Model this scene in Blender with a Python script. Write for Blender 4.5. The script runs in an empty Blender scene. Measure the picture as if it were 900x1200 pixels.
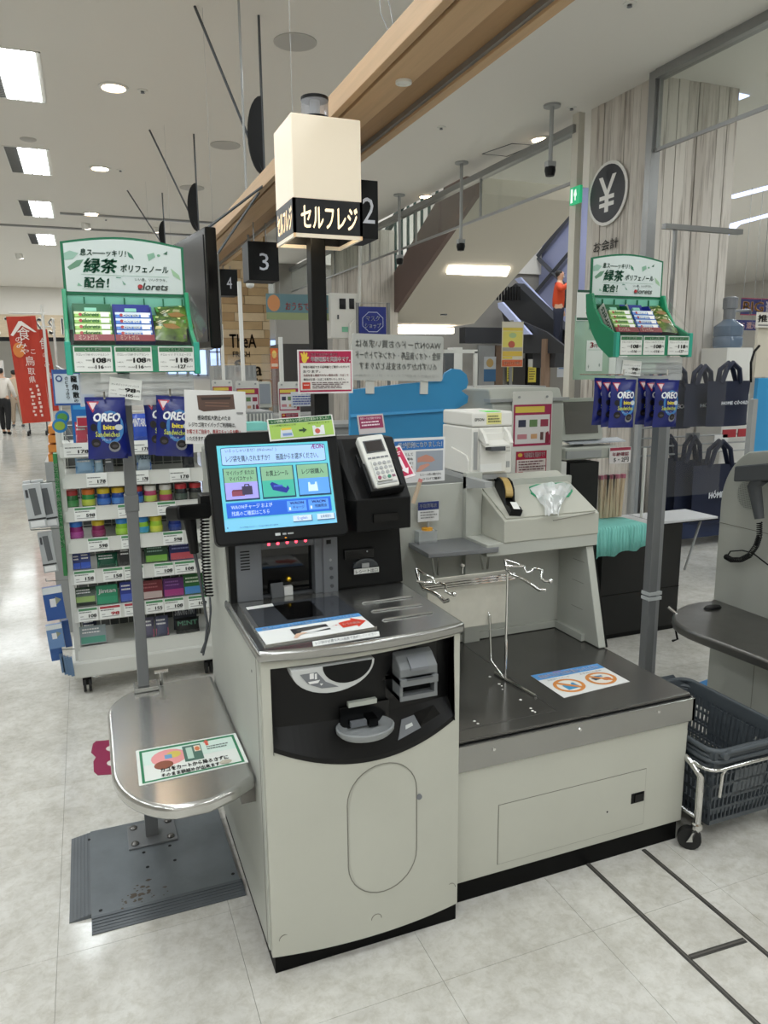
import bpy, bmesh, math, random
from mathutils import Vector, Matrix, Euler
random.seed(7)
SC = bpy.context.scene
COL = SC.collection
PI = math.pi
R = math.radians

# ---------------------------------------------------------------- camera
CAMH, FPX = 1.5, 875.0
def cam_axes(yaw, pitch, roll):
    f = Vector((math.sin(yaw)*math.cos(pitch), math.cos(yaw)*math.cos(pitch), -math.sin(pitch)))
    r = Vector((math.cos(yaw), -math.sin(yaw), 0.0))
    u = r.cross(f)
    return r*math.cos(roll)+u*math.sin(roll), -r*math.sin(roll)+u*math.cos(roll), f
AR, AU, AF = cam_axes(R(21.5), R(10.75), R(-0.5))
CPOS = Vector((0, 0, CAMH))
cam = bpy.data.cameras.new('camera')
cam.sensor_fit = 'VERTICAL'; cam.sensor_height = 36.0; cam.lens = FPX/1200*36.0
cam.clip_start = 0.05; cam.clip_end = 200
camo = bpy.data.objects.new('camera', cam); COL.objects.link(camo)
mw = Matrix((AR, AU, -AF)).transposed().to_4x4(); mw.translation = CPOS
camo.matrix_world = mw
SC.camera = camo

# surveying: where the sight line through an image point meets a plane of the place
def ray(x, y): return AF + AR*((x-450)/FPX) - AU*((y-600)/FPX)
def PZ(x, y, z=0.0):
    d = ray(x, y); return CPOS + d*((z-CAMH)/d.z)
def PY(x, y, Y):
    d = ray(x, y); return CPOS + d*(Y/d.y)
def PX(x, y, X):
    d = ray(x, y); return CPOS + d*(X/d.x)

# ---------------------------------------------------------------- world, exposure
w = bpy.data.worlds.new('world'); SC.world = w; w.use_nodes = True
w.node_tree.nodes['Background'].inputs[0].default_value = (0.90, 0.95, 1.0, 1)
w.node_tree.nodes['Background'].inputs[1].default_value = 0.55
SC.view_settings.view_transform = 'Standard'; SC.view_settings.look = 'None'
SC.view_settings.gamma = 1.0; SC.view_settings.use_curve_mapping = False
SC.view_settings.exposure = -0.40
SC.cycles.use_denoising = True
SC.cycles.max_bounces = 8; SC.cycles.diffuse_bounces = 4; SC.cycles.glossy_bounces = 4
SC.cycles.transmission_bounces = 8; SC.cycles.transparent_max_bounces = 16
SC.cycles.sample_clamp_indirect = 4.0
SC.cycles.caustics_reflective = False; SC.cycles.caustics_refractive = False

ZC = 3.9      # ceiling height
def area_light(x, y, z, sx, sy, watts, col=(0.925, 0.975, 1.0), name='ceiling_and_fill_lamp'):
    l = bpy.data.lights.new(name, 'AREA'); l.shape = 'RECTANGLE'; l.size = sx; l.size_y = sy
    l.energy = watts; l.color = col
    o = bpy.data.objects.new(name, l); COL.objects.link(o); o.location = (x, y, z)
    return o
# the store's rows of recessed fluorescent lamps (the row in the aisle is in view, the others carry on beside it and behind), then added fill lamps
LW = 30.0
for yy in (-4.2, -2.45, -0.7, 1.05, 2.8, 4.55, 6.28, 8.0, 9.8, 11.6, 13.4, 16, 19, 22):
    if yy < 5 or yy > 16: area_light(-0.35, yy, ZC-0.02, 0.45, 1.15, LW)
    if yy > 15:  # unseen fill lamps added to brighten the far aisle
        area_light(-1.5, yy, ZC-0.02, 1.4, 1.4, LW*1.1); area_light(1.2, yy+.8, ZC-0.02, 1.4, 1.4, LW*1.1)
    area_light(-3.2, yy, ZC-0.02, 0.55, 0.55, LW)
for yy in (-3.0, -1.0, 0.9, 4.2, 6.4, 8.6, 11.0):
    area_light(2.0, yy, ZC-0.02, 0.5, 0.5, LW*0.7)
for yy in (-3.0, -1.0, 1.0, 2.8):
    area_light(5.0, yy, ZC-0.02, 0.6, 0.6, LW*1.1)
for xx, yy in ((7.5, 3.0), (7.5, 5.0), (10.5, 4.5), (8.5, 7.5), (10, 8), (13, 7), (13.5, 11), (12, 10), (15.5, 14), (15, 5), (14, 18), (7.2, 18.0), (4.5, 18.0), (10.5, 18.0), (9, 24.0), (4, 20), (6, 20)):  # fill lamps added to lift the dim shop beyond the pillar
    area_light(xx, yy, ZC-0.02, 0.8, 0.8, LW*1.5)
for xx, yy in ((-4, 25), (-1.5, 26), (1, 26), (-3, 30), (0, 30), (2.5, 31), (-5.5, 21)):  # fill lamps added against the dark band under the far bulkhead
    area_light(xx, yy, ZC-0.02, 1.4, 1.4, LW*2.2)
for xx, yy in ((4.5, 8.0), (7.5, 10.5), (10, 13.5), (6.5, 14.5)):  # made-up lamps in the opening, added to brighten stairs and escalator
    area_light(xx, yy, 6.15, 1.2, 1.2, 130)

# ---------------------------------------------------------------- materials
def lin(h):
    h = h.lstrip('#'); c = [int(h[i:i+2], 16)/255 for i in (0, 2, 4)]
    return tuple(((v+0.055)/1.055)**2.4 if v > 0.04045 else v/12.92 for v in c)+(1.0,)
_m = {}
def mat(name, hexc, rough=0.5, metal=0.0, spot=0.0, scale=8.0, bump=0.0, bscale=60.0, stretch=None, emit=0.0, alpha=1.0, trans=0.0, coat=0.0, dark=None, rvar=0.0, objvar=0.0, spec=0.5, lo=0.33, hi=0.66):
    if name in _m: return _m[name]
    m = bpy.data.materials.new(name); m.use_nodes = True
    nt = m.node_tree; b = nt.nodes['Principled BSDF']
    c = lin(hexc)
    b.inputs['Base Color'].default_value = c
    b.inputs['Roughness'].default_value = rough
    b.inputs['Metallic'].default_value = metal
    b.inputs['Alpha'].default_value = alpha
    b.inputs['Specular IOR Level'].default_value = spec
    b.inputs['Transmission Weight'].default_value = trans
    b.inputs['Coat Weight'].default_value = coat
    if emit:
        b.inputs['Emission Color'].default_value = c; b.inputs['Emission Strength'].default_value = emit
    m.diffuse_color = c
    tc = mp = None
    def coords():
        nonlocal tc, mp
        if tc is None:
            tc = nt.nodes.new('ShaderNodeTexCoord'); mp = nt.nodes.new('ShaderNodeMapping')
            nt.links.new(tc.outputs['Object'], mp.inputs['Vector'])
            if stretch: mp.inputs['Scale'].default_value = stretch
        return mp.outputs['Vector']
    src = None
    if spot:
        n = nt.nodes.new('ShaderNodeTexNoise'); n.inputs['Scale'].default_value = scale; n.inputs['Detail'].default_value = 6; n.inputs['Roughness'].default_value = 0.62
        nt.links.new(coords(), n.inputs['Vector'])
        rp = nt.nodes.new('ShaderNodeValToRGB')
        d = lin(dark) if dark else tuple(v*(1-spot) for v in c[:3])+(1,)
        rp.color_ramp.elements[0].position = lo; rp.color_ramp.elements[0].color = d
        rp.color_ramp.elements[1].position = hi; rp.color_ramp.elements[1].color = c
        nt.links.new(n.outputs['Fac'], rp.inputs['Fac'])
        src = rp.outputs['Color']
        if rvar:
            mr = nt.nodes.new('ShaderNodeMapRange')
            mr.inputs['To Min'].default_value = rough+rvar; mr.inputs['To Max'].default_value = max(0.02, rough-rvar)
            nt.links.new(n.outputs['Fac'], mr.inputs['Value']); nt.links.new(mr.outputs['Result'], b.inputs['Roughness'])
    if objvar:
        oi = nt.nodes.new('ShaderNodeObjectInfo'); hs = nt.nodes.new('ShaderNodeHueSaturation')
        mr = nt.nodes.new('ShaderNodeMapRange'); mr.inputs['To Min'].default_value = 1-objvar; mr.inputs['To Max'].default_value = 1+objvar
        nt.links.new(oi.outputs['Random'], mr.inputs['Value']); nt.links.new(mr.outputs['Result'], hs.inputs['Value'])
        if src: nt.links.new(src, hs.inputs['Color'])
        else: hs.inputs['Color'].default_value = c
        src = hs.outputs['Color']
    if src: nt.links.new(src, b.inputs['Base Color'])
    if bump:
        n = nt.nodes.new('ShaderNodeTexNoise'); n.inputs['Scale'].default_value = bscale; n.inputs['Detail'].default_value = 3
        nt.links.new(coords(), n.inputs['Vector'])
        bp = nt.nodes.new('ShaderNodeBump'); bp.inputs['Strength'].default_value = bump; bp.inputs['Distance'].default_value = 0.002
        nt.links.new(n.outputs['Fac'], bp.inputs['Height']); nt.links.new(bp.outputs['Normal'], b.inputs['Normal'])
    _m[name] = m
    return m
def ink(h, rough=0.45): return mat('ink_'+h.lstrip('#'), h, rough)
def glow(h, s=1.0): return mat('glow_'+h.lstrip('#')+'_%d' % int(s*10), h, 0.5, emit=s)
def clear_mat(name, hexc='#ffffff', alpha=0.12, rough=0.05, refl=0.35):
    """thin clear plastic or glass: a mix of transparent and glossy"""
    if name in _m: return _m[name]
    m = bpy.data.materials.new(name); m.use_nodes = True; nt = m.node_tree
    for n in list(nt.nodes): nt.nodes.remove(n)
    out = nt.nodes.new('ShaderNodeOutputMaterial'); mx = nt.nodes.new('ShaderNodeMixShader')
    tr = nt.nodes.new('ShaderNodeBsdfTransparent'); tr.inputs[0].default_value = lin(hexc)
    df = nt.nodes.new('ShaderNodeBsdfDiffuse'); df.inputs[0].default_value = lin(hexc)
    gl = nt.nodes.new('ShaderNodeBsdfGlossy'); gl.inputs['Roughness'].default_value = rough
    fr = nt.nodes.new('ShaderNodeFresnel'); fr.inputs['IOR'].default_value = 1.35
    ml = nt.nodes.new('ShaderNodeMath'); ml.operation = 'MULTIPLY'; ml.inputs[1].default_value = refl; ml.use_clamp = True
    m2 = nt.nodes.new('ShaderNodeMixShader'); mx.inputs[0].default_value = alpha
    nt.links.new(fr.outputs[0], ml.inputs[0]); nt.links.new(ml.outputs[0], m2.inputs[0])
    nt.links.new(tr.outputs[0], mx.inputs[1]); nt.links.new(df.outputs[0], mx.inputs[2])
    nt.links.new(mx.outputs[0], m2.inputs[1]); nt.links.new(gl.outputs[0], m2.inputs[2]); nt.links.new(m2.outputs[0], out.inputs[0])
    _m[name] = m
    return m

BEIGE = mat('putty_enamel', '#bebeb3', 0.42, spot=0.04, scale=5, bump=0.03, bscale=300)
BEIGE2 = mat('putty_enamel_side', '#b8bab2', 0.45, spot=0.04, scale=5)
STEEL = mat('brushed_steel', '#a8a8a5', 0.25, 0.95, spot=0.1, scale=5, rvar=0.07, bump=0.03, bscale=240, stretch=(0.15, 1, 1))
TRAYST = mat('polished_tray_steel', '#cdcdca', 0.22, 0.95, spot=0.16, scale=4, rvar=0.08, stretch=(1, 0.5, 1))
STEELD = mat('worn_steel', '#7d7b78', 0.33, 0.85, spot=0.14, scale=4, rvar=0.1, bump=0.06, bscale=40)
CHROME = mat('chrome', '#d4d4d2', 0.12, 1.0)
BLACK = mat('black_plastic', '#08090a', 0.45, bump=0.04, bscale=500, spec=0.25)
BLACKG = mat('black_gloss', '#050506', 0.15, spec=0.35)
PLINTH = mat('black_plinth', '#050505', 0.55, spot=0.2, scale=30, spec=0.15)
GREYP = mat('grey_plastic', '#74777c', 0.45, bump=0.05, bscale=400)
GREYD = mat('dark_grey_plastic', '#4b4e52', 0.45)
GREYL = mat('light_grey_plastic', '#a3a5a5', 0.4)
WHITEP = mat('white_plastic', '#dadad4', 0.4)
PAPER = mat('white_paper', '#e8e9e6', 0.55)
POLEG = mat('grey_pole_paint', '#7c7e80', 0.38, 0.3, spot=0.08, scale=6)
DARKGLASS = mat('dark_glass', '#060607', 0.05)
CLEAR = clear_mat('clear_acrylic', '#ffffff', 0.015, 0.05, 0.2)
CLEARW = clear_mat('clear_acrylic_frosted', '#f4f6f6', 0.35, 0.25)
WRAP = clear_mat('plastic_wrap', '#f2f5f5', 0.3, 0.15)
GLASS = clear_mat('curtain_glass', '#f6f8f6', 0.025, 0.06, 0.10)
GREEN = mat('green_plastic', '#23976b', 0.35)
GREEND = mat('dark_green_plastic', '#12704d', 0.4)
MINT = mat('mint_plastic', '#7fc9b2', 0.35)
NAVY = mat('navy_print', '#1c2a6e', 0.35)
OREOB = mat('foil_blue', '#17247a', 0.28, bump=0.6, bscale=26, spot=0.25, scale=10)
WHITE_E = mat('white_enamel', '#e3e2dc', 0.4)
GREY_E = mat('grey_enamel', '#9b9d9c', 0.45, spot=0.06, scale=6)
BLUEP = mat('blue_partition', '#3a93c8', 0.4)
RUBBER = mat('black_rubber', '#161616', 0.6)

# ---------------------------------------------------------------- mesh helpers
class G:
    """collects geometry, links it as ONE mesh object"""
    def __init__(s): s.v = []; s.f = []; s.m = []; s.mats = []
    def mi(s, m):
        if m not in s.mats: s.mats.append(m)
        return s.mats.index(m)
    def add(s, vs, fs, m):
        k = len(s.v); i = s.mi(m)
        s.v += [tuple(v) for v in vs]
        for f in fs: s.f.append([a+k for a in f]); s.m.append(i)
        return s
    def box(s, x0, y0, z0, x1, y1, z1, m):
        vs = [(x, y, z) for z in (z0, z1) for y in (y0, y1) for x in (x0, x1)]
        return s.add(vs, [(0, 2, 3, 1), (4, 5, 7, 6), (0, 1, 5, 4), (2, 6, 7, 3), (0, 4, 6, 2), (1, 3, 7, 5)], m)
    def hexa(s, b, t, m):
        """b, t: four corners below and above in the same turn"""
        return s.add(list(b)+list(t), [(3, 2, 1, 0), (4, 5, 6, 7), (0, 1, 5, 4), (1, 2, 6, 5), (2, 3, 7, 6), (3, 0, 4, 7)], m)
    def prism(s, poly, ax, a, b, m):
        """polygon in the plane across axis ax ('x': (y,z), 'y': (x,z), 'z': (x,y)), from a to b"""
        def P(p, t):
            return {'x': (t, p[0], p[1]), 'y': (p[0], t, p[1]), 'z': (p[0], p[1], t)}[ax]
        n = len(poly)
        vs = [P(p, a) for p in poly]+[P(p, b) for p in poly]
        fs = [tuple(range(n))[::-1], tuple(range(n, 2*n))]+[(i, (i+1) % n, (i+1) % n+n, i+n) for i in range(n)]
        return s.add(vs, fs, m)
    def quad(s, a, b, c, d, m): return s.add([a, b, c, d], [(0, 1, 2, 3)], m)
    def tube(s, pts, r, m, seg=8, closed=False):
        pts = [Vector(p) for p in pts]; n = len(pts); k = len(s.v); i0 = s.mi(m); prev = None
        for i, p in enumerate(pts):
            a = pts[(i-1) % n] if closed or i > 0 else p
            b = pts[(i+1) % n] if closed or i < n-1 else p
            t = (b-a).normalized()
            if prev is None:
                ref = Vector((0, 0, 1)) if abs(t.z) < 0.9 else Vector((1, 0, 0)); u = t.cross(ref).normalized()
            else:
                u = prev-t*prev.dot(t); u = u.normalized() if u.length > 1e-6 else t.orthogonal().normalized()
            prev = u; v = t.cross(u)
            rr = r[i] if isinstance(r, (list, tuple)) else r
            for j in range(seg):
                a_ = 2*PI*j/seg; s.v.append(tuple(p+u*(rr*math.cos(a_))+v*(rr*math.sin(a_))))
        for i in range(n if closed else n-1):
            i2 = (i+1) % n
            for j in range(seg):
                j2 = (j+1) % seg
                s.f.append([k+i*seg+j, k+i*seg+j2, k+i2*seg+j2, k+i2*seg+j]); s.m.append(i0)
        if not closed:
            s.f.append([k+j for j in range(seg)][::-1]); s.m.append(i0)
            s.f.append([k+(n-1)*seg+j for j in range(seg)]); s.m.append(i0)
        return s
    def cyl(s, p0, p1, r, m, seg=12, r2=None):
        return s.tube([p0, p1], [r, r if r2 is None else r2], m, seg)
    def lathe(s, prof, c, m, seg=16, sx=1.0, sy=1.0):
        k = len(s.v); i0 = s.mi(m); n = len(prof)
        for (r, z) in prof:
            for j in range(seg):
                a = 2*PI*j/seg; s.v.append((c[0]+sx*r*math.cos(a), c[1]+sy*r*math.sin(a), c[2]+z))
        for i in range(n-1):
            for j in range(seg):
                j2 = (j+1) % seg
                s.f.append([k+i*seg+j, k+i*seg+j2, k+(i+1)*seg+j2, k+(i+1)*seg+j]); s.m.append(i0)
        if prof[0][0] > 1e-5: s.f.append([k+j for j in range(seg)][::-1]); s.m.append(i0)
        if prof[-1][0] > 1e-5: s.f.append([k+(n-1)*seg+j for j in range(seg)]); s.m.append(i0)
        return s
    def obj(s, name, parent=None, local=False, smooth=0, bev=0.0, seg=2, matrix=None, fix=True, solid=0.0, sub=0):
        me = bpy.data.meshes.new(name)
        vs = s.v
        if parent is not None and not local:
            o = wloc(parent); vs = [(a-o.x, b-o.y, c-o.z) for a, b, c in vs]
        me.from_pydata(vs, [], s.f)
        for m in s.mats: me.materials.append(m)
        me.polygons.foreach_set('material_index', s.m)
        if fix:
            bm = bmesh.new(); bm.from_mesh(me); bmesh.ops.recalc_face_normals(bm, faces=bm.faces); bm.to_mesh(me); bm.free()
        if smooth:
            me.polygons.foreach_set('use_smooth', [True]*len(me.polygons)); me.set_sharp_from_angle(angle=R(smooth))
        ob = bpy.data.objects.new(name, me); COL.objects.link(ob)
        if parent is not None: ob.parent = parent
        if matrix is not None: ob.matrix_local = matrix
        if solid:
            md = ob.modifiers.new('thickness', 'SOLIDIFY'); md.thickness = solid; md.offset = 0
        if bev:
            md = ob.modifiers.new('edges', 'BEVEL'); md.width = bev; md.segments = seg; md.limit_method = 'ANGLE'; md.angle_limit = R(35)
            md.harden_normals = False
        if sub:
            md = ob.modifiers.new('sub', 'SUBSURF'); md.levels = sub; md.render_levels = sub
        return ob
def wloc(o):
    v = Vector(o.location)
    while o.parent is not None: o = o.parent; v += Vector(o.location)
    return v
def tag(o, label=None, cat=None, group=None, kind=None):
    if label: o['label'] = label
    if cat: o['category'] = cat
    if group: o['group'] = group
    if kind: o['kind'] = kind
    return o
def thing(name, label, cat, loc=(0, 0, 0), group=None, rot=None, kind=None):
    o = bpy.data.objects.new(name, None); COL.objects.link(o); o.location = loc; o.empty_display_size = 0.05
    if rot: o.rotation_euler = rot
    return tag(o, label, cat, group, kind)
def kids(o): return [c for c in bpy.data.objects if c.parent == o]
def copy_tree(o, parent=None):
    c = o.copy(); COL.objects.link(c); c.parent = parent
    for ch in o.children: copy_tree(ch, c)
    return c
def rrect(x0, z0, x1, z1, r, n=4):
    pts = []
    for cx, cz, a0 in ((x1-r, z1-r, 0), (x0+r, z1-r, 90), (x0+r, z0+r, 180), (x1-r, z0+r, 270)):
        for i in range(n+1):
            a = R(a0+90*i/n); pts.append((cx+r*math.cos(a), cz+r*math.sin(a)))
    return pts

# ---------------------------------------------------------------- lettering and flat print
_tc = {}
def glyphs(txt, bold=0.0, shear=0.0):
    k = (txt, bold, shear)
    if k in _tc: return _tc[k]
    c = bpy.data.curves.new('lettering', 'FONT'); c.body = txt; c.resolution_u = 2 if len(txt) < 9 else 1; c.shear = shear
    c.fill_mode = 'FRONT'
    o = bpy.data.objects.new('lettering', c)
    me = bpy.data.meshes.new_from_object(o)
    vs = [(v.co.x, v.co.y) for v in me.vertices]; fs = [tuple(p.vertices) for p in me.polygons]
    if bold > .0045:
        n = len(vs); b = bold*1.5; v0, f0 = vs, fs; vs, fs = [], []
        for k, (dx, dy) in enumerate(((-b, -b*.5), (b, b*.5), (b*.2, -b*.8))):
            vs += [(x+dx, y+dy) for x, y in v0]; fs += [tuple(i+k*n for i in f) for f in f0]
    bpy.data.objects.remove(o); bpy.data.curves.remove(c); bpy.data.meshes.remove(me)
    if vs:
        x0 = min(v[0] for v in vs); x1 = max(v[0] for v in vs); y0 = min(v[1] for v in vs); y1 = max(v[1] for v in vs)
        sx = max(x1-x0, 1e-6); sy = max(y1-y0, 1e-6)
        vs = [((a-x0)/sx, (b-y0)/sy) for a, b in vs]
    _tc[k] = (vs, fs)
    return _tc[k]
def ell(u, v, ru, rv, n=16, a0=0, a1=360):
    return [(u+ru*math.cos(R(a0+(a1-a0)*i/n)), v+rv*math.sin(R(a0+(a1-a0)*i/n))) for i in range(n+(0 if a1-a0 >= 360 else 1))]
def prints(g, w, h, items, y=-0.002, step=0.00025, lit=0.0, flip=False):
    """items in (u, v) of a w x h face that looks towards -Y, u from its left, v from its top.
    r: rectangle, p: polygon, t: text filling a box"""
    def P(u, v, yy): return ((u-0.5)*w*(-1 if flip else 1), yy, (0.5-v)*h)
    for i, it in enumerate(items):
        yy = y-i*step; k = it[0]
        if k == 'r':
            _, u0, v0, u1, v1, c = it[:6]; m = glow(c, lit) if lit else ink(c)
            g.add([P(u0, v1, yy), P(u1, v1, yy), P(u1, v0, yy), P(u0, v0, yy)], [(0, 1, 2, 3)], m)
        elif k == 'p':
            m = glow(it[2], lit) if lit else ink(it[2]); n = len(it[1])
            g.add([P(u, v, yy) for u, v in it[1]], [tuple(range(n))], m)
        elif k == 't':
            _, u0, v0, u1, v1, t, c = it[:7]; m = glow(c, lit) if lit else ink(c)
            vs, fs = glyphs(t, it[7] if len(it) > 7 else 0.0, it[8] if len(it) > 8 else 0.0)
            g.add([P(u0+(u1-u0)*a, v1+(v0-v1)*b, yy) for a, b in vs], fs, m)
    return g
def M4(loc, rx=0, ry=0, rz=0):
    return Matrix.Translation(Vector(loc)) @ Euler((R(rx), R(ry), R(rz)), 'XYZ').to_matrix().to_4x4()
def sign(name, label, cat, w, h, items, loc, rx=0, ry=0, rz=0, t=0.003, base='#ebece8', group=None, parent=None, lit=0.0, m=None, border=None, kind=None, rad=0, step=0.00025):
    """a flat board of real thickness with its print; one mesh with several materials"""
    g = G(); bm = m or ink(base)
    if rad: g.prism(rrect(-w/2, -h/2, w/2, h/2, rad), 'y', -t/2, t/2, bm)
    else: g.box(-w/2, -t/2, -h/2, w/2, t/2, h/2, bm)
    prints(g, w, h, items, y=-t/2-0.0004, lit=lit, step=step)
    o = g.obj(name, parent, local=True, fix=False)
    if parent is not None: loc = Vector(loc)-wloc(parent)
    o.matrix_local = M4(loc, rx, ry, rz)
    if label: tag(o, label, cat, group, kind)
    return o
def pxsign(name, label, cat, x0, y0, x1, y1, Y, items, **k):
    """a board facing the front at depth Y whose corners were surveyed"""
    a = PY(x0, y1, Y); b = PY(x1, y1, Y); c = PY(x0, y0, Y); d = PY(x1, y0, Y)
    wd = ((b.x+d.x)-(a.x+c.x))/2; hh = ((c.z+d.z)-(a.z+b.z))/2
    return sign(name, label, cat, wd, hh, items, ((a.x+b.x+c.x+d.x)/4, Y, (a.z+b.z+c.z+d.z)/4), **k)
def lines(u0, v0, u1, v1, n, c, fill=0.45, rag=0.25):
    """rows of print too small to read"""
    out = []; rnd = random.Random(int(1000*(u0+v0*3+n)))
    for i in range(n):
        a = v0+(v1-v0)*i/n; x = u0
        end = u1-(u1-u0)*rag*rnd.random()
        while x < end-0.01:
            l = (u1-u0)*rnd.uniform(0.05, 0.16); out.append(('r', x, a, min(x+l, end), a+(v1-v0)/n*fill, c)); x += l+(u1-u0)*0.02
    return out
# ================================================================ THE SETTING
def floor_material():
    m = bpy.data.materials.new('vinyl_stone_floor'); m.use_nodes = True; nt = m.node_tree; b = nt.nodes['Principled BSDF']
    geo = nt.nodes.new('ShaderNodeNewGeometry')
    def noise(sc, det, rough=0.6, dist=0.0):
        n = nt.nodes.new('ShaderNodeTexNoise'); n.inputs['Scale'].default_value = sc; n.inputs['Detail'].default_value = det; n.inputs['Roughness'].default_value = rough; n.inputs['Distortion'].default_value = dist
        nt.links.new(geo.outputs['Position'], n.inputs['Vector']); return n
    def ramp(n, a, ca, c, cc):
        r = nt.nodes.new('ShaderNodeValToRGB'); r.color_ramp.elements[0].position = a; r.color_ramp.elements[0].color = lin(ca)
        r.color_ramp.elements[1].position = c; r.color_ramp.elements[1].color = lin(cc); nt.links.new(n.outputs['Fac'], r.inputs['Fac']); return r
    r1 = ramp(noise(4.5, 10, 0.72, 0.25), 0.36, '#c2bfb7', 0.62, '#d9d7d1')
    r2 = ramp(noise(30, 8, 0.75, 0.4), 0.30, '#d6d2c8', 0.56, '#ffffff')
    mx = nt.nodes.new('ShaderNodeMix'); mx.data_type = 'RGBA'; mx.blend_type = 'MULTIPLY'; mx.inputs[0].default_value = 0.6
    nt.links.new(r1.outputs[0], mx.inputs[6]); nt.links.new(r2.outputs[0], mx.inputs[7])
    oi = nt.nodes.new('ShaderNodeObjectInfo'); mr = nt.nodes.new('ShaderNodeMapRange'); mr.inputs['To Min'].default_value = 0.985; mr.inputs['To Max'].default_value = 1.012
    hs = nt.nodes.new('ShaderNodeHueSaturation')
    nt.links.new(oi.outputs['Random'], mr.inputs['Value']); nt.links.new(mr.outputs[0], hs.inputs['Value']); nt.links.new(mx.outputs[2], hs.inputs['Color'])
    nt.links.new(hs.outputs[0], b.inputs['Base Color'])
    rr = nt.nodes.new('ShaderNodeMapRange'); rr.inputs['To Min'].default_value = 0.17; rr.inputs['To Max'].default_value = 0.06
    nt.links.new(noise(2.0, 4).outputs['Fac'], rr.inputs['Value']); nt.links.new(rr.outputs[0], b.inputs['Roughness'])
    bp = nt.nodes.new('ShaderNodeBump'); bp.inputs['Strength'].default_value = 0.035; bp.inputs['Distance'].default_value = 0.01
    nt.links.new(noise(5, 2).outputs['Fac'], bp.inputs['Height']); nt.links.new(bp.outputs[0], b.inputs['Normal'])
    return m
FLOOR = floor_material()
SEAM = mat('floor_seam_dirt', '#b9b5ac', 0.5)
TS, TX0, TY0, TNX, TNY = 0.45, -1.53, 0.55, 13, 11
g = G()
X0, X1, Y0, Y1 = -9, 18, -5, 36
tx1 = TX0+TS*TNX; ty1 = TY0+TS*TNY
for a in ((X0, Y0, X1, TY0), (X0, ty1, X1, Y1), (X0, TY0, TX0, ty1), (tx1, TY0, X1, ty1)): g.box(a[0], a[1], -0.05, a[2], a[3], 0, FLOOR)
g.box(TX0, TY0, -0.05, tx1, ty1, -0.0035, SEAM)
floor = tag(g.obj('floor'), 'pale mottled stone-look polished floor of the store', kind='structure')
tg = G(); e = 0.0003
tg.hexa([(e, e, -0.003), (TS-e, e, -0.003), (TS-e, TS-e, -0.003), (e, TS-e, -0.003)], [(e+.0003, e+.0003, 0), (TS-e-.0003, e+.0003, 0), (TS-e-.0003, TS-e-.0003, 0), (e+.0003, TS-e-.0003, 0)], FLOOR)
tile0 = tg.obj('floor_tile', floor); first = True
for i in range(TNX):
    for j in range(TNY):
        t = tile0 if first else tile0.copy()
        if not first: COL.objects.link(t); t.parent = floor
        first = False; t.location = (TX0+TS*i, TY0+TS*j, 0)

CEILM = mat('ceiling_paint', '#e4e1da', 0.85)
CEILP = mat('far_ceiling_paint', '#d9d2cc', 0.85)
OX, OY0, OY1, OX1 = 4.68, 8.96, 17.2, 13.0       # opening over the stairs
g = G()
for a in ((X0, Y0, OX, 24.1), (OX, Y0, X1, OY0), (OX1, OY0, X1, Y1), (OX, OY1, OX1, Y1), (X0, 24.1, OX, Y1), (8.2, OY0, OX1, 11.0), (10.2, 11.0, OX1, 13.5)):
    g.box(a[0], a[1], ZC, a[2], a[3], ZC+0.12, CEILM)
g.box(OX, OY0, 7.2, OX1, OY1, 7.3, CEILM)
for a in ((OX-.05, OY0, OX, OY1), (OX1, OY0, OX1+.05, OY1), (OX, OY0-.05, OX1, OY0), (OX, OY1, OX1, OY1+.05)):
    g.box(a[0], a[1], ZC+0.121, a[2], a[3], 7.2, CEILM)
ceil = tag(g.obj('ceiling'), 'flat white painted store ceiling with an opening over the stairs', kind='structure')
WALLP = mat('wall_paint', '#d8d4cc', 0.8); WALLG = mat('far_wall_paint', '#b9b4ab', 0.8)
tag(G().box(X0-.1, Y0, 0, X0, Y1, ZC+.1, WALLP).obj('wall_left'), 'white side wall of the store', kind='structure')
tag(G().box(X1, Y0, 0, X1+.1, Y1, ZC+.1, WALLP).obj('wall_right'), 'white side wall of the store', kind='structure')
tag(G().box(X0, Y0-.1, 0, X1, Y0, ZC+.1, WALLP).obj('wall_front'), 'white wall behind the checkout area', kind='structure')
tag(G().box(X0, Y1, 0, X1, Y1+.1, ZC+.1, WALLP).obj('wall_back'), 'bright white wall at the far end of the aisle', kind='structure')

# bulkhead over the far aisle with its wood band and letters
TAN = mat('pale_wood_band', '#c9b79b', 0.6, spot=0.2, scale=3, stretch=(1, 1, 9))
g = G().box(-8.9, 24.0, 3.13, 2.4, 24.2, ZC, WALLP)
bh = tag(g.obj('wall_bulkhead'), 'white bulkhead above the far aisle with a wood band', kind='structure')
G().box(-8.9, 23.96, 2.51, 2.4, 24.2, 3.13, TAN).obj('wood_band', bh)
G().box(-8.9, 23.94, 2.40, 2.4, 24.2, 2.51, BLACK).obj('black_trim', bh)
a = PY(-30, 386, 23.9); b = PY(75, 386, 23.9)
gl = G(); prints(gl, b.x-a.x, 0.48, [('t', 0, 0, 1, 1, 'E A T  I S S I', '#f4f1ea', 0.02)], y=0)
gl.obj('letters', bh, local=True, matrix=Matrix.Translation(Vector(((a.x+b.x)/2, 23.94, 2.82))), solid=0.03)

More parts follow.
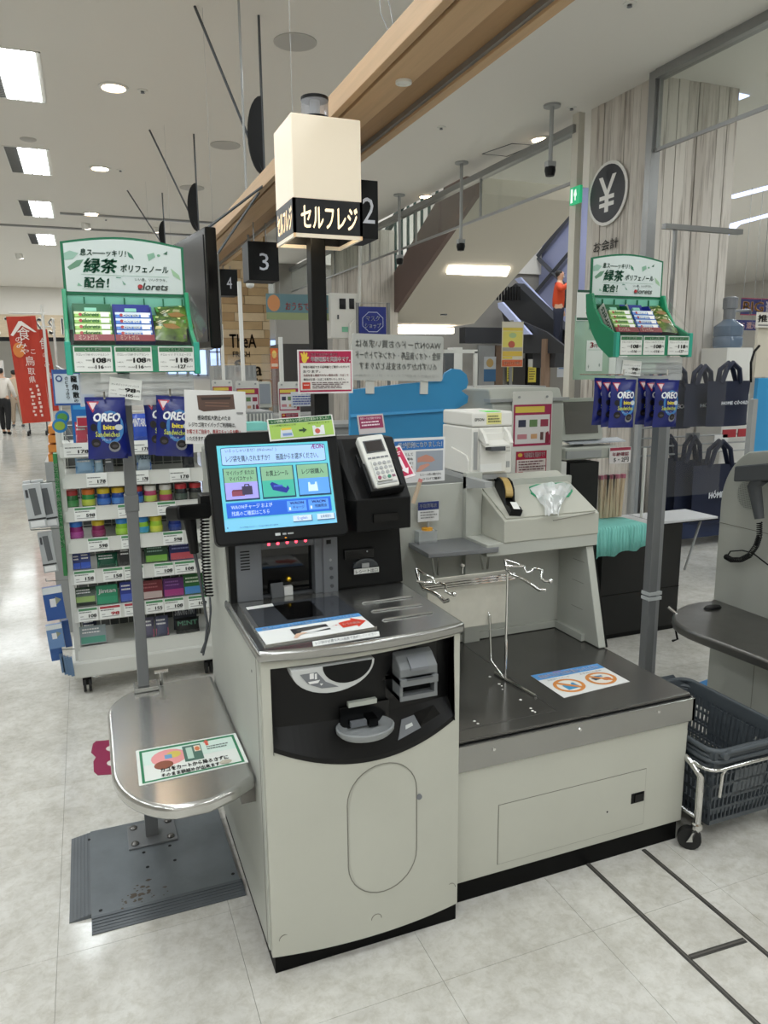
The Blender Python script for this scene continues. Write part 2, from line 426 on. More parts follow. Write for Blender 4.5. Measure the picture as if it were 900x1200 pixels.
# grey plank pillars
PLANKM = [mat('grey_plank_%d' % i, c, 0.6, spot=0.22, scale=4, stretch=(6, 6, 0.36), objvar=0.07, bump=0.25, bscale=30, dark=d, lo=0.30, hi=0.50) for i, (c, d) in enumerate((('#d0c9c0', '#938a80'), ('#c8c0b6', '#8a8177'), ('#d8d2c9', '#a59c92')))]
PCORE = mat('pillar_core', '#4a433d', 0.8)
def pillar(name, x0, x1, y0, y1, label, pw=0.064, h=ZC, seed=1):
    rnd = random.Random(seed)
    p = tag(G().box(x0+.012, y0+.012, 0, x1-.012, y1-.012, h, PCORE).obj(name), label, kind='structure')
    def run(a0, a1, axis, fixed, sgn):
        n = max(1, round((a1-a0)/pw)); step = (a1-a0)/n
        for i in range(n):
            u0 = a0+i*step+0.003; u1 = a0+(i+1)*step-0.003; d = rnd.uniform(0.0, 0.008)
            m = rnd.choice(PLANKM); o = fixed+sgn*(-0.011); f = fixed+sgn*d
            gg = G()
            if axis == 'x': gg.box(u0, min(o, f), 0, u1, max(o, f), h, m)
            else: gg.box(min(o, f), u0, 0, max(o, f), u1, h, m)
            gg.obj('plank', p)
    run(x0, x1, 'x', y0, -1); run(y0, y1, 'y', x0, -1)
    return p
pil = pillar('pillar', 4.655, 5.545, 5.475, 6.37, 'grey plank-clad pillar with the round yen sign beside the right glass rail', seed=3, pw=0.105)
pil2 = pillar('pillar', 4.64, 5.31, 12.72, 14.48, 'grey plank-clad pillar behind the white electrical box', pw=0.19, seed=5)
# round yen sign and its caption, fixed to the pillar's aisle face
c = PX(714, 227, 4.65)
ys = thing('round_yen_sign', 'round dark sign with a white yen mark on the plank pillar', 'sign', (4.636, c.y, c.z))
ys.rotation_euler = (0, 0, R(-90))
rim = G().lathe([(0.28, 0), (0.28, 0.010), (0.0, 0.010)], (0, 0, 0), ink('#e6e4df'), 32); rim.v = [(a, -z, b) for a, b, z in rim.v]
rim.obj('rim', ys, local=True)
dsk = G().lathe([(0.252, 0.011), (0.252, 0.0125), (0.0, 0.0125)], (0, 0, 0), ink('#33343a'), 32); dsk.v = [(a, -z, b) for a, b, z in dsk.v]
dsk.obj('disc', ys, local=True)
gg = G(); prints(gg, 0.35, 0.37, [('p', [(.14, .08), (.30, .08), (.5, .42), (.70, .08), (.86, .08), (.58, .52), (.58, .94), (.42, .94), (.42, .52)], '#eceae6'), ('r', .2, .54, .8, .64, '#eceae6'), ('r', .2, .71, .8, .81, '#eceae6')], y=-0.0135); gg.obj('yen_mark', ys, local=True, fix=False)
a = PX(697, 287, 4.65); b = PX(726, 287, 4.65)
gg = G(); prints(gg, abs(a.y-b.y), 0.095, [('t', 0, 0.0, 1, 1, 'お会計', '#3a3835', 0.01)], y=-0.0005)
o = gg.obj('wall_lettering', None, fix=False); o.matrix_world = M4((4.635, (a.y+b.y)/2, PX(712, 287, 4.65).z), rz=-90)
tag(o, 'dark lettering for checkout under the round yen sign', 'lettering')

# horizontal plank wall with letters, far behind the lanes
pw = tag(G().box(2.42, 14.0, 0, 3.25, 14.5, ZC, PCORE).obj('wall_plank_panel'), 'warm plank wall with black letters behind the checkout lanes', kind='structure')
rnd = random.Random(4); WARM = [mat('warm_plank_%d' % i, c, 0.6, spot=0.15, scale=3) for i, c in enumerate(('#d3b890', '#c4a67c', '#b3936a', '#dcc4a0'))]
z = 0.0
while z < ZC-0.05:
    hgt = min(0.15, ZC-z); x = 2.40-rnd.uniform(0, 0.2)
    while x < 3.27:
        l = rnd.uniform(0.35, 0.7); G().box(max(2.40, x)+.004, 13.97-rnd.uniform(0, .012), z+.003, min(3.27, x+l)-.004, 14.0, z+hgt-.003, rnd.choice(WARM)).obj('plank', pw); x += l
    z += hgt
gg = G(); prints(gg, 0.85, 1.0, [('t', .12, .05, .7, .3, 'TheA', '#3a2f26', 0.01), ('t', .18, .36, .55, .46, 'FRESH', '#3a2f26', .01), ('t', .2, .5, .42, .78, 'S', '#2c231b', .02), ('t', .5, .6, .8, .8, 'ta', '#4a3a2c', .01), ('t', .4, .84, .8, .94, 'table', '#4a3a2c', .0)], y=0)
gg.obj('letters', pw, local=True, matrix=Matrix.Translation(Vector((2.83, 13.95, 1.72))), fix=False)

# daylight windows beyond
DAY = mat('daylight_pane', '#bcd4ff', 0.3, emit=1.5)
FRAME = mat('window_frame_paint', '#8d95a3', 0.5)
k = 0
for (px0, px1, py0, py1) in ((221, 240, 378, 440), (246, 262, 385, 440), (316, 345, 398, 452), (347, 374, 398, 452), (196, 216, 380, 440)):
    k += 1; a = PY(px0, py1, 24.4); b = PY(px1, py0, 24.4)
    wdw = tag(G().box(a.x, 24.38, a.z, b.x, 24.4, b.z, DAY).obj('window_%d' % k), 'bright daylight window far behind the lanes', kind='structure')
    gg = G()
    for t in (0, .5, 1): gg.box(a.x+(b.x-a.x)*t-.03, 24.3, a.z-.03, a.x+(b.x-a.x)*t+.03, 24.37, b.z+.03, FRAME)
    for t in (0, .5, 1): gg.box(a.x, 24.3, a.z+(b.z-a.z)*t-.025, b.x, 24.36, a.z+(b.z-a.z)*t+.025, FRAME)
    gg.obj('window_frame', wdw)
tag(G().box(2.4, 24.45, 0, 17.9, 24.6, ZC, WALLG).obj('wall_window_side'), 'grey wall with daylight windows far behind the lanes', kind='structure')

# smoke curtain: glass panes under a ceiling rail along x = 2.87
RAILM = mat('aluminium_rail', '#9a9b9b', 0.35, 0.7)
def curtain(y0, y1, ztop, zbot, n, nm, label):
    st = tag(G().box(4.54, y0, ztop-.07, 4.64, y1, ztop, RAILM).obj(nm), label, kind='structure')
    G().box(4.578, y0, zbot-.018, 4.602, y1, zbot+.01, RAILM).obj('bottom_rail', st)
    for i in range(n+1):
        y = y0+(y1-y0)*i/n; G().box(4.578, y-.012, zbot, 4.602, y+.012, ztop-.05, RAILM).obj('hanger', st)
    for i in range(n):
        a = y0+(y1-y0)*i/n+.01; b = y0+(y1-y0)*(i+1)/n-.01
        G().box(4.587, a, zbot, 4.593, b, ztop-.06, GLASS).obj('glass_pane', st)
    return st
curtain(0.6, 5.38, ZC, 3.29, 4, 'trim_glass_curtain', 'hanging glass smoke curtain in front of the yen pillar')
curtain(6.5, 21.7, 3.80, 3.29, 8, 'trim_glass_curtain', 'long hanging glass smoke curtain towards the stairs')
POSTM = mat('cream_post_paint', '#dcd8cc', 0.45)
tag(G().box(4.55, 5.39, 0, 4.64, 5.463, ZC, RAILM).obj('trim_corner_post'), 'grey metal post at the corner of the yen pillar', kind='structure')
tag(G().box(4.575, 6.46, 0, 4.645, 6.56, ZC, POSTM).obj('trim_white_post'), 'cream square post between the pillar and the stairs', kind='structure')

# ---------------------------------------------------------------- suspended wood beam
WOOD = mat('beech_veneer', '#cda980', 0.5, spot=0.16, scale=2.5, stretch=(14, 0.7, 14))
WOODD = mat('beech_recess', '#b08b62', 0.55, spot=0.16, scale=2.5, stretch=(14, 0.7, 14))
zb = 2.40
xs = [PZ(px, 0, zb).x for px in (520, 534, 541, 594, 650, 657, 675)]
bt = thing('wooden_beam', 'long suspended beech beam running over the checkout lanes', 'beam', (xs[3], 5, zb))
by0, by1 = 0.6, 11.5
G().box(xs[0], by0, zb, xs[1], by1, zb+.075, WOOD).obj('side_board', bt, bev=.002)
G().box(xs[1], by0, zb+.02, xs[2], by1, zb+.07, BLACKG).obj('shadow_gap', bt)
G().box(xs[2], by0, zb, xs[3], by1, zb+.075, WOOD).obj('lower_board', bt, bev=.002)
G().box(xs[3], by0, zb+.028, xs[4], by1, zb+.075, WOODD).obj('recessed_board', bt)
G().box(xs[4], by0, zb+.01, xs[5], by1, zb+.06, RAILM).obj('lighting_track', bt)
G().box(xs[5], by0, zb, xs[6], by1, zb+.075, WOOD).obj('edge_board', bt, bev=.002)
for px, py in ((473, 87), (330, 205)):
    p = PZ(px, py, zb+.02)
    gg = G().lathe([(0.026, 0), (0.026, -.008), (0.017, -.010), (0.015, -.004), (0, -.004)], (p.x, p.y, zb), WHITE_E, 20); gg.obj('spotlight', bt)
for y in (1.9, 3.4, 5.6, 8.2, 10.6):
    G().cyl((xs[1], y, zb+.07), (xs[1], y, ZC), 0.0009, RAILM, 5).obj('suspension_wire', bt)
gg = G(); p0 = PZ(447, 33, zb+.08)
gg.tube([(xs[1], p0.y+.03, zb+.07), (xs[1]-.01, p0.y+.09, zb+.16), (xs[1]-.01, p0.y+.10, zb+.23), (xs[1], p0.y+.06, zb+.2), (xs[1], p0.y, zb+.07)], .0015, RAILM, 5); gg.obj('wire_loop', bt)

# ---------------------------------------------------------------- ceiling fittings
LAMP = mat('fluorescent_lens', '#f2fbff', 0.4, emit=22.0)
LAMPW = mat('downlight_lens', '#fff3e2', 0.4, emit=9.0)
def troffer(cx, cy, label):
    hx, hy = .232, .584
    t = thing('ceiling_light', label, 'light', (cx, cy, ZC), 'recessed ceiling lights')
    gg = G()
    for a in ((-hx, -hy, hx, -hy+.012), (-hx, hy-.012, hx, hy), (-hx, -hy, -hx+.012, hy), (hx-.012, -hy, hx, hy)): gg.box(cx+a[0], cy+a[1], ZC-.006, cx+a[2], cy+a[3], ZC, WHITE_E)
    gg.obj('frame', t)
    gl = G(); y = -hy+.012
    while y < hy-.015: gl.box(cx-hx+.012, cy+y, ZC-.004, cx-hx+.136, cy+y+.013, ZC, GREYD); y += .035
    gl.obj('louvre', t)
    for i in range(3):
        x = cx-hx+.147+i*.099
        G().box(x, cy-hy+.015, ZC-.005, x+.076, cy+hy-.015, ZC, LAMP).obj('lamp_tube', t)
for i, (px, py) in enumerate(((0, 0), (1, 1), (2, 2), (3, 3))):
    troffer((-.352, -.392, -.448, -.5)[i], (7.33, 10.06, 12.82, 15.6)[i], ('oblong recessed ceiling light nearest the camera above the aisle', 'second oblong recessed ceiling light along the aisle', 'third oblong recessed ceiling light along the aisle', 'farthest oblong recessed ceiling light along the aisle')[i])
for i, (px, py, lb) in enumerate(((133, 102, 'round lit downlight beside the nearest oblong ceiling light'), (117, 197, 'round lit downlight beside the second oblong ceiling light'), (107, 250, 'round lit downlight beside the third oblong ceiling light'), (634, 163, 'round lit downlight in front of the plank pillar'), (500, 230, 'round lit downlight above the escalator curtain'), (690, 0, 'round lit downlight at the top edge right of the beam'))[:5]):
    p = PZ(px, py, ZC); t = thing('downlight', lb, 'light', (p.x, p.y, ZC), 'round downlights')
    G().lathe([(0.125, 0), (0.125, -.010), (0.10, -.014), (0.093, 0)], (p.x, p.y, ZC), WHITE_E, 24).obj('trim_ring', t)
    G().lathe([(0.093, -.003), (0, -.003)], (p.x, p.y, ZC), LAMPW, 24).obj('lens', t)
for px, py, lb, r in ((346, 49, 'round flush speaker grille on ceiling above the lamp sign', .16), (264, 170, 'round flush speaker grille behind the first rod hanger', .16), (33, 163, 'small round smoke detector near the aisle lights', .08), (225, 220, 'round flush speaker grille behind the second rod hanger', .16)):
    p = PZ(px, py, ZC); t = G().lathe([(r, 0), (r, -.006), (r*.85, -.012), (0, -.013)], (p.x, p.y, ZC), mat('speaker_grille', '#b9b7b2', 0.7), 24).obj('ceiling_speaker', smooth=40)
    tag(t, lb, 'smoke detector' if r < .1 else 'speaker')
for i, (px, py) in enumerate(((167, 106), (141, 199), (124, 257), (738, 4), (517, 149), (670, 126))):
    p = PZ(px, py, ZC); t = thing('sprinkler', ('sprinkler head beside the nearest aisle downlight', 'sprinkler head beside the second aisle downlight', 'sprinkler head beside the third aisle downlight', 'sprinkler head at the top edge right of the beam', 'sprinkler head between the beam and the ceiling hatch', 'tiny sprinkler head just before the plank pillar')[i], 'sprinkler', (p.x, p.y, ZC), 'ceiling sprinklers')
    G().lathe([(0.045, 0), (0.045, -.006), (.019, -.01), (.019, 0)], (p.x, p.y, ZC), WHITE_E, 14).obj('rosette', t)
    G().lathe([(0.013, -.006), (0.013, -.019), (.019, -.022), (0, -.024)], (p.x, p.y, ZC), GREYP, 10).obj('head', t)
p = [PZ(x, y, ZC) for x, y in ((565, 180), (600, 168), (626, 170), (594, 183))]
gg = G(); n = 4
gg.tube([(q.x, q.y, ZC-.001) for q in p], .006, GREYD, 4, closed=True); tag(gg.obj('access_hatch'), 'thin framed square hatch in the ceiling before the pillar', 'hatch')

# rods with a black half-round board hanging from the ceiling
for i, (a, b, c2, dd, lb) in enumerate((((228, 7), (303, 18), (302, 206), 0, 'nearest pair of thin rods with a black half-round hanging board'), ((175, 152), (227, 157), (226, 272), 0, 'second pair of thin rods with a black half-round hanging board'), ((149, 223), (190, 226), (190, 292), 0, 'third pair of thin rods with a black half-round hanging board'))):
    A = PZ(*a, ZC); B = PZ(*b, ZC); Cc = PY(*c2, B.y)
    Cc = Vector((B.x, B.y, Cc.z))
    t = thing('hanging_half_round_board', lb, 'hanging board', (B.x, B.y, ZC), 'rod hung half-round boards')
    G().cyl(tuple(A), tuple(Cc), .0095, GREYD, 6).obj('slanted_rod', t)
    G().cyl((B.x, B.y, ZC), tuple(Cc), .0095, GREYD, 6).obj('upright_rod', t)
    hh = (B.z-Cc.z)*0.50; cz = Cc.z+hh*.5*1.03
    poly = [(-0.20*hh*math.sin(PI*k/14), cz-hh/2*math.cos(PI*k/14)) for k in range(15)]
    g2 = G().prism([(B.x-.006+u, zz) for u, zz in poly], 'y', B.y-.008, B.y+.008, BLACK); g2.obj('half_disc', t)
# lighting tracks and spot lamps across the far aisle
for i, (pa, pb) in enumerate((((70, 248), (270, 265)), ((-40, 256), (250, 282)))):
    A = PZ(*pa, ZC-.02); B = PZ(*pb, ZC-.02); y = (A.y+B.y)/2
    tag(G().box(A.x, y-.02, ZC-.03, B.x, y+.02, ZC, RAILM).obj('lighting_track'), ('grey lighting track crossing the ceiling before the far bulkhead', 'second grey lighting track crossing the ceiling nearer the bulkhead')[i], 'lighting track')
for i, (px, py) in enumerate(((101, 262), (183, 266), (23, 298))):
    p = PY(px, py, 13.8 if i < 2 else 17.6); t = thing('track_spotlight', ('white track spotlight above the tall price stand header', 'white track spotlight near the third rod hanger', 'small track spotlight over the far aisle')[i], 'spotlight', (p.x, p.y, ZC))
    G().cyl((p.x, p.y, ZC-.0), (p.x, p.y, p.z+.08), .019, WHITE_E, 8).obj('stem', t)
    G().cyl((p.x, p.y, p.z-.08), (p.x-.03, p.y-.05, p.z+.11), .072, WHITE_E, 14).obj('lamp_head', t)
    G().cyl((p.x, p.y, p.z-.083), (p.x, p.y, p.z-.08), .064, LAMPW, 14).obj('lens', t)
# cameras on ceiling poles
for i, (pt, pb_, Y) in enumerate((((647, 123), (645, 207), 0), ((541, 190), (540, 294), 0), ((468, 228), (470, 310), 0))):
    p = PZ(*pt, ZC); q = PY(pt[0], pb_[1], p.y)
    t = thing('ceiling_camera', ('security camera on a pole just before the plank pillar', 'security camera on a pole before the stair underside', 'security camera on a pole beside the lamp sign post')[i], 'camera', (p.x, p.y, ZC), 'pole hung security cameras')
    G().cyl((p.x, p.y, ZC), (p.x, p.y, ZC-.018), .08, GREYL, 16).obj('ceiling_plate', t)
    G().cyl((p.x, p.y, ZC-.018), (p.x, p.y, q.z+.11), .02, GREYL, 10).obj('pole', t)
    G().box(p.x-.045, p.y-.03, q.z+.08, p.x+.045, p.y+.03, q.z+.13, GREYL).obj('bracket', t)
    G().lathe([(0, -.056), (.04, -.048), (.053, 0), (.048, .032), (0, .05)], (p.x, p.y, q.z+.05), BLACK, 14).obj('camera_head', t, smooth=60)
for i, (px, py, lb, Y) in enumerate(((192, 323, '', 0),)):
    p = PY(293, 333, 5.4); t = thing('ceiling_camera', 'security camera hanging below the number 3 sign', 'camera', (p.x, p.y, ZC), 'pole hung security cameras')
    G().cyl((p.x, p.y, ZC), (p.x, p.y, p.z+.05), .008, GREYL, 8).obj('pole', t)
    G().lathe([(0, -.03), (.025, -.02), (.03, 0), (0, .04)], (p.x, p.y, p.z), WHITE_E, 12).obj('camera_head', t, smooth=60)

# cool blue light lines let into the ceiling beyond the yen pillar
BLUEL = mat('blue_light_line', '#c3d2ff', .4, emit=3.0)
for i, pl in enumerate((((855, 232), (905, 219)), ((848, 276), (861, 263), (910, 250)), ((852, 118), (870, 111)))):
    ps = [PZ(x, y, ZC-.0085) for x, y in pl]; t = thing('light_line', ('straight blue-white light line in the ceiling right of the yen pillar', 'bent blue-white light line in the ceiling below the straight one', 'short faint blue light line high beside the pillar')[i], 'light', tuple(ps[0]))
    for p, q in zip(ps, ps[1:]):
        d = (q-p).normalized(); n = Vector((-d.y, d.x, 0))*.09; u = Vector((0, 0, .006))
        G().hexa([p-n, q-n, q+n, p+n], [p-n+u, q-n+u, q+n+u, p+n+u], BLUEL).obj('lamp_strip', t)
# ================================================================ SELF CHECKOUT MACHINE
KX0, KX1, KY = 0.327, 0.852, 1.632
KM = (KX0+KX1)/2
def bow(x, d=0.026):
    t = (x-KM)/((KX1-KX0)/2); return KY-d*(1-t*t)
K = thing('self_checkout_machine', 'putty coloured self checkout machine with lit touch screen and black payment recess', 'checkout machine', (KM, 2.0, 0))
G().box(.337, KY, 0, .846, 2.36, .07, PLINTH).obj('plinth', K)
# cabinet with the raised back
prof = [(1.648, .055), (2.395, .055), (2.395, 1.27), (2.17, 1.27), (2.05, .99), (2.03, .838), (1.648, .838)]
G().prism(prof, 'x', KX0, KX0+.02, BEIGE2).obj('side_panel', K, bev=.003)
G().prism(prof, 'x', KX1-.02, KX1, BEIGE2).obj('side_panel', K, bev=.003)
G().box(KX0+.02, 2.37, .055, KX1-.02, 2.39, 1.27, BEIGE2).obj('back_panel', K)
G().box(KX0+.02, 1.72, .06, KX1-.02, 2.36, .6, BLACK).obj('inner_body', K)
# bowed front with the payment opening
N = 28
def zarc(x): return .545+.062*((x-.60)/.245)**2
OXL, OXR, OZT = .352, .832, .822
def zto(x): return .817+.013*(x-OXL)/(OXR-OXL)
def ybk(x): return bow(x)+.030
g = G(); F = []
xs_ = [KX0+.004, OXL]+[OXL+(OXR-OXL)*i/N for i in range(1, N+1)]+[KX1-.002]
def strip(g, xa, xb, za0, za1, zb0, zb1, m, th=.018):
    g.add([(xa, bow(xa), za0), (xb, bow(xb), zb0), (xb, bow(xb), zb1), (xa, bow(xa), za1),
           (xa, bow(xa)+th, za0), (xb, bow(xb)+th, zb0), (xb, bow(xb)+th, zb1), (xa, bow(xa)+th, za1)],
          [(0, 1, 2, 3), (7, 6, 5, 4), (0, 4, 5, 1), (3, 2, 6, 7), (0, 3, 7, 4), (1, 5, 6, 2)], m)
for i in range(len(xs_)-1):
    xa, xb = xs_[i], xs_[i+1]
    inside = xa >= OXL-1e-6 and xb <= OXR+1e-6
    if inside:
        strip(g, xa, xb, .048, zarc(xa), .048, zarc(xb), BEIGE); strip(g, xa, xb, zto(xa), .838, zto(xb), .838, BEIGE)
    else: strip(g, xa, xb, .048, .838, .048, .838, BEIGE)
g.obj('front_panel', K, smooth=25)
# black payment recess
g = G(); BP = mat('payment_black', '#060607', 0.4, bump=0.04, bscale=600, spec=0.3)
yb_ = 1.640
for i in range(N):
    xa = OXL+(OXR-OXL)*i/N; xb = OXL+(OXR-OXL)*(i+1)/N
    pa, pb = [[(x, bow(x)+.004, zto(x)+.006), (x, ybk(x), zto(x)+.006), (x, ybk(x)+.006, .652), (x, bow(x)-.002, zarc(x)+.012), (x, bow(x)-.002, zarc(x)-.001), (x, bow(x)+.015, zarc(x)-.001)] for x in (xa, xb)]
    g.add(pa+pb, [(j, j+1, 7+j, 6+j) for j in range(5)], BP)
for x in (OXL, OXR): g.quad((x, KY-.001, zto(x)+.004), (x, ybk(x)+.01, zto(x)+.004), (x, ybk(x)+.01, .6), (x, KY-.012, .60), BP)
rec = g.obj('payment_recess', K, smooth=20)
# banknote slot: a white half disc hung from the top edge
def halfdisc(cx, cz, rx, rz, n=18): return [(cx+rx*math.cos(PI+PI*i/n), cz+rz*math.sin(PI+PI*i/n)) for i in range(n+1)]
yf = 1.602
pc = PY(391, 779, yf); rx = (PY(441, 770, yf).x-PY(343, 785, yf).x)/2; rz = pc.z-PY(392, 808, yf).z
bs = G().prism(halfdisc(pc.x, pc.z, rx, rz*1.12), 'y', yf, 1.645, mat('slot_white', '#c6c8c7', .35)).obj('banknote_slot', K, bev=.002)
G().prism(halfdisc(pc.x+.035, pc.z-.001, rx*.6, rz*.78), 'y', yf-.0012, yf+.02, BLACK).obj('slot_mouth', bs)
il = [(pc.x-rx*.80, pc.z-.012), (pc.x-rx*.40, pc.z-.012), (pc.x-rx*.2, pc.z-rz*.62), (pc.x+rx*.10, pc.z-rz*.9), (pc.x-rx*.3, pc.z-rz*.86), (pc.x-rx*.62, pc.z-rz*.6)]
G().prism(il, 'y', yf-.0014, yf+.01, GREYP).obj('guide_plate', bs)
gg = G(); prints(gg, .05, .04, [('r', .3, .15, .5, .5, '#e8e8e8'), ('r', .55, .2, .65, .55, '#e8e8e8'), ('p', [(.2, .65), (.8, .62), (.7, .8), (.3, .8)], '#e8e8e8'), ('p', [(.78, .85), (.95, .88), (.85, 1.0)], '#e8e8e8')], y=0)
gg.obj('pictogram', bs, local=True, matrix=Matrix.Translation(Vector((pc.x-rx*.48, yf-.0018, pc.z-rz*.42))-wloc(bs)), fix=False)
# pale label strip and coin tray
a = PY(408, 829, 1.632); b = PY(441, 822, 1.632)
G().box(a.x, 1.628, a.z, b.x, 1.645, a.z+.012, mat('pale_label', '#b9bdb4', .5)).obj('coin_slot_label', K)
a = PY(398, 835, 1.635); b = PY(455, 822, 1.635)
G().box(a.x, 1.632, .632, b.x, 1.66, a.z+.012, BLACKG).obj('coin_outlet', K)
ct = PY(431, 861, 1.585)
CTG = mat('coin_tray_grey', '#8f9293', .35)
tr = G().lathe([(.0, .006), (.047, .006), (.056, .014), (.062, .024), (.066, .022), (.065, .012), (.058, .004), (0, .002)], (ct.x, 1.602, ct.z-.006), CTG, 28, 1.12, .88).obj('coin_tray', K, smooth=40)
G().box(ct.x+.014, 1.612, ct.z+.004, ct.x+.038, 1.632, ct.z+.024, BLACKG).obj('coin_flap', tr)
G().box(ct.x-.03, 1.620, ct.z+.006, ct.x+.011, 1.634, ct.z+.02, GREYP).obj('coin_gate', tr)
CARDG = mat('card_unit_grey', '#76797b', .45)
# card insert unit
a = PY(469, 823, 1.590); b = PY(513, 766, 1.590)
cr = G().prism([(1.646, b.z+.004), (1.622, b.z-.004), (1.590, b.z-.028), (1.590, b.z-.05), (1.646, b.z-.05)], 'x', a.x, b.x, CARDG).obj('card_unit', K, bev=.003)
G().box(a.x, 1.592, a.z, a.x+.008, 1.646, b.z-.045, CARDG).obj('side_cheek', cr); G().box(b.x-.008, 1.592, a.z, b.x, 1.646, b.z-.045, CARDG).obj('side_cheek', cr)
G().box(a.x, 1.585, b.z-.072, b.x, 1.646, b.z-.052, CARDG).obj('card_shelf', cr, bev=.002)
G().box(a.x, 1.591, a.z, b.x, 1.646, a.z+.012, CARDG).obj('foot', cr)
G().box(a.x+.008, 1.618, a.z+.01, b.x-.008, 1.646, b.z-.05, BLACKG).obj('card_throat', cr)
G().prism([(1.613, b.z-.004), (1.585, b.z-.026), (1.585, b.z-.034), (1.618, b.z-.02)], 'x', a.x+.028, b.x-.026, GREYP).obj('card_guide', cr)
G().box(a.x+.016, 1.583, b.z-.056, b.x-.016, 1.605, b.z-.052, GREYD).obj('card_mouth', cr)
G().box(a.x-.02, 1.640, a.z-.008, b.x+.02, 1.6495, b.z+.03, BLACKG).obj('card_niche', K)
G().box(PY(443, 795, 1.646).x, 1.640, PY(443, 795, 1.646).z-.004, PY(457, 795, 1.646).x, 1.650, PY(443, 795, 1.646).z+.006, BLACKG).obj('lamp_slot', K)
# plain grey slip plate to the right of the tray
def on_lip(x, t):  # along the sloping shelf of the recess
    p0 = Vector((x, ybk(x)+.006, .652)); p1 = Vector((x, bow(x)-.002, zarc(x)+.012)); q = p0.lerp(p1, t); return (q.x, q.y-.0012, q.z+.0016)
gg = G(); gg.add([on_lip(.668, .80), on_lip(.735, .72), on_lip(.722, .3), on_lip(.686, .32)], [(0, 1, 2, 3)], GREYP); gg.obj('grey_guide_plate', K, solid=.002)
gg = G(); gg.add([on_lip(.692, .6), on_lip(.714, .57), on_lip(.712, .48), on_lip(.694, .50)], [(0, 1, 2, 3)], ink('#cfd2d2')); gg.obj('guide_mark', K, solid=.0045)
gg = G(); gg.add([on_lip(.735, .68), on_lip(.795, .6), on_lip(.782, .2), on_lip(.722, .26)], [(0, 1, 2, 3)], BLACKG); gg.obj('pad', K, solid=.002)
# round-ended service hatch
hc = [(.527+.0, .0)]
hx0, hx1, hz0, hz1 = .528, .719, .17, .53
st = rrect(hx0, hz0, hx1, hz1, (hx1-hx0)/2-.001, 8)
gg = G(); n = len(st)
ins = rrect(hx0+.004, hz0+.004, hx1-.004, hz1-.004, (hx1-hx0)/2-.005, 8)
gg.tube([(x, bow(x)-.0002, z) for x, z in st], 0.0014, mat('groove_shadow_gap', '#807e75', .8), 6, closed=True)
h = gg.obj('service_hatch_gap', K)
cols = 14; gg = G()
for i in range(cols):
    xa = hx0+.004+(hx1-hx0-.008)*i/cols; xb = hx0+.004+(hx1-hx0-.008)*(i+1)/cols; r = (hx1-hx0-.008)/2; cx = (hx0+hx1)/2
    def ext(x): return math.sqrt(max(0, r*r-(x-cx)**2))
    za, zb2 = ext(xa), ext(xb); zt = hz1-.004-r; zl = hz0+.004+r
    gg.add([(xa, bow(xa)-.0012, zl-za), (xb, bow(xb)-.0012, zl-zb2), (xb, bow(xb)-.0012, zt+zb2), (xa, bow(xa)-.0012, zt+za)], [(0, 1, 2, 3)], BEIGE)
gg.obj('service_hatch', K, fix=False, smooth=30)
p = (.726, bow(.726)-.001, .412); G().cyl((p[0], p[1]+.004, p[2]), (p[0], p[1]-.003, p[2]), .0075, GREYP, 14).obj('hatch_lock', K)
for x, z in ((.362, .095), (.602, .095), (.828, .105)):
    gg = G().tube([(x+.014*math.cos(R(a)), bow(x)-.0004, z+.014*math.sin(R(a))) for a in range(0, 181, 20)], .0009, mat('groove_shadow_gap', '#807e75', .8), 5); gg.obj('screw_cover_edge', K)
G().cyl((KX0-.0006, 1.722, .80-.02), (KX0+.01, 1.722, .78), .004, BLACK, 8).obj('side_screw_hole', K)
G().box(KX0-.0006, 1.664, .06, KX0+.003, 1.667, .832, mat('groove_shadow_gap', '#807e75', .8)).obj('side_seam', K)
# steel counter
g = G(); n = 16
fr = [(KX0-.006+(KX1-KX0+.012)*i/n, bow(KX0-.006+(KX1-KX0+.012)*i/n, .03)-.016) for i in range(n+1)]
g.prism([(x, y) for x, y in fr]+[(KX1+.006, 2.06), (KX0-.006, 2.06)], 'z', .838, .866, STEEL)
ctp = g.obj('steel_counter', K, bev=.009, seg=3, smooth=40)
zt = .8665
bed = [PZ(x, y, zt) for x, y in ((279, 709), (396, 694), (442, 736), (310, 758))]
def poly3(g, pts, z0, z1, m): g.prism([(p.x, p.y) for p in pts], 'z', z0, z1, m)
gg = G(); poly3(gg, bed, zt-.002, zt+.004, TRAYST); sb = gg.obj('scanner_bed', K, bev=.001)
def bedq(*px): return [PZ(x, y, zt+.004) for x, y in px]
gg = G(); poly3(gg, bedq((287, 711), (394, 698), (421, 719), (303, 735)), zt+.003, zt+.0046, mat('scanner_window', '#3a3d42', .1)); gg.obj('scanner_window', sb)
gg = G(); poly3(gg, bedq((320, 710), (363, 704), (380, 721), (337, 727)), zt+.0045, zt+.005, DARKGLASS); gg.obj('scan_glass', sb)
gg = G(); poly3(gg, bedq((288, 712), (319, 707.5), (321, 710.5), (290, 715)), zt+.0045, zt+.005, PAPER); gg.obj('white_strip', sb)
q = bedq((299, 737), (420, 719), (439, 735), (312, 756))
gg = G(); poly3(gg, q, zt+.0045, zt+.0052, PAPER)
def bl(u, v, z): 
    t = q[0].lerp(q[1], u); b_ = q[3].lerp(q[2], u); r_ = t.lerp(b_, v); return (r_.x, r_.y, z)
def pr(u0, v0, u1, v1, c, z=zt+.0056): gg.add([bl(u0, v0, z), bl(u1, v0, z), bl(u1, v1, z), bl(u0, v1, z)], [(0, 1, 2, 3)], ink(c))
pr(0, 0, 1, .22, '#5b9ad6')
vs, fs = glyphs('商品のバーコードをガラス面に向けてスキャンしてください', .01)
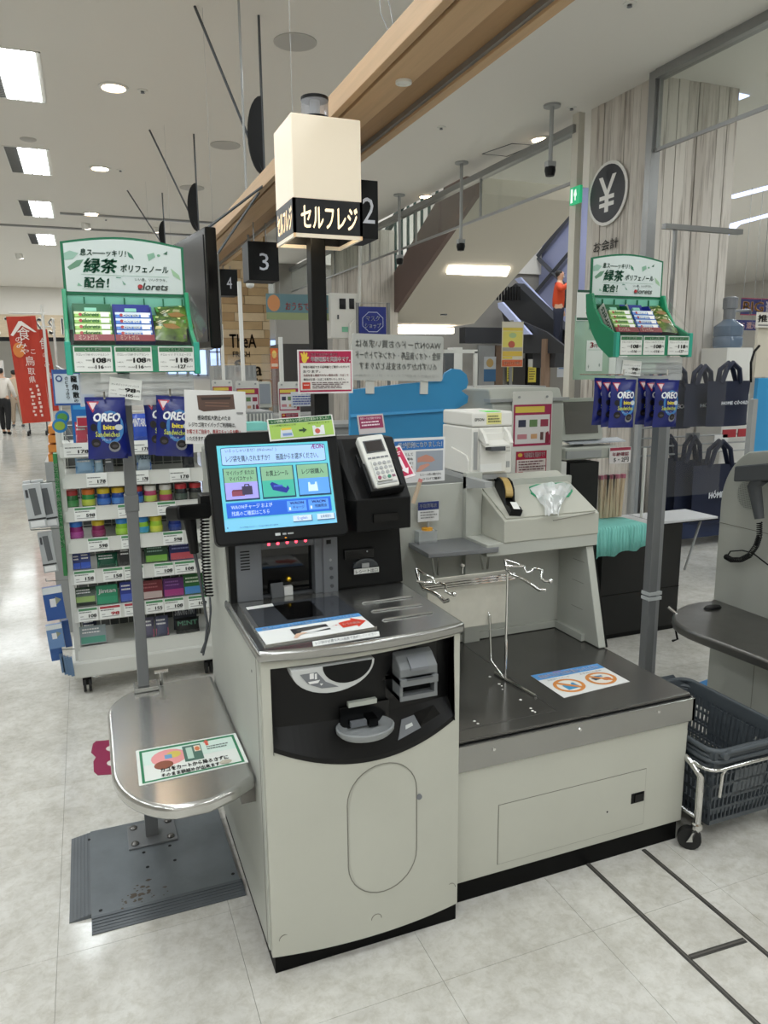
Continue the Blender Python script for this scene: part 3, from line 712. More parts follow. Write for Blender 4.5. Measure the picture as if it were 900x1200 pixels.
gg.add([bl(.05+.9*a, .19-.14*b, zt+.006) for a, b in vs], fs, ink('#f2f4f8'))
for (u0, u1, c) in ((.3, .42, '#c03a3a'), (.6, .7, '#c03a3a')): pr(u0, .19, u1, .215, c)
pr(.28, .38, .62, .74, '#2c2c30'); pr(.33, .44, .56, .58, '#4c4a46', zt+.006)
gg.add([bl(u, v, zt+.0064) for u, v in ((.34, .70), (.36, .62), (.58, .56), (.64, .60), (.62, .66), (.38, .78))], [tuple(range(6))], ink('#e4e4e2'))
gg.add([bl(u, v, zt+.0066) for u, v in ((.3, .70), (.37, .68), (.4, .74), (.33, .8), (.28, .95), (.25, .92))], [tuple(range(6))], ink('#d8b49a'))
pr(.69, .52, .70, .58, '#c43a34'); pr(.66, .545, .73, .555, '#c43a34')
gg.add([bl(u, v, zt+.006) for u, v in ((.73, .44), (.87, .36), (.87, .24), (.99, .55), (.87, .86), (.87, .74), (.73, .78))], [tuple(range(7))], ink('#d4432f'))
vs, fs = glyphs('カゴの商品', .02); gg.add([bl(.75+.17*a, .66-.14*b+(.0), zt+.0064) for a, b in vs], fs, ink('#f0dcd4'))
gg.obj('printed_guide_sheet', sb, fix=False)
q = [PZ(x, y, zt) for x, y in ((366, 752), (444, 740), (445, 745), (367, 757.5))]
gg = G(); poly3(gg, q, zt-.001, zt+.0008, PAPER)
vs, fs = glyphs('レジ袋が必要な方は画面で選択してください', .0)
gg.add([bl(.04+.92*a, .85-.7*b, zt+.0012) for a, b in vs], fs, ink('#55565a')); gg.obj('counter_label', K, fix=False)
for pa, pb in (((424, 707), (484, 699.3)), ((435, 716.7), (496, 708.6)), ((447.8, 727), (508, 718))):
    a = PZ(*pa, zt); b = PZ(*pb, zt); G().tube([(a.x, a.y, zt-.001), (a.x+.006, a.y, zt+.002), (b.x-.006, b.y, zt+.002), (b.x, b.y, zt-.001)], [.0015, .003, .003, .0015], STEEL, 8).obj('steel_ridge', K)
# grey scanner tower
tw = thing('scanner_tower', None, None, (.5-KM, 0, .95)); tw.parent = K
ty = 2.012
pts = rrect(.350, .864, .644, 1.045, .012, 3)
win = (.424, .866, .577, 1.010)
g = G()
g.box(.350, ty, .864, win[0], ty+.06, 1.045, GREYP); g.box(win[2], ty, .864, .644, ty+.06, 1.045, GREYP); g.box(win[0], ty, win[3], win[2], ty+.06, 1.045, GREYP)
g.obj('tower_frame', tw, bev=.003)
G().box(.600, ty-.008, .862, .645, ty+.03, 1.05, GREYP).obj('control_strip', tw, bev=.004)
G().box(win[0]-.002, ty+.035, .86, win[2]+.002, ty+.05, 1.012, DARKGLASS).obj('scan_window', tw)
G().box(win[0], ty+.02, .866, win[2], ty+.035, .870, GREYD).obj('window_sill_strip', tw)
LED = mat('red_led', '#ff4257', .4, emit=5)
for px, py in ((315, 638), (325.6, 637), (336.6, 635.6), (347, 634.6), (358, 633.4)):
    p = PY(px, py, ty); G().lathe([(.0044, 0), (.003, .002), (0, .0026)], (0, 0, 0), LED, 10).obj('red_lamp', tw, local=True, matrix=Matrix.Translation(Vector((p.x, ty, p.z))-wloc(tw)) @ Euler((R(90), 0, 0)).to_matrix().to_4x4())
for i in range(7):
    G().box(.364, ty-.0006, .957+i*.0085, .390, ty+.002, .9605+i*.0085, BLACK).obj('speaker_slot', tw)
for px, py, r in ((385, 635, .0), (387, 656, .004), (388, 666, .0055), (388.5, 676.5, .0055), (389, 686.5, .0055)):
    p = PY(px, py, ty-.008)
    if r: G().cyl((p.x, ty-.004, p.z), (p.x, ty-.0105, p.z), r, GREYD if r > .005 else GREYL, 14).obj('round_button', tw)
    else: G().box(p.x-.007, ty-.0092, p.z-.006, p.x+.007, ty-.006, p.z+.006, BLACK).obj('sensor_window', tw)
p = PY(336, 683, ty+.03); G().lathe([(.006, -.006), (.009, 0), (.006, .006), (0, .008)], (p.x+.006, ty+.028, p.z+.012), mat('gold_button', '#c9a227', .25, .8), 12).obj('gold_key', tw)
G().box(p.x-.012, ty+.012, .8665, p.x+.013, ty+.03, .892, PAPER).obj('white_tag', tw)
G().prism([(ty+.005, .866), (ty+.03, .866), (ty+.03, .9), (ty+.02, .905)], 'x', p.x-.05, p.x-.014, GREYD).obj('sensor_mount', tw)
G().box(.332, ty-.002, .866, .350, 2.12, 1.06, BLACK).obj('tower_cheek', K)
# black receipt tower with the card terminal housing
rt = G().prism([(2.02, .866), (2.05, 1.06), (2.3, 1.06), (2.3, .866)], 'x', .646, .858, BLACK).obj('receipt_tower', K, bev=.006)
c0 = PY(428, 683, 2.025)
gg = G().prism([(c0.x+.040*math.cos(PI*i/14), .925+.028*math.sin(PI*i/14)) for i in range(15)], 'y', 2.016, 2.045, mat('smoked_clear', '#3c4043', .15)).obj('receipt_mouth', rt, bev=.003)
G().box(c0.x-.014, 2.010, .927, c0.x+.008, 2.02, .940, GREYL).obj('paper_end', rt)
sign('receipt_label', None, None, .078, .0155, [('t', .06, .14, .94, .86, 'レシート出口', '#2a2b2e', .01)], (c0.x, 2.012, .917), rz=0, parent=rt, t=.002)
a = PY(403, 656, 2.03); b = PY(437, 641, 2.03); G().box(a.x, 2.02, a.z, b.x, 2.045, b.z, BLACKG).obj('coupon_slot', rt, bev=.002)
G().cyl((PY(430, 646, 2.02).x, 2.017, PY(430, 646, 2.02).z), (PY(430, 646, 2.02).x, 2.03, PY(430, 646, 2.02).z), .002, ink('#b8bcc0'), 8).obj('status_lamp', rt)
hx = [PY(418, 600, 1.94).x, PY(481.5, 600, 1.94).x]
zA = PY(440, 622, 1.94).z; zB = PY(440, 585, 1.94).z; zC = PY(430, 513, 2.08).z
hp = [(1.94, zA), (1.94, zB), (2.075, zC), (2.19, zC), (2.19, zA)]
hs = G()
hs.prism(hp, 'x', hx[0], hx[1], BLACK)
# bevelled cheek running back on the near flank
hs.hexa([(hx[0], 1.94, zA), (hx[0]-.0, 2.19, zA), (hx[0]-.028, 2.19, zA), (hx[0]-.02, 1.99, zA)], [(hx[0], 1.94, zB), (hx[0], 2.0, zB), (hx[0]-.028, 2.0, zB), (hx[0]-.02, 1.97, zB)], BLACK)
hs.add([(hx[0], 1.94, zB), (hx[0]-.02, 1.97, zB), (hx[0]-.028, 2.085, zC), (hx[0], 2.075, zC), (hx[0]-.028, 2.19, zC), (hx[0], 2.19, zC), (hx[0]-.028, 2.19, zB), (hx[0], 2.19, zB)], [(0, 1, 2, 3), (3, 2, 4, 5), (1, 6, 4, 2), (5, 4, 6, 7)], BLACK)
hs = hs.obj('terminal_housing', K, bev=.003)
a = PY(437, 612, 1.94); b = PY(465, 600, 1.94); G().box(a.x, 1.932, a.z, b.x, 1.95, b.z, BLACKG).obj('card_reader_slot', hs)
# monitor
mb = Vector(((.29+.652)/2, 1.93, 1.05)); tilt = -math.degrees(math.atan2(.10, .285))
mon = thing('touch_monitor', None, None, (0, 0, 0)); mon.parent = K; mon.location = mb-wloc(K); mon.rotation_euler = (R(tilt), 0, 0)
MW, MH = .366, .304
G().prism(rrect(-MW/2, 0, MW/2, MH, .016, 4), 'y', -.006, .03, BLACK).obj('bezel', mon, local=True, bev=.004, smooth=40)
G().box(-MW/2+.03, .03, .03, MW/2-.03, .06, MH-.03, BLACK).obj('rear_housing', mon, local=True, bev=.006)
G().box(-.03, .03, .02, .03, .2, .12, BLACK).obj('bracket', mon, local=True)
sw, sh = .308, .232
UI = [('r', 0, 0, 1, 1, '#62c6d8'), ('r', 0, .865, 1, 1, '#7cc8ec'),
  ('p', [(u*.94+.03, v*.215+.025) for u, v in [(a, 1-b) for a, b in rrect(0, 0, 1, 1, .06, 3)]], '#1c4f86'), ('p', [(u*.93+.035, v*.2+.032) for u, v in [(a, 1-b) for a, b in rrect(0, 0, 1, 1, .06, 3)]], '#a8cdf4'),
  ('t', .07, .045, .52, .095, 'いらっしゃいませ？(Welcome！)', '#2b3f63', .004), ('t', .07, .125, .90, .20, 'レジ袋を購入されますか？　画面からお選びください。', '#243657', .006),
  ('t', .84, .03, .955, .085, 'ÆON', '#8d2c8a', .02)]
for i, (t1, t2, c1, c2) in enumerate((('マイバッグ または', 'マイバスケット', '#86b593', '#a7a2ee'), ('お買上シール', '', '#86b593', '#43b3a0'), ('レジ袋購入', '', '#86b593', '#5ea2ee'))):
    u = .03+i*.325
    UI += [('r', u, .27, u+.30, .655, '#15405e'), ('r', u+.008, .275, u+.29, .44, c1), ('r', u+.008, .44, u+.29, .635, c2)]
    if t2: UI += [('t', u+.03, .30, u+.27, .355, t1, '#1c2f33', .008), ('t', u+.05, .37, u+.25, .425, t2, '#1c2f33', .008)]
    else: UI += [('t', u+.05, .325, u+.25, .39, t1, '#1c2f33', .008)]
UI += [('r', .09, .545, .2, .60, '#8a4456'), ('p', [(.09, .545), (.2, .545), (.19, .525), (.1, .525)], '#6d3346'), ('r', .18, .49, .27, .59, '#3a3350'), ('p', [(.2, .49), (.205, .465), (.245, .465), (.25, .49), (.24, .49), (.236, .475), (.213, .475), (.21, .49)], '#3a3350'),
  ('p', [(.43, .48), (.45, .46), (.57, .54), (.585, .51), (.60, .55), (.57, .60), (.45, .555)], '#1d2f96'), ('r', .46, .50, .54, .52, '#4560c8'),
  ('p', [(.775, .49), (.79, .49), (.795, .52), (.835, .52), (.84, .49), (.855, .49), (.86, .60), (.77, .60)], '#cfe8fb'),
  ('r', .03, .675, .965, .85, '#1f63d6'), ('r', .03, .675, .965, .69, '#2f7ae6'),
  ('t', .07, .70, .43, .755, 'WAONチャージ および', '#cfe3ff', .008), ('t', .07, .775, .40, .83, '残高のご確認はこちら', '#cfe3ff', .008),
  ('r', .56, .70, .735, .825, '#5a9cf2'), ('r', .755, .70, .94, .825, '#5a9cf2'), ('t', .585, .71, .715, .745, 'WAON', '#243a8a', .03), ('t', .61, .76, .715, .80, 'チャージ', '#173070', .01), ('t', .785, .71, .915, .745, 'WAON', '#243a8a', .03), ('t', .81, .76, .925, .80, '残高照会', '#173070', .01),
  ('r', .575, .775, .59, .81, '#eaf2ff'), ('r', .77, .775, .785, .81, '#eaf2ff'),
  ('r', .60, .885, .775, .955, '#3d5f80'), ('r', .60, .88, .768, .945, '#cfe2f4'), ('r', .82, .885, .985, .955, '#3d5f80'), ('r', .82, .88, .978, .945, '#cfe2f4'), ('t', .64, .895, .73, .935, 'English', '#2748b0', .0), ('t', .85, .895, .95, .93, '会員様割引', '#243657', .0),
  ('t', .13, .955, .46, .975, 'Loading items ・ Copyright all rights', '#2c5b72', .0), ('r', .02, .95, .026, .97, '#243657')]
gg = G().box(-sw/2, -.004, 0, sw/2, 0, sh, mat('screen_backing', '#0a0a0a', .2))
gp = G(); prints(gp, sw, sh, UI, y=0, lit=.43, step=.00006)
gs = G(); gs.box(-sw/2, -.0075, .036, sw/2, -.005, .036+sh, mat('screen_backing', '#0a0a0a', .2)); sc = gs.obj('screen', mon, local=True)
gp.obj('screen_picture', mon, local=True, fix=False, matrix=Matrix.Translation(Vector((-.003, -.0082, .036+sh/2))))
gl = G(); prints(gl, .05, .009, [('r', .0, .1, .28, .9, '#c9cccd'), ('r', .4, .25, .6, .8, '#a9acad'), ('r', .68, .3, 1, .75, '#a9acad')], y=0); gl.obj('maker_mark', mon, local=True, fix=False, matrix=Matrix.Translation(Vector((.0, -.0066, .018))))
G().box(.0, -.0067, .006, .005, -.005, .008, mat('amber_led', '#d98c1f', .4, emit=1.5)).obj('power_lamp', mon, local=True)
# card terminal in its cradle
tm = PY(442.5, 543, 1.985)
tilt2 = -math.degrees(math.atan2(.135, zC-zB))
ct_ = thing('card_payment_terminal', 'white card payment terminal with keypad leaning on the black housing', 'card terminal', (tm.x, tm.y+.0, tm.z), rot=(R(tilt2), R(-5), 0))
TWd, TH = .080, .176
pl = [(-TWd*.5, .5*TH), (TWd*.5, .5*TH), (TWd*.49, 0), (TWd*.45, -.5*TH), (-TWd*.45, -.5*TH), (-TWd*.49, 0)]
G().prism(pl, 'y', -.018, .014, WHITEP).obj('case', ct_, local=True, bev=.006, seg=3, smooth=40)
G().box(-.029, -.0195, .026, .029, -.018, .068, GREYD).obj('display_surround', ct_, local=True); G().box(-.025, -.0202, .030, .025, -.019, .064, mat('lcd_off', '#3d3a3a', .15)).obj('display', ct_, local=True)
for i in range(5): G().box(-.031+i*.0128, -.0198, .006, -.031+i*.0128+.010, -.018, .011, GREYP).obj('function_key', ct_, local=True)
G().prism([(-.028, -.004), (.016, -.004), (.018, -.072), (-.028, -.072)], 'y', -.026, -.018, WHITEP).obj('pin_pad', ct_, local=True, bev=.002)
for r_ in range(4):
    for c_ in range(3):
        col = GREYL if r_ < 3 else (mat('red_key', '#8d3d56', .4), GREYL, mat('green_key', '#2f7f63', .4))[c_]
        G().cyl((-.020+c_*.0145, -.0285, -.016-r_*.0155), (-.020+c_*.0145, -.025, -.016-r_*.0155), .0055, col, 10).obj('keypad_key', ct_, local=True)
for r_ in range(4): G().box(.022, -.0196, -.014-r_*.0155, .031, -.018, -.007-r_*.0155, (GREYL, GREYL, GREYL, mat('plum_key', '#7f5468', .4))[r_]).obj('side_key', ct_, local=True)
G().box(-.03, -.021, -.079, .03, -.018, -.074, GREYL).obj('card_lip', ct_, local=True)
cg = G(); cg.box(-.052, -.012, -.088, -.042, .02, .0, BLACK); cg.box(.042, -.012, -.088, .052, .02, .0, BLACK); cg.box(-.052, -.012, -.094, .052, .024, -.085, BLACK); cg.box(-.05, .014, -.09, .05, .03, .05, BLACK); cg.obj('cradle', ct_, local=True, bev=.003)
# ---------------------------------------------------------------- notices around the machine
pxs = PY(352.5, 501, 2.03)
sign('price_change_notice', 'green and white notice about paid checkout bags standing on the touch monitor', 'notice', .188, .062, [
    ('r', .02, .04, .98, .24, '#2e6b3c'), ('t', .06, .07, .94, .2, 'レジ袋購入時のレジ袋代金が変わりました！', '#e8efdc', .01), ('r', .02, .26, .98, .93, '#a9cf62'),
    ('t', .06, .30, .42, .38, 'レジ袋購入時はレジ袋', '#41602a'), ('t', .6, .30, .94, .38, '袋代が変わります', '#41602a'),
    ('p', [(.18, .52), (.34, .50), (.36, .88), (.16, .88)], '#d8dfe8'), ('r', .19, .46, .34, .56, '#e6c83c'), ('r', .2, .7, .34, .82, '#7c9bd0'),
    ('p', [(.45, .58), (.51, .58), (.51, .5), (.57, .62), (.51, .75), (.51, .67), (.45, .67)], '#23442a'),
    ('p', [(.66, .46), (.70, .46), (.72, .55), (.78, .55), (.8, .46), (.84, .46), (.84, .9), (.66, .9)], '#e8ecee'), ('p', ell(.73, .72, .04, .12, 12), '#c65a4e')],
    (pxs.x, 2.022, pxs.z), rx=tilt, ry=-2.5, t=.002)
sign('basket_notice', 'white notice with a basket picture about own shopping baskets behind the monitor', 'notice', .175, .155, [
    ('p', [(.2, .10), (.8, .06), (.82, .34), (.3, .40), (.22, .36)], '#5a4238'), ('p', [(.26, .14), (.76, .11), (.74, .16), (.28, .19)], '#2f211c'), ('r', .33, .22, .72, .24, '#7a5a4b'), ('r', .33, .28, .72, .30, '#7a5a4b'),
    ('t', .2, .47, .74, .56, '感染症拡大防止のため', '#2b2b2b', .015), ('t', .06, .60, .82, .69, 'レジカゴ用マイバッグご利用時は、', '#2b2b2b', .015), ('t', .02, .73, .9, .82, 'お客さまご自身で、専用スキャンをお願い', '#b7343a', .015), ('t', .02, .86, .88, .95, 'いただきますようご協力お願いいたします。', '#2b2b2b', .015), ('r', .84, .40, .95, .43, '#8a8a8a')],
    tuple(PY(253, 489, 2.20)), rx=-12, ry=3, t=.002, base='#e4e4e2')
tl = PY(435, 497, 2.1)
sign('card_notice', 'small plum notice with white lines standing above the card terminal', 'notice', .083, .058, [('r', .05, .08, .95, .72, '#8e2c55'), ('t', .1, .14, .9, .26, '電源カードはご利用できません', '#f0dfe6', .01)]+lines(.12, .36, .9, .68, 2, '#e6cdd8')+[], (tl.x, 2.1, tl.z), rx=-15, ry=-2, t=.003, base='#b9b3b5')
t2 = PY(469.5, 542, 2.03)
sign('card_direction_notice', 'narrow crimson notice with a white arrow leaning right of the card terminal', 'notice', .046, .112, [('r', .08, .05, .92, .93, '#c01f4f'), ('r', .12, .06, .7, .13, '#6fae6a'), ('r', .14, .18, .8, .21, '#eed6dc'), ('r', .14, .24, .7, .27, '#eed6dc'), ('r', .42, .34, .62, .72, '#f3e6ea'), ('p', [(.42, .34), (.14, .34), (.14, .40), (.42, .40)], '#f3e6ea'), ('p', [(.25, .72), (.8, .72), (.6, .9)], '#f3e6ea')],
     (t2.x, 2.03, t2.z), rx=tilt2, ry=-13, t=.003, base='#e6dcde')
# handheld scanner on its holder and coiled cord
hp = PX(222, 618, .255)
HSN = thing('handheld_scanner', 'black handheld scanner hung beside the touch monitor with a coiled cord', 'barcode scanner', (.255, hp.y, hp.z))
def at(px, py, Y=None): return PY(px, py, Y if Y else hp.y)
c1 = at(222, 600)
g = G(); g.prism(rrect(-.055, -.022, .055, .022, .012, 3), 'y', -.035, .045, BLACK); g.obj('scanner_head', HSN, local=True, matrix=Matrix.Translation(c1-wloc(HSN)) @ Euler((R(-10), R(3), R(20))).to_matrix().to_4x4(), bev=.006, smooth=40)
a = at(222, 607); b = at(228, 648); G().tube([tuple(a), tuple(a.lerp(b, .4)), tuple(b)], [.019, .016, .013], BLACK, 12).obj('grip', HSN, smooth=50)
G().tube([tuple(b), tuple(at(232, 665)), tuple(at(238, 700)), tuple(at(243, 730)), tuple(at(241, 752)), tuple(at(236, 765))], [.006, .0045, .004, .004, .004, .004], GREYD, 8).obj('straight_cord', HSN, smooth=60)
c2 = at(243, 592)
G().box(c2.x-.02, hp.y-.01, c2.z-.03, KX0+.003, hp.y+.06, c2.z+.03, BLACK).obj('holder', HSN, bev=.004)
pts = []; A = PY(240, 607, hp.y+.02); B = PY(245, 698, hp.y+.02); nturn = 24
for i in range(nturn*8+1):
    t = i/(nturn*8); a_ = 2*PI*i/8; q = A.lerp(B, t); pts.append((q.x+.012*math.cos(a_)-.004*math.sin(PI*t), q.y+.012*math.sin(a_), q.z))
G().tube(pts, .0026, BLACK, 5).obj('coiled_cord', HSN, smooth=60)
e = at(246, 700, hp.y+.02); G().tube([tuple(e), tuple(at(247, 715)), tuple(at(245, 740)), tuple(at(238, 768))], .003, GREYD, 6).obj('cord_tail', HSN, smooth=60)

# ---------------------------------------------------------------- steel basket stand on its floor plate
T = thing('basket_stand', 'stainless basket shelf on a post with a grey floor plate beside the checkout machine', 'basket stand', (.16, 2.2, 0))
zt = .505
o = [(.322, 1.70), (.322, 2.40), (.19, 2.412)]
cx_, cy_ = .155, 2.10
for a in range(100, 181, 10): o.append((.165+.165*math.cos(R(a)), 2.25+.16*math.sin(R(a))))
for a in range(180, 256, 10): o.append((.150+.155*math.cos(R(a)), 1.86+.215*math.sin(R(a))))
o += [(.17, 1.640), (.322, 1.712)]
o = [(.322, 1.715), (.322, 2.402), (.21, 2.402)]
for a in range(100, 181, 10): o.append((.16+.172*math.cos(R(a)), 2.22+.18*math.sin(R(a))))
for a in range(184, 262, 8): o.append((.165+.177*math.cos(R(a)), 1.885+.243*math.sin(R(a))))
o += [(.20, 1.648), (.26, 1.672)]
G().prism(o, 'z', zt-.036, zt, TRAYST).obj('steel_top', T, bev=.011, seg=3, smooth=40)
G().box(.29, 1.74, zt-.085, KX0-.0005, 1.78, zt-.034, STEELD).obj('side_bracket', T)
pb = PZ(178, 975, .02)
G().box(pb.x-.02, pb.y-.02, .018, pb.x+.02, pb.y+.02, zt-.03, POLEG).obj('post', T, bev=.002)
G().box(pb.x-.075, pb.y-.065, .013, pb.x+.075, pb.y+.065, .019, POLEG).obj('foot_plate', T, bev=.001)
for dx in (-.055, .055):
    for dy in (-.045, .045): G().lathe([(.012, 0), (.012, .004), (.007, .008), (0, .009)], (pb.x+dx, pb.y+dy, .019), STEELD, 10).obj('bolt', T)
PLATE = mat('painted_floor_plate', '#71777b', .45, .2, spot=.22, scale=6, rvar=.08)
PLATEB = mat('ribbed_ramp', '#5d6266', .5, spot=.15, scale=8)
# plate corners surveyed: left-back (83,988) left-front (118,1085) right-front (285,1038) right-back (250,950)
q = [PZ(x, y, .012) for x, y in ((101, 983), (116, 1072), (281, 1026), (246, 948))]
x0, y0, y1 = -.095, q[1].y, q[0].y
x1 = .318; yb2 = 2.43
G().box(x0, y0, 0, x1, yb2, .0125, PLATE).obj('floor_plate', T, bev=.001)
g = G(); g.prism([(x0-.058, 0), (x0, 0), (x0, .0125), (x0-.058, .003)], 'y', y0+.01, yb2-.005, PLATEB)
for i in range(5): g.box(x0-.05+i*.01, y0+.012, .003+i*.0017, x0-.047+i*.01, yb2-.007, .0055+i*.0019, PLATEB)
g.obj('ramp_edge', T)
g = G(); g.prism([(y0-.062, 0), (y0, 0), (y0, .0125), (y0-.062, .003)], 'x', x0, x1+.006, PLATEB)
for i in range(5): g.box(x0+.002, y0-.054+i*.0105, .003+i*.0017, x1+.004, y0-.051+i*.0105, .0055+i*.0019, PLATEB)
g.obj('ramp_edge', T)
for px, py in ((104, 984), (118, 1067), (273, 1024), (243, 950), (168.5, 999), (199, 991), (173, 1016), (205, 1008)):
    p = PZ(px, py, .0125); G().cyl((p.x, p.y, .0120), (p.x, p.y, .0130), .0055, BLACK, 8).obj('screw_hole', T)
rnd = random.Random(9); p0 = PZ(162, 1048, .0128); gg = G()
for i in range(40):
    x = p0.x+rnd.gauss(0, .03); y = p0.y+rnd.gauss(0, .025); r = rnd.uniform(.002, .009)
    gg.add([(x+r*rnd.uniform(.6, 1.3)*math.cos(2*PI*k/6), y+r*rnd.uniform(.4, 1)*math.sin(2*PI*k/6), .0128+i*.00002) for k in range(6)], [tuple(range(6))], mat('grime', '#4f463b', .7))
tag(gg.obj('scuff_stain', T, fix=False), kind='stuff')
qs = [PZ(x, y, zt+.001) for x, y in ((159, 880), (276, 859), (291, 893), (163, 921))]
# sticker on the shelf
def floor_print(name, label, cat, q, z, base, items, parent=None, th=.0012):
    """print on a level sheet given by its four corners (far-left, far-right, near-right, near-left)"""
    g = G(); g.prism([(p.x, p.y) for p in q], 'z', z, z+th, ink(base))
    def P(u, v, zz):
        r_ = q[0].lerp(q[1], u).lerp(q[3].lerp(q[2], u), v); return (r_.x, r_.y, zz)
    for i, it in enumerate(items):
        zz = z+th+.0002+i*.00004
        if it[0] == 'r': _, u0, v0, u1, v1, c = it[:6]; g.add([P(u0, v1, zz), P(u1, v1, zz), P(u1, v0, zz), P(u0, v0, zz)], [(0, 1, 2, 3)], ink(c))
        elif it[0] == 'p': g.add([P(u, v, zz) for u, v in it[1]], [tuple(range(len(it[1])))], ink(it[2]))
        else:
            _, u0, v0, u1, v1, t, c = it[:7]; vs, fs = glyphs(t, it[7] if len(it) > 7 else 0.0); g.add([P(u0+(u1-u0)*a, v1+(v0-v1)*b, zz) for a, b in vs], fs, ink(c))
    o_ = g.obj(name, parent, fix=False)
    if label: tag(o_, label, cat)
    return o_
floor_print('basket_shelf_sticker', 'worn green-edged sticker about baskets on the stainless basket shelf', 'sticker', qs, zt, '#e2e6e0', [
    ('r', .03, .04, .97, .10, '#1f7a50'), ('r', .03, .93, .97, .97, '#1f7a50'), ('r', .03, .04, .055, .97, '#1f7a50'), ('r', .945, .04, .97, .97, '#1f7a50'),
    ('r', .055, .10, .945, .5, '#d3e6dc'), ('p', ell(.30, .38, .17, .24, 18), '#e79a9a'), ('p', ell(.24, .58, .09, .12, 14), '#8a4a33'), ('p', ell(.35, .32, .07, .1, 12), '#d8c15a'), ('r', .26, .3, .33, .42, '#6aa0c8'),
    ('r', .44, .14, .62, .62, '#4a6f62'), ('r', .47, .2, .53, .55, '#b8d2c4'), ('r', .55, .18, .61, .36, '#e8d8c4'), ('p', ell(.58, .28, .025, .07, 10), '#d47a4a'),
    ('p', [(.67, .24), (.665, .14), (.65, .14), (.68, .05), (.71, .14), (.695, .14), (.70, .24)], '#d95a48')]+lines(.67, .27, .92, .42, 2, '#5a6a66')+[
    ('t', .20, .66, .84, .79, 'カゴをカートから降ろさずに', '#2a2d2c', .03), ('t', .20, .82, .74, .93, 'そのまま袋詰めが出来ます', '#2a2d2c', .03), ('p', ell(.80, .86, .06, .06, 9), '#b9b2a0')])

# maroon numeral on the aisle floor
q = [PZ(x, y, .001) for x, y in ((106, 868), (160, 865), (163, 905), (108, 909))]
g = G(); 
def Pq(u, v):
    r_ = q[0].lerp(q[1], u).lerp(q[3].lerp(q[2], u), v); return (r_.x, r_.y)
out = [Pq(u, v) for u, v in [(.05, .1), (.12, .02), (.9, 0), (1.3, .05), (1.4, .4), (1.3, .9), (1, 1), (.12, 1), (.04, .9), (.04, .62), (.10, .5), (.0, .36)]]
g.prism(out, 'z', .0003, .0012, ink('#8e1f4b'))
for cu, cv in ((.66, .28), (.66, .70)):
    g.add([Pq(u, v)+(.0015,) for u, v in ell(cu, cv, .34, .125, 16)], [tuple(range(16))], ink('#d8d4cc'))
tag(g.obj('floor_numeral_sticker', fix=False), 'maroon numeral sticker on the aisle floor partly under the steel shelf', 'floor sticker')

# ---------------------------------------------------------------- lit sign on its black pole
LP = thing('lit_register_sign', 'white lit box sign for the self register on a tall black pole', 'sign', (.795, 2.617, 0))
bx0, bx1, byf, byb = .677, .914, 2.50, 2.735
z0, z1, z2 = PY(344, 277, 2.5).z, PY(344, 232, 2.5).z, PY(340, 131, 2.5).z
LITP = mat('lit_acrylic', '#fff2dc', .4, emit=.16)
LITL = mat('sign_inner_glow', '#ffe2b0', .5, emit=.7)
G().box(.758, 2.59, 0, .812, 2.644, z1-.02, BLACK).obj('pole', LP, bev=.003)
G().box(.69, 2.52, 0, .88, 2.71, .012, BLACK).obj('base_plate', LP)
g = G(); g.box(bx0, byf, z1, bx1, byb, z2, LITP); g.obj('light_box', LP, bev=.004)
g = G(); t_ = .006
for a in ((bx0, byf, bx1, byf+t_), (bx0, byb-t_, bx1, byb), (bx0, byf, bx0+t_, byb), (bx1-t_, byf, bx1, byb)): g.box(a[0]-.0015, a[1]-.0015, z0+.012, a[2]+.0015, a[3]+.0015, z1+.002, mat('sign_black', '#26282c', .35))
g.obj('name_band', LP)
g = G()
for a in ((bx0, byf, bx1, byf+t_), (bx0, byb-t_, bx1, byb), (bx0, byf, bx0+t_, byb), (bx1-t_, byf, bx1, byb)): g.box(a[0]-.001, a[1]-.001, z0, a[2]+.001, a[3]+.001, z0+.013, LITP)
g.obj('lower_rim', LP)
G().box(bx0+t_, byf+t_, z1-.03, bx1-t_, byb-t_, z1-.02, LITL).obj('inner_reflector', LP)
w_ = bx1-bx0; h_ = z1-z0
g = G(); prints(g, w_, h_, [('t', .10, .18, .93, .80, 'セルフレジ', '#f7e9cf', .02)], y=0, lit=.75)
g.obj('lettering', LP, local=True, fix=False, matrix=M4(Vector(((bx0+bx1)/2, byf-.0025, (z0+z1)/2+.004))-wloc(LP)))
g = G(); prints(g, byb-byf, h_, [('t', .10, .18, .93, .80, 'セルフレジ', '#f7e9cf', .02)], y=0, lit=.75)
g.obj('lettering', LP, local=True, fix=False, matrix=M4(Vector((bx0-.0025, (byf+byb)/2, (z0+z1)/2+.004))-wloc(LP), rz=-90))
cx, cy = .80, 2.64
lm = G().lathe([(.048, 0), (.048, .035), (.0, .035)], (cx, cy, z2), BLACK, 24).obj('beacon_base', LP)
G().lathe([(.046, .035), (.046, .088), (.0, .09)], (cx, cy, z2), clear_mat('beacon_lens', '#e6e8ee', .25, .2), 24).obj('beacon_lens', LP)
G().lathe([(.018, .03), (.018, .09)], (cx, cy, z2), GREYL, 12).obj('beacon_core', LP)
G().lathe([(.047, .088), (.047, .098), (.03, .102), (0, .102)], (cx, cy, z2), BLACK, 24).obj('beacon_cap', LP)
lt = bpy.data.lights.new('sign_lamp', 'POINT'); lt.energy = 1.2; lt.color = (1, .82, .55); lt.shadow_soft_size = .05
lo = bpy.data.objects.new('sign_lamp', lt); COL.objects.link(lo); lo.location = (.74, 2.55, z0+.05)
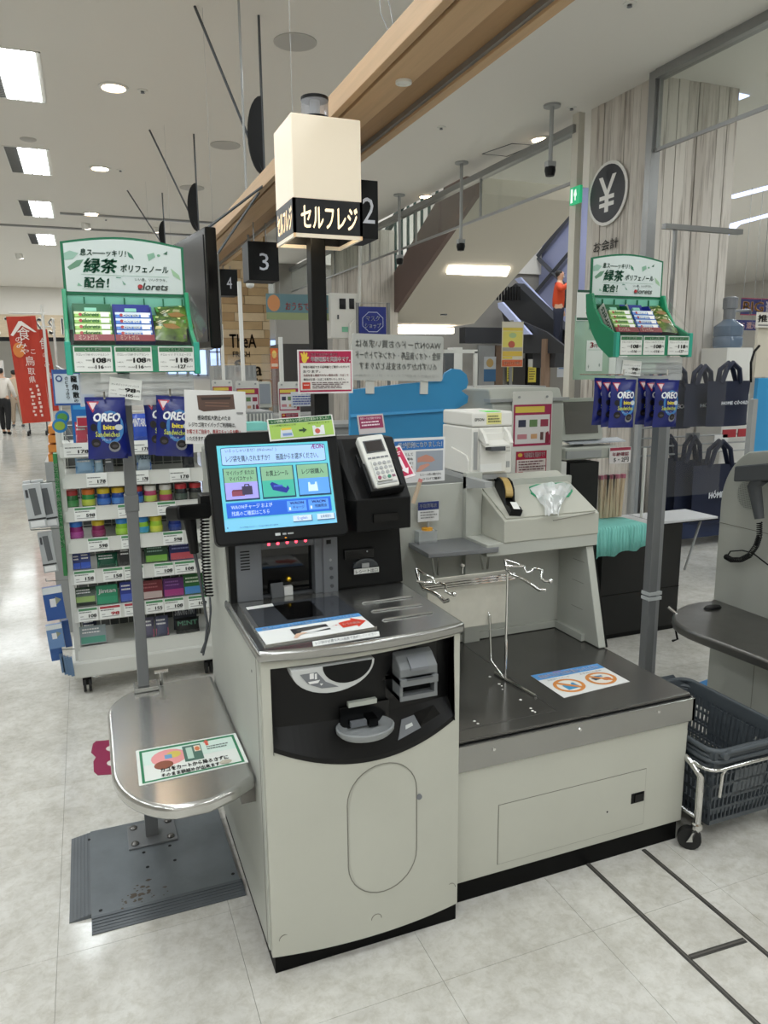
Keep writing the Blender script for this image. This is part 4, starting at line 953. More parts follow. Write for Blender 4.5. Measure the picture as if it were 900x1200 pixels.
pxsign('age_check_notice', 'white and crimson age check notice fixed to the black sign pole', 'notice', 349, 410, 413, 461, 2.56, [
    ('r', .025, .03, .975, .96, '#b21f4d'), ('r', .04, .30, .96, .92, '#eeeae6'), ('p', ell(.12, .2, .05, .1, 12), '#f2cf4a'), ('p', [(.07, .16), (.05, .08), (.08, .07), (.10, .12), (.10, .05), (.13, .05), (.135, .12), (.16, .06), (.18, .08), (.165, .16), (.20, .15), (.2, .19), (.15, .24)], '#f2cf4a'),
    ('t', .24, .075, .72, .13, '当店では法律に基づき', '#f6e6ea', .01), ('t', .23, .15, .96, .27, '年齢確認を実施中です。', '#f6e6ea', .03),
    ('t', .09, .36, .94, .42, '年齢が確認できる証明書をご提示いただいて', '#3a2226', .01), ('t', .09, .46, .40, .52, 'おります。', '#3a2226', .01), ('t', .09, .55, .92, .61, '未成年者と確認できない場合は酒・たばこを', '#9a2234', .01), ('t', .09, .645, .86, .70, '場合がお酒・たばこを販売いたしません。', '#3a2226', .01), ('r', .07, .74, .21, .89, '#d2402f'), ('r', .09, .79, .19, .81, '#f3d8d2')]+lines(.24, .74, .93, .9, 4, '#5a3c42'), t=.004, base='#efe9ea')
for i in range(0): pass
# number boxes hanging from the beam
def number_box(n, x0, y0, x1, y1, Y, dep, label):
    a = PY(x0, y1, Y); b = PY(x1, y0, Y); t = thing('lane_number_sign', label, 'sign', ((a.x+b.x)/2, Y+dep/2, a.z), 'lane number signs')
    G().box(a.x, Y, a.z, b.x, Y+dep, b.z, BLACK).obj('box', t, bev=.003)
    g = G(); w = b.x-a.x; h = b.z-a.z; prints(g, w, h, [('t', .36 if n != 2 else .66, .30, .66 if n != 2 else .92, .74, str(n), '#c9ccd4', -.005)], y=0); g.obj('number', t, local=True, fix=False, matrix=M4(Vector(((a.x+b.x)/2, Y-.003, (a.z+b.z)/2))-wloc(t)))
    for dx in (.3, .7): G().cyl((a.x+w*dx, Y+dep/2, b.z), (a.x+w*dx, Y+dep/2, zb+.0), .004, RAILM, 6).obj('hanger', t)
number_box(2, 388, 212, 443, 277, 2.95, .18, 'black hanging lane sign numbered two half behind the lit box sign')
number_box(3, 292, 284, 326, 328, 4.7, .18, 'black hanging lane sign numbered three')
number_box(4, 259, 316, 278, 346, 6.7, .18, 'black hanging lane sign numbered four')
# black screens hung back to back
def tv(A, Bx, ztop, zbot, label, m, dep=.05, near=True):
    A = Vector(A); B = Vector(Bx); d = (B-A).normalized(); n = Vector((d.y, -d.x, 0))
    t = thing('hanging_screen', label, 'screen', ((A.x+B.x)/2, (A.y+B.y)/2, ztop), 'screens hung from the ceiling')
    def pt(s, o, z): p = A+d*s+n*o; return (p.x, p.y, z)
    L = (B-A).length
    G().hexa([pt(0, 0, zbot), pt(L, 0, zbot), pt(L, dep, zbot), pt(0, dep, zbot)], [pt(0, 0, ztop), pt(L, 0, ztop), pt(L, dep, ztop), pt(0, dep, ztop)], m).obj('case', t, bev=.006)
    G().hexa([pt(.03, -.003, zbot+.03), pt(L-.03, -.003, zbot+.03), pt(L-.03, .001, zbot+.03), pt(.03, .001, zbot+.03)], [pt(.03, -.003, ztop-.03), pt(L-.03, -.003, ztop-.03), pt(L-.03, .001, ztop-.03), pt(.03, .001, ztop-.03)], mat('screen_off', '#3a3b3f', .12)).obj('display', t)
    M_ = pt(L/2, dep/2, 0); G().cyl((M_[0], M_[1], ztop-.02), (xs[0]+.02, M_[1], zb+.02), .007, GREYD, 6).obj('beam_arm', t)
A = PY(240, 265, 3.45); Bz = PY(244, 408, 3.45)
tv((A.x, 3.45, 0), (A.x-.13, 4.35, 0), A.z, Bz.z, 'large black switched-off screen hung behind the tall display header', BLACKG)
A2 = PY(251, 296, 3.62); B2 = PY(252, 405, 3.62)
tv((A2.x+.09, 4.4, 0), (A2.x+.02, 3.62, 0), A2.z, B2.z, 'grey backed second screen hung behind the first black screen', GREYL, .05)
# ================================================================ BAGGING BENCH
B = thing('bagging_bench', 'low bagging bench with a dark steel top and putty enamel front', 'bagging bench', (1.28, 2.0, 0))
bx0, bx1, bf, bb = .862, 1.682, 1.675, 2.36
zt = .503
G().box(bx0, bf+.012, 0, bx1-.012, bb, .075, PLINTH).obj('plinth', B)
G().box(bx0, bf, .07, bx1-.004, bb, .46, BEIGE).obj('body', B, bev=.003)
G().box(bx0, bf-.008, .415, bx1+.012, bf+.004, zt-.012, STEEL).obj('front_trim', B, bev=.002)
G().box(bx1, bf-.008, .415, bx1+.012, bb, zt-.012, STEEL).obj('side_trim', B, bev=.002)
G().box(bx0, bf+.002, zt-.03, bx1+.004, bb, zt-.010, BLACK).obj('shadow_gap', B)
G().box(bx0, bf+.006, zt-.010, bx1+.002, bb, zt, mat('bench_steel', '#757370', .24, .75, spot=.2, scale=3, rvar=.07)).obj('steel_top', B, bev=.0015)
for px, py in ((579, 878), (680, 855), (772, 834)):
    p = PY(px, py, bf-.008); G().lathe([(.006, 0), (.005, .002), (0, .0025)], (0, 0, 0), CHROME, 10).obj('trim_screw', B, local=True, matrix=Matrix.Translation(Vector((p.x, bf-.008, p.z))-wloc(B)) @ Euler((R(90), 0, 0)).to_matrix().to_4x4())
dp = [PY(x, y, bf) for x, y in ((584.6, 943.9), (757, 899), (755.7, 962), (584.6, 1012))]
dx0, dx1, dz0, dz1 = dp[0].x, dp[1].x, dp[3].z, dp[0].z
GAP = mat('groove_shadow_gap', '#807e75', .8)
g = G()
for a in ((dx0-.002, dz0-.002, dx1+.002, dz0), (dx0-.002, dz1, dx1+.002, dz1+.002), (dx0-.002, dz0, dx0, dz1), (dx1, dz0, dx1+.002, dz1)): g.box(a[0], bf-.0006, a[1], a[2], bf+.002, a[3], GAP)
g.obj('door_gap', B)
d = G().box(dx0, bf-.002, dz0, dx1, bf+.004, dz1, BEIGE).obj('access_door', B)
lp = PY(747, 934, bf); G().box(lp.x-.026, bf-.0032, lp.z-.017, lp.x+.024, bf+.0, lp.z+.017, BLACK).obj('latch', d, bev=.001)
G().box(lp.x-.014, bf-.006, lp.z-.013, lp.x+.018, bf-.003, lp.z+.013, BLACKG).obj('latch_pad', d)
lp = PY(711, 951, bf); G().cyl((lp.x, bf-.003, lp.z), (lp.x, bf, lp.z), .003, BLACK, 8).obj('keyhole', d)
# weighing plate line and splashes
g = G(); z = zt+.0004
for pa, pb in (((540, 760), (545, 855)), ): pass
a = PZ(549, 850, zt); b = PZ(652, 833, zt); c = PZ(592, 795, zt)
g.box(bx0+.03, b.y-.001, zt, b.x, b.y+.001, zt+.0008, STEELD); g.box(b.x-.001, b.y, zt, b.x+.001, bb-.05, zt+.0008, STEELD); g.obj('weighing_plate_edge', B)
rnd = random.Random(2); g = G()
for px, py in ((574, 793), (585, 801.5), (588, 804), (589, 808), (610, 820), (622, 830), (624, 833), (627, 834.5), (556, 845), (560, 848)):
    p = PZ(px, py, zt); g.lathe([(.004*rnd.uniform(.8, 1.3), 0), (.003, .0012), (0, .0015)], (p.x, p.y, zt), WHITE_E, 8)
tag(g.obj('drips', B), kind='stuff')
floor_print('no_bag_sticker', 'white and blue no-bags sticker with two orange prohibition signs on the bench top', 'sticker', [PZ(x, y, zt) for x, y in ((622, 792), (700, 778), (738, 799), (661, 818))], zt, '#e6e6e4', [
    ('r', 0, 0, 1, .24, '#5a9ad8'), ('t', .06, .05, .94, .20, '袋詰め中は台の上に物を置かないでください', '#f4dada', .02), ('r', .3, .03, .42, .05, '#d04040'),
    ('t', .10, .28, .42, .34, 'お手持ちのバッグ', '#6a6a6c'), ('t', .58, .28, .90, .34, 'お手持ちの商品', '#6a6a6c'),
    ('p', ell(.26, .64, .2, .28, 24), '#d58a45'), ('p', ell(.26, .64, .155, .215, 24), '#e9e4dc'), ('p', [(.17, .6), (.35, .56), (.37, .78), (.18, .8)], '#3f8fc0'), ('p', ell(.26, .57, .05, .07, 12), '#e9e4dc'), ('p', [(.13, .50), (.17, .45), (.40, .78), (.36, .83)], '#d58a45'),
    ('p', ell(.74, .64, .2, .28, 24), '#d58a45'), ('p', ell(.74, .64, .155, .215, 24), '#e9e4dc'), ('p', ell(.80, .70, .06, .07, 12), '#b8433a'), ('p', [(.62, .56), (.72, .54), (.74, .66), (.64, .68)], '#2d3a4a'), ('p', [(.70, .5), (.8, .52), (.8, .58), (.7, .57)], '#4a86b0'), ('p', [(.61, .50), (.65, .45), (.88, .78), (.84, .83)], '#d58a45')])
# back, wing and the slanted bag cabinet
BK = thing('bag_cabinet', 'putty cabinet with a slanted lid standing over the bagging bench', 'cabinet', (1.46, 2.42, 0))
yb1 = 2.362
G().box(bx0, yb1, 0, 1.70, yb1+.02, 1.10, BEIGE2).obj('back_panel', BK)
G().box(bx0, yb1-.012, zt+.002, 1.655, yb1, zt+.03, BEIGE2).obj('upstand', BK, bev=.002)
# wing with a slanted front edge
wt = PX(697, 643, 1.686); wb = PX(710, 762, 1.686)
G().prism([(wb.y, zt+.003), (yb1, zt+.003), (yb1, wt.z+.01), (wt.y+.01, wt.z+.01)], 'x', 1.655, 1.686, BEIGE2).obj('side_wing', BK, bev=.003)
G().prism([(wb.y-.002, zt+.003), (wb.y+.02, zt+.003), (wt.y+.03, wt.z), (wt.y+.008, wt.z)], 'x', 1.685, 1.692, BLACK).obj('wing_edge', BK)
G().box(1.640, 2.18, zt+.003, 1.657, yb1, zt+.03, BEIGE2).obj('upstand', BK)
for zz in (.62, .72, .80):
    G().box(1.6545, 2.20, zz, 1.656, 2.27, zz+.0015, GAP).obj('panel_joint', BK)
# hood: lower band, lip and sloping lid
yl = PX(700, 639, 1.692).y; zl0 = PX(700, 639, 1.692).z; zl1 = PX(699.5, 625, 1.692).z; zl2 = PX(699.2, 600, 1.692).z
tb = PY(677, 550, yl+.26)
xl = PY(571, 652, yl).x; xl2 = PY(591, 613, yl).x
ztop = tb.z; yt = yl+.26
print('hood', yl, zl0, zl1, zl2, ztop, xl, xl2, tb.x)
G().box(xl, yl+.004, zl0, 1.694, yt+.02, zl1, BEIGE2).obj('hood_band', BK, bev=.002)
G().prism([(yl, zl1), (yl, zl2), (yt, ztop), (yt+.02, ztop), (yt+.02, zl1)], 'x', xl2, 1.694, BEIGE).obj('hood', BK, bev=.003)
lid_a = Vector((0, yl, zl2)); lid_b = Vector((0, yt, ztop)); ld = (lid_b-lid_a); ll = ld.length; ln = Vector((0, -ld.z, ld.y)).normalized()
g = G(); o1 = ln*.003
g.add([tuple(Vector((xl2+.012, 0, 0))+lid_a+ld*.03+o1), tuple(Vector((1.682, 0, 0))+lid_a+ld*.03+o1), tuple(Vector((1.682, 0, 0))+lid_a+ld*.97+o1), tuple(Vector((xl2+.012, 0, 0))+lid_a+ld*.97+o1)], [(0, 1, 2, 3)], BEIGE); lid = g.obj('slanted_lid', BK, solid=.004)
def on_lid(px, py, off=.006):
    d_ = ray(px, py); n_ = ln; t = (lid_a-CPOS).dot(n_)/d_.dot(n_); return CPOS+d_*t+n_*off
p1, p2 = on_lid(648, 611, .004), on_lid(697, 601.5, .004); G().tube([tuple(p1), tuple(p2)], .002, GAP, 5).obj('lid_slot', BK)
# narrow column and arms carrying the printer
c0 = PY(566, 640, 2.30)
G().box(1.235, 2.335, zt+.0, 1.30, 2.361, 1.14, BEIGE2).obj('column', BK, bev=.002)
G().prism([(2.36, 1.08), (2.36, 1.125), (2.33, 1.125), (2.2, 1.125), (2.2, 1.105)], 'x', 1.235, 1.262, GREYL).obj('printer_arm', BK)
# green-rimmed bag slot with a hanging plastic bag
cs = [on_lid(x, y, .005) for x, y in ((621, 573), (628, 570.5), (645, 569), (660, 568), (667, 571), (669, 577), (665, 583), (648, 585), (632, 586), (623, 580))]
G().tube([tuple(p) for p in cs], .0055, mat('green_ring', '#2f9a6d', .35), 8, closed=True).obj('bag_slot_ring', BK)
# plastic bag pulled out of the slot
rnd = random.Random(5); g = G(); rows, cols = 9, 12
topL, topR = on_lid(625, 575, .010), on_lid(667, 573, .010); tip = on_lid(645, 611, .022)
vs = []
for i in range(rows):
    t = i/(rows-1)
    for j in range(cols):
        s = j/(cols-1); wdt = 1-.72*t**1.3; c_ = topL.lerp(topR, .5+(s-.5)*wdt*1.25).lerp(tip+(topR-topL)*((s-.5)*.35), t)
        c_ += ln*(.022*math.sin(PI*s)*(1-t*.5)+rnd.uniform(-.006, .006)); vs.append(tuple(c_))
g.add(vs, [(i*cols+j, i*cols+j+1, (i+1)*cols+j+1, (i+1)*cols+j) for i in range(rows-1) for j in range(cols-1)], clear_mat('film_bag', '#f2f5f5', .62, .3))
tag(g.obj('plastic_bag', smooth=20), 'crumpled clear plastic bag pulled out of the green-rimmed slot', 'plastic bag')
# tape dispenser on the lid
tp = on_lid(594, 590, .03); TD = thing('tape_dispenser', 'black tape dispenser with a tan roll resting on the slanted cabinet lid', 'tape dispenser', tuple(tp))
m_ = Matrix.Translation(tp) @ Euler((0, 0, R(62))).to_matrix().to_4x4()
a_, b_ = on_lid(583, 567, .0), on_lid(603, 606, .0); ax = (b_-a_).normalized(); side = ax.cross(ln).normalized()
def LD(u, v, s): 
    p = a_+ax*(u*(b_-a_).length)+ln*v+side*s; return (p.x, p.y, p.z)
prof = [(0.0, .0), (1.0, .0), (1.02, .03), (.9, .03), (.72, .012), (.62, .022), (.5, .048), (.34, .058), (.16, .05), (.03, .025)]
g = G(); L0 = [LD(u, v, -.021) for u, v in prof]; L1 = [LD(u, v, -.015) for u, v in prof]; R0 = [LD(u, v, .015) for u, v in prof]; R1 = [LD(u, v, .021) for u, v in prof]; n = len(prof)
for A_, B_ in ((L0, L1), (R0, R1)): g.add(A_+B_, [tuple(range(n))[::-1], tuple(range(n, 2*n))]+[(i, (i+1) % n, (i+1) % n+n, i+n) for i in range(n)], BLACK)
low = [(0, 0), (1, 0), (1.02, .03), (.9, .03), (.72, .012), (.1, .008)]; A_ = [LD(u, v, -.015) for u, v in low]; B_ = [LD(u, v, .015) for u, v in low]; n = 6
g.add(A_+B_, [tuple(range(n))[::-1], tuple(range(n, 2*n))]+[(i, (i+1) % n, (i+1) % n+n, i+n) for i in range(n)], BLACK); g.obj('body', TD)
g = G(); rc = [LD(.33+.26*math.cos(2*PI*i/20), .03+.026*math.sin(2*PI*i/20), -.013) for i in range(20)]; rd = [LD(.33+.26*math.cos(2*PI*i/20), .03+.026*math.sin(2*PI*i/20), .013) for i in range(20)]
g.add(rc+rd, [tuple(range(20))[::-1], tuple(range(20, 40))]+[(i, (i+1) % 20, (i+1) % 20+20, i+20) for i in range(20)], mat('tan_tape', '#b79a5c', .4)); g.obj('tape_roll', TD)
g = G(); g.add([LD(.80, .034, -.012), LD(1.0, .034, -.012), LD(1.0, .034, .012), LD(.80, .034, .012)], [(0, 1, 2, 3)], PAPER); g.obj('paper_label', TD, solid=.001)
# label printer
px0, px1 = 1.262, 1.428; pyf, pyb = 2.35, 2.585; pz0, pz1 = 1.127, 1.352
PR = thing('label_printer', 'white boxy receipt printer with a green sticker beside the slanted cabinet', 'printer', ((px0+px1)/2, 2.46, pz0))
G().box(px0, pyf, pz0, px1, pyb, pz1-.055, WHITE_E).obj('lower_case', PR, bev=.005)
G().box(px0, pyf-.002, pz1-.053, px1, pyb, pz1, WHITE_E).obj('top_cover', PR, bev=.007)
G().box(px0+.03, pyf-.012, pz0+.008, px1-.03, pyf+.01, pz1-.075, WHITE_E).obj('roll_door', PR, bev=.003)
g = G()
for xa in (px0+.028, px1-.04): g.prism([(pyf, pz1-.055), (pyf-.03, pz1-.075), (pyf-.055, pz1-.108), (pyf-.05, pz1-.115), (pyf, pz1-.10)], 'x', xa, xa+.012, WHITE_E)
g.prism([(pyf, pz1-.095), (pyf-.05, pz1-.115), (pyf-.05, pz1-.12), (pyf, pz1-.105)], 'x', px0+.028, px1-.028, WHITE_E); g.obj('outlet_chute', PR)
G().box(px0+.05, pyf-.056, pz1-.135, px1-.06, pyf-.012, pz1-.12, GREYD).obj('cutter', PR)
G().box(px0+.008, pyf-.004, pz0+.02, px0+.022, pyf, pz1-.07, GREYL).obj('side_strip', PR)
for i in range(4): G().box(px1-.026, pyf-.001, pz1-.105-i*.013, px1-.008, pyf, pz1-.1035-i*.013, GAP).obj('vent_line', PR)
G().box(px1-.024, pyf-.003, pz0+.022, px1-.01, pyf, pz0+.044, GREYL).obj('push_button', PR)
G().box(px0+.03, pyf-.0135, pz0+.012, px1-.05, pyf-.0115, pz0+.04, PAPER).obj('caution_label', PR)
g = G(); prints(g, .165, .05, [('t', .06, .38, .28, .58, 'EPSON', '#3a3b3c', .01)], y=0); g.obj('maker_name', PR, local=True, fix=False, matrix=M4(Vector(((px0+px1)/2, pyf-.0035, pz1-.028))-wloc(PR)))
G().box(px0+.058, pyf-.003, pz1-.045, px0+.118, pyf-.0015, pz1-.005, ink('#e8e39a')).obj('yellow_sticker', PR)
g = G(); prints(g, .06, .04, lines(.06, .2, .94, .9, 3, '#55553a'), y=0); g.obj('sticker_print', PR, local=True, fix=False, matrix=M4(Vector((px0+.088, pyf-.0036, pz1-.026))-wloc(PR)))
G().box(px0+.056, pyf-.0, pz1-.001, px0+.115, pyf+.05, pz1+.0012, ink('#74e86a')).obj('green_sticker', PR)
G().prism([(pyf+.01, pz0+.003), (pyf+.15, pz0+.003), (pyf+.15, pz0+.09), (pyf+.03, pz0+.07), (pyf+.012, pz0+.05)], 'x', px0-.006, px0, WHITE_E).obj('side_cover', PR, bev=.002)
G().prism([(pyf+.0, pz0-.018), (pyb+.1, pz0-.018), (pyb+.1, pz0), (pyf, pz0)], 'x', px0-.008, px1-.02, GREYL).obj('carrier_plate', PR)
# grey shelf on two rods
SH = thing('small_grey_shelf', 'small grey steel shelf on thin rods beside the receipt tower', 'shelf', (1.18, 2.3, .9))
zs = .90; q = [PZ(x, y, zs) for x, y in ((473, 633), (559, 622), (586, 638), (584, 642), (502, 649))]
g = G(); g.prism([(p.x, p.y) for p in q], 'z', zs-.016, zs, mat('shelf_grey', '#7f8184', .35, .4)); g.obj('plate', SH, bev=.002)
for pa, pb in (((505, 650), (509, 674)), ((514, 650), (513, 674)), ((562, 645), (566, 667)), ((573, 643), (571, 667))):
    Y = 2.24; a = PY(*pa, Y); b = PY(*pb, Y); G().cyl((a.x, Y, zs-.014), (b.x, Y, b.z), .004, CHROME, 8).obj('rod', SH)
# bag holder: steel plate, rods and hooks
zt = .503
HB = thing('bag_holder', 'chrome bag holder with curved hooks and a pale plate on the bagging bench', 'bag holder', (1.2, 2.0, zt))
yh = 2.02
pl = [PY(x, y, yh+.05) for x, y in ((501, 684), (592, 668), (591, 727), (545, 738))]
a, b = PY(500, 683, yh+.05), PY(592, 725, yh+.05)
G().box(a.x, yh+.045, b.z-.01, b.x, yh+.052, PY(592, 668, yh+.05).z, mat('pale_plate', '#cfccc0', .35, .1, spot=.12, scale=14)).obj('pale_plate', HB, bev=.001)
z1_ = PY(592, 668, yh+.05).z
for dz in (.004, .012, .02): G().cyl((a.x-.02, yh+.03, z1_+dz-.03), (b.x+.02, yh+.03, z1_+dz-.03), .004, CHROME, 8).obj('cross_rod', HB)
base = PZ(592, 797, zt); base2 = PZ(580, 790, zt)
up = PY(591, 672, base.y)
G().tube([(base.x, base.y, zt), (base.x, base.y, up.z)], .0045, CHROME, 8).obj('upright', HB)
G().tube([(base.x-.002, base.y+.0, zt+.004), (base.x-.02, base.y+.06, zt+.05), (base.x-.022, base.y+.07, zt+.2), (base.x-.022, yh+.05, PY(581, 715, yh+.05).z)], .0035, CHROME, 8).obj('rear_rod', HB, smooth=50)
e_ = PZ(628, 817, zt); G().tube([(base2.x, base2.y, zt+.004), (base.x, base.y, zt+.004), (e_.x, e_.y, zt+.004)], .005, CHROME, 8).obj('floor_rod', HB)
G().lathe([(.003, 0), (.003, .02), (.007, .024), (.007, .03), (0, .033)], tuple(PY(542, 672, yh+.03)), CHROME, 10).obj('peg', HB)
def hook(pts, nm='hook', r=.0045, ball=False):
    P_ = [PY(x, y, yh-dy) for x, y, dy in pts]
    o_ = G().tube([tuple(p) for p in P_], r, CHROME, 8).obj(nm, HB, smooth=60)
    if ball: G().lathe([(0, -.008), (.007, -.005), (.009, 0), (.007, .005), (0, .008)], tuple(P_[-1]), CHROME, 12).obj('knob', o_, smooth=60)
hook(((592, 656, -.03), (605, 660, .0), (614, 664, .02), (617, 671, .03), (622, 670, .035), (627, 666, .04), (635, 668, .07), (634, 678, .08), (638, 681, .085), (645, 681, .09)), ball=True)
hook(((592, 656, -.03), (594, 668, -.01), (600, 674, .02), (612, 678, .05), (622, 684, .08), (632, 691, .11), (640, 691, .12)), r=.006)
hook(((488, 667, -.03), (497, 673, .0), (507, 677, .02), (510, 684, .03), (515, 683, .035), (523, 686, .06), (522, 693, .075), (528, 696, .085), (532, 696, .09)), ball=True)
hook(((488, 667, -.03), (491, 681, -.01), (496, 690, .02), (505, 693, .05), (514, 698, .08), (521, 705, .11), (526, 703, .12)), r=.006)
hook(((592, 663, .0), (604, 664, .01), (614, 663, .02)), 'cross_link')
hook(((488, 681, .0), (500, 683, .01), (510, 682, .02)), 'cross_link')
# small things on the back ledge
p = PY(492, 625, 2.38)
t = thing('sanitiser_stand', 'small clear box with an orange top and a navy card behind the grey shelf', 'stand', (p.x, 2.34, .97))
G().box(p.x-.03, 2.32, .90, p.x+.04, 2.36, .945, WRAP).obj('clear_box', t); G().lathe([(.02, 0), (.02, .008), (0, .012)], (p.x+.01, 2.34, .945), mat('orange_lid', '#e0a030', .4), 12).obj('orange_lid', t)
sign('navy_card', None, None, .08, .07, [('r', .0, .0, 1, .42, '#1e2d6b'), ('t', .08, .1, .9, .3, '手指消毒液', '#e8e8ea', .01)]+lines(.1, .5, .9, .9, 3, '#888888'), (p.x+.012, 2.335, PY(493, 600, 2.335).z), parent=t, base='#dedede')
G().cyl((p.x+.012, 2.337, .945), (p.x+.012, 2.337, PY(493, 610, 2.335).z), .003, GREYL, 6).obj('stem', t)
p = PY(489, 575, 2.34)
t = thing('pointer_stick', 'translucent stick with a pink tip leaning behind the black terminal housing', 'stick', (p.x, 2.33, p.z-.05))
a, b = PY(484, 590, 2.33), PY(492, 565, 2.33); G().cyl(tuple(a), tuple(b), .008, mat('translucent_tan', '#c9b39a', .3), 8).obj('shaft', t); c = PY(494, 571, 2.32); G().cyl(tuple(b), tuple(b+(b-a).normalized()*.012), .008, mat('pink_tip', '#d88a86', .4), 8).obj('tip', t)
pxsign('plastic_bag_poster', 'white poster with a photo of hands opening a bag on the back panel', 'poster', 462, 513, 521, 565, 2.36, [('r', .0, .06, .97, .26, '#2f6fb4'), ('t', .06, .09, .94, .22, '袋が便利になりました！', '#f0f2f6', .02), ('r', .42, .30, .96, .76, '#9aa2ae'), ('p', [(.45, .45), (.62, .38), (.75, .44), (.8, .52), (.72, .56), (.55, .54), (.45, .55)], '#c48a78'), ('p', [(.42, .76), (.5, .62), (.66, .58), (.7, .62), (.55, .72), (.5, .76)], '#d09684'), ('t', .04, .32, .36, .39, 'レジ袋として', '#444444', .01), ('t', .04, .43, .36, .49, '袋の使用も', '#444444', .01), ('t', .05, .53, .36, .59, '可能です！', '#444444', .01), ('p', [(.06, .8), (.12, .66), (.34, .62), (.36, .78)], '#c09080'), ('t', .50, .80, .92, .86, 'ビニール袋の開け方も', '#3a3a3a', .01), ('t', .55, .90, .92, .96, 'ひろげて簡単！', '#3a3a3a', .01)], base='#e6e7e8')
# ================================================================ PRODUCT STANDS
def curved(g, fn):
    g.v = [fn(*p) for p in g.v]; return g
def pillow(w, h, d, m, nx=8, nz=10, crimp=.1):
    """a filled pouch: flat crimped ends, swollen middle"""
    def bulge(u, v):
        a = max(0, 1-(2*u-1)**2)**.5; b = max(0, 1-abs(2*v-1)**3.2); return d*.5*a*b
    g = G()
    for sgn in (-1, 1):
        vs = [((i/nx-.5)*w*(1-.05*math.sin(PI*j/nz)), sgn*bulge(i/nx, j/nz), (j/nz-.5)*h) for j in range(nz+1) for i in range(nx+1)]
        g.add(vs, [(j*(nx+1)+i, j*(nx+1)+i+1, (j+1)*(nx+1)+i+1, (j+1)*(nx+1)+i) for j in range(nz) for i in range(nx)], m)
    return g, bulge
COOKIE = [('p', [(0, .0), (.34, 0), (.16, .20)], '#b8354b'), ('p', [(.06, .02), (.28, .02), (.16, .15)], '#e4cfd2'),
  ('p', ell(.62, .46, .36, .30, 16), '#3f7fc0'), ('t', .16, .20, .90, .36, 'OREO', '#f0f2f6', .035, .18), ('t', .42, .41, .74, .50, 'bits', '#e9d84a', .03), ('p', ell(.84, .46, .11, .055, 12), '#cfd6dc'), ('t', .2, .53, .86, .63, 'Sandwiches', '#d7e05a', .01),
  ('p', ell(.16, .46, .09, .07, 10), '#17151a'), ('p', ell(.20, .74, .13, .08, 12), '#1b1718'), ('p', ell(.21, .755, .08, .03, 12), '#4a4446'), ('p', ell(.70, .81, .16, .10, 12), '#8f9098'), ('p', ell(.70, .79, .13, .075, 12), '#1d1a1b'), ('p', ell(.71, .80, .08, .03, 12), '#4a4648'), ('t', .38, .66, .62, .70, 'バニラ', '#dfe3ee', .0)]
_cb = None
def cookie_bag(loc, label, group, rz=0, ry=0, s=1.0):
    global _cb
    if _cb is None:
        t = thing('cookie_bag', label, 'snack bag', (0, 0, 0), group)
        w, h, d = .106, .166, .036
        g, bl = pillow(w, h, d, OREOB); g.obj('pouch', t, local=True, smooth=60, fix=False)
        gp = G(); prints(gp, w*.94, h*.93, COOKIE, y=0, step=.0001)
        curved(gp, lambda x, y, z: (x*.97, -bl(min(1, max(0, x/w+.5)), min(1, max(0, z/h+.5)))+y-.0012, z)); gp.obj('front_print', t, local=True, fix=False)
        G().box(-w/2, -.001, h/2-.008, w/2, .001, h/2+.006, OREOB).obj('hang_strip', t, local=True)
        _cb = t
    else: t = copy_tree(_cb); tag(t, label, 'snack bag', group)
    t.location = loc; t.rotation_euler = (0, R(ry), R(rz)); t.scale = (s, s, s)
    return t
def price_card(name, label, loc, w, h, price, sub, head='#3f7a52', title='', body='#eceeea', group=None, rx=0, ry=0, rz=0, pcol='#2a2c2b', ht='くらし応援', small=False):
    it = []
    if head: it += [('r', .03, .04, .97, .22, head)]
    if head and not small: it += [('t', .28, .07, .74, .19, ht, '#e8efe6', .01)]
    if small:
        it += lines(.05, .30, .72, .46, 1, '#6a6c6a') + [('t', .52, .50, .93, .76, price, pcol, .03), ('r', .1, .62, .26, .66, '#777777'), ('r', .1, .80, .9, .84, '#8a8a8a')]
    else:
        it += [('t', .06, .28, .92, .38, title or 'クロレッツXP クリアミント', '#4a4c4b', .0), ('t', .48, .45, .84, .66, price, pcol, .035), ('t', .86, .50, .95, .62, '円', pcol, .02), ('t', .54, .74, .76, .89, sub, pcol, .03), ('t', .30, .52, .46, .58, '本体価格', '#555'), ('t', .06, .60, .22, .66, '14粒入', '#666'), ('t', .78, .79, .95, .85, '税込参考', '#555'), ('t', .06, .78, .26, .83, '10%対象', '#777'), ('t', .34, .80, .53, .86, '税込価格', '#555')]
    it = [tuple('#555555' if x == '#555' else '#666666' if x == '#666' else '#777777' if x == '#777' else x for x in i) for i in it]
    return sign(name, label, 'price card', w, h, it, loc, rx=rx, ry=ry, rz=rz, t=.0012, base=body, group=group, step=.00012)
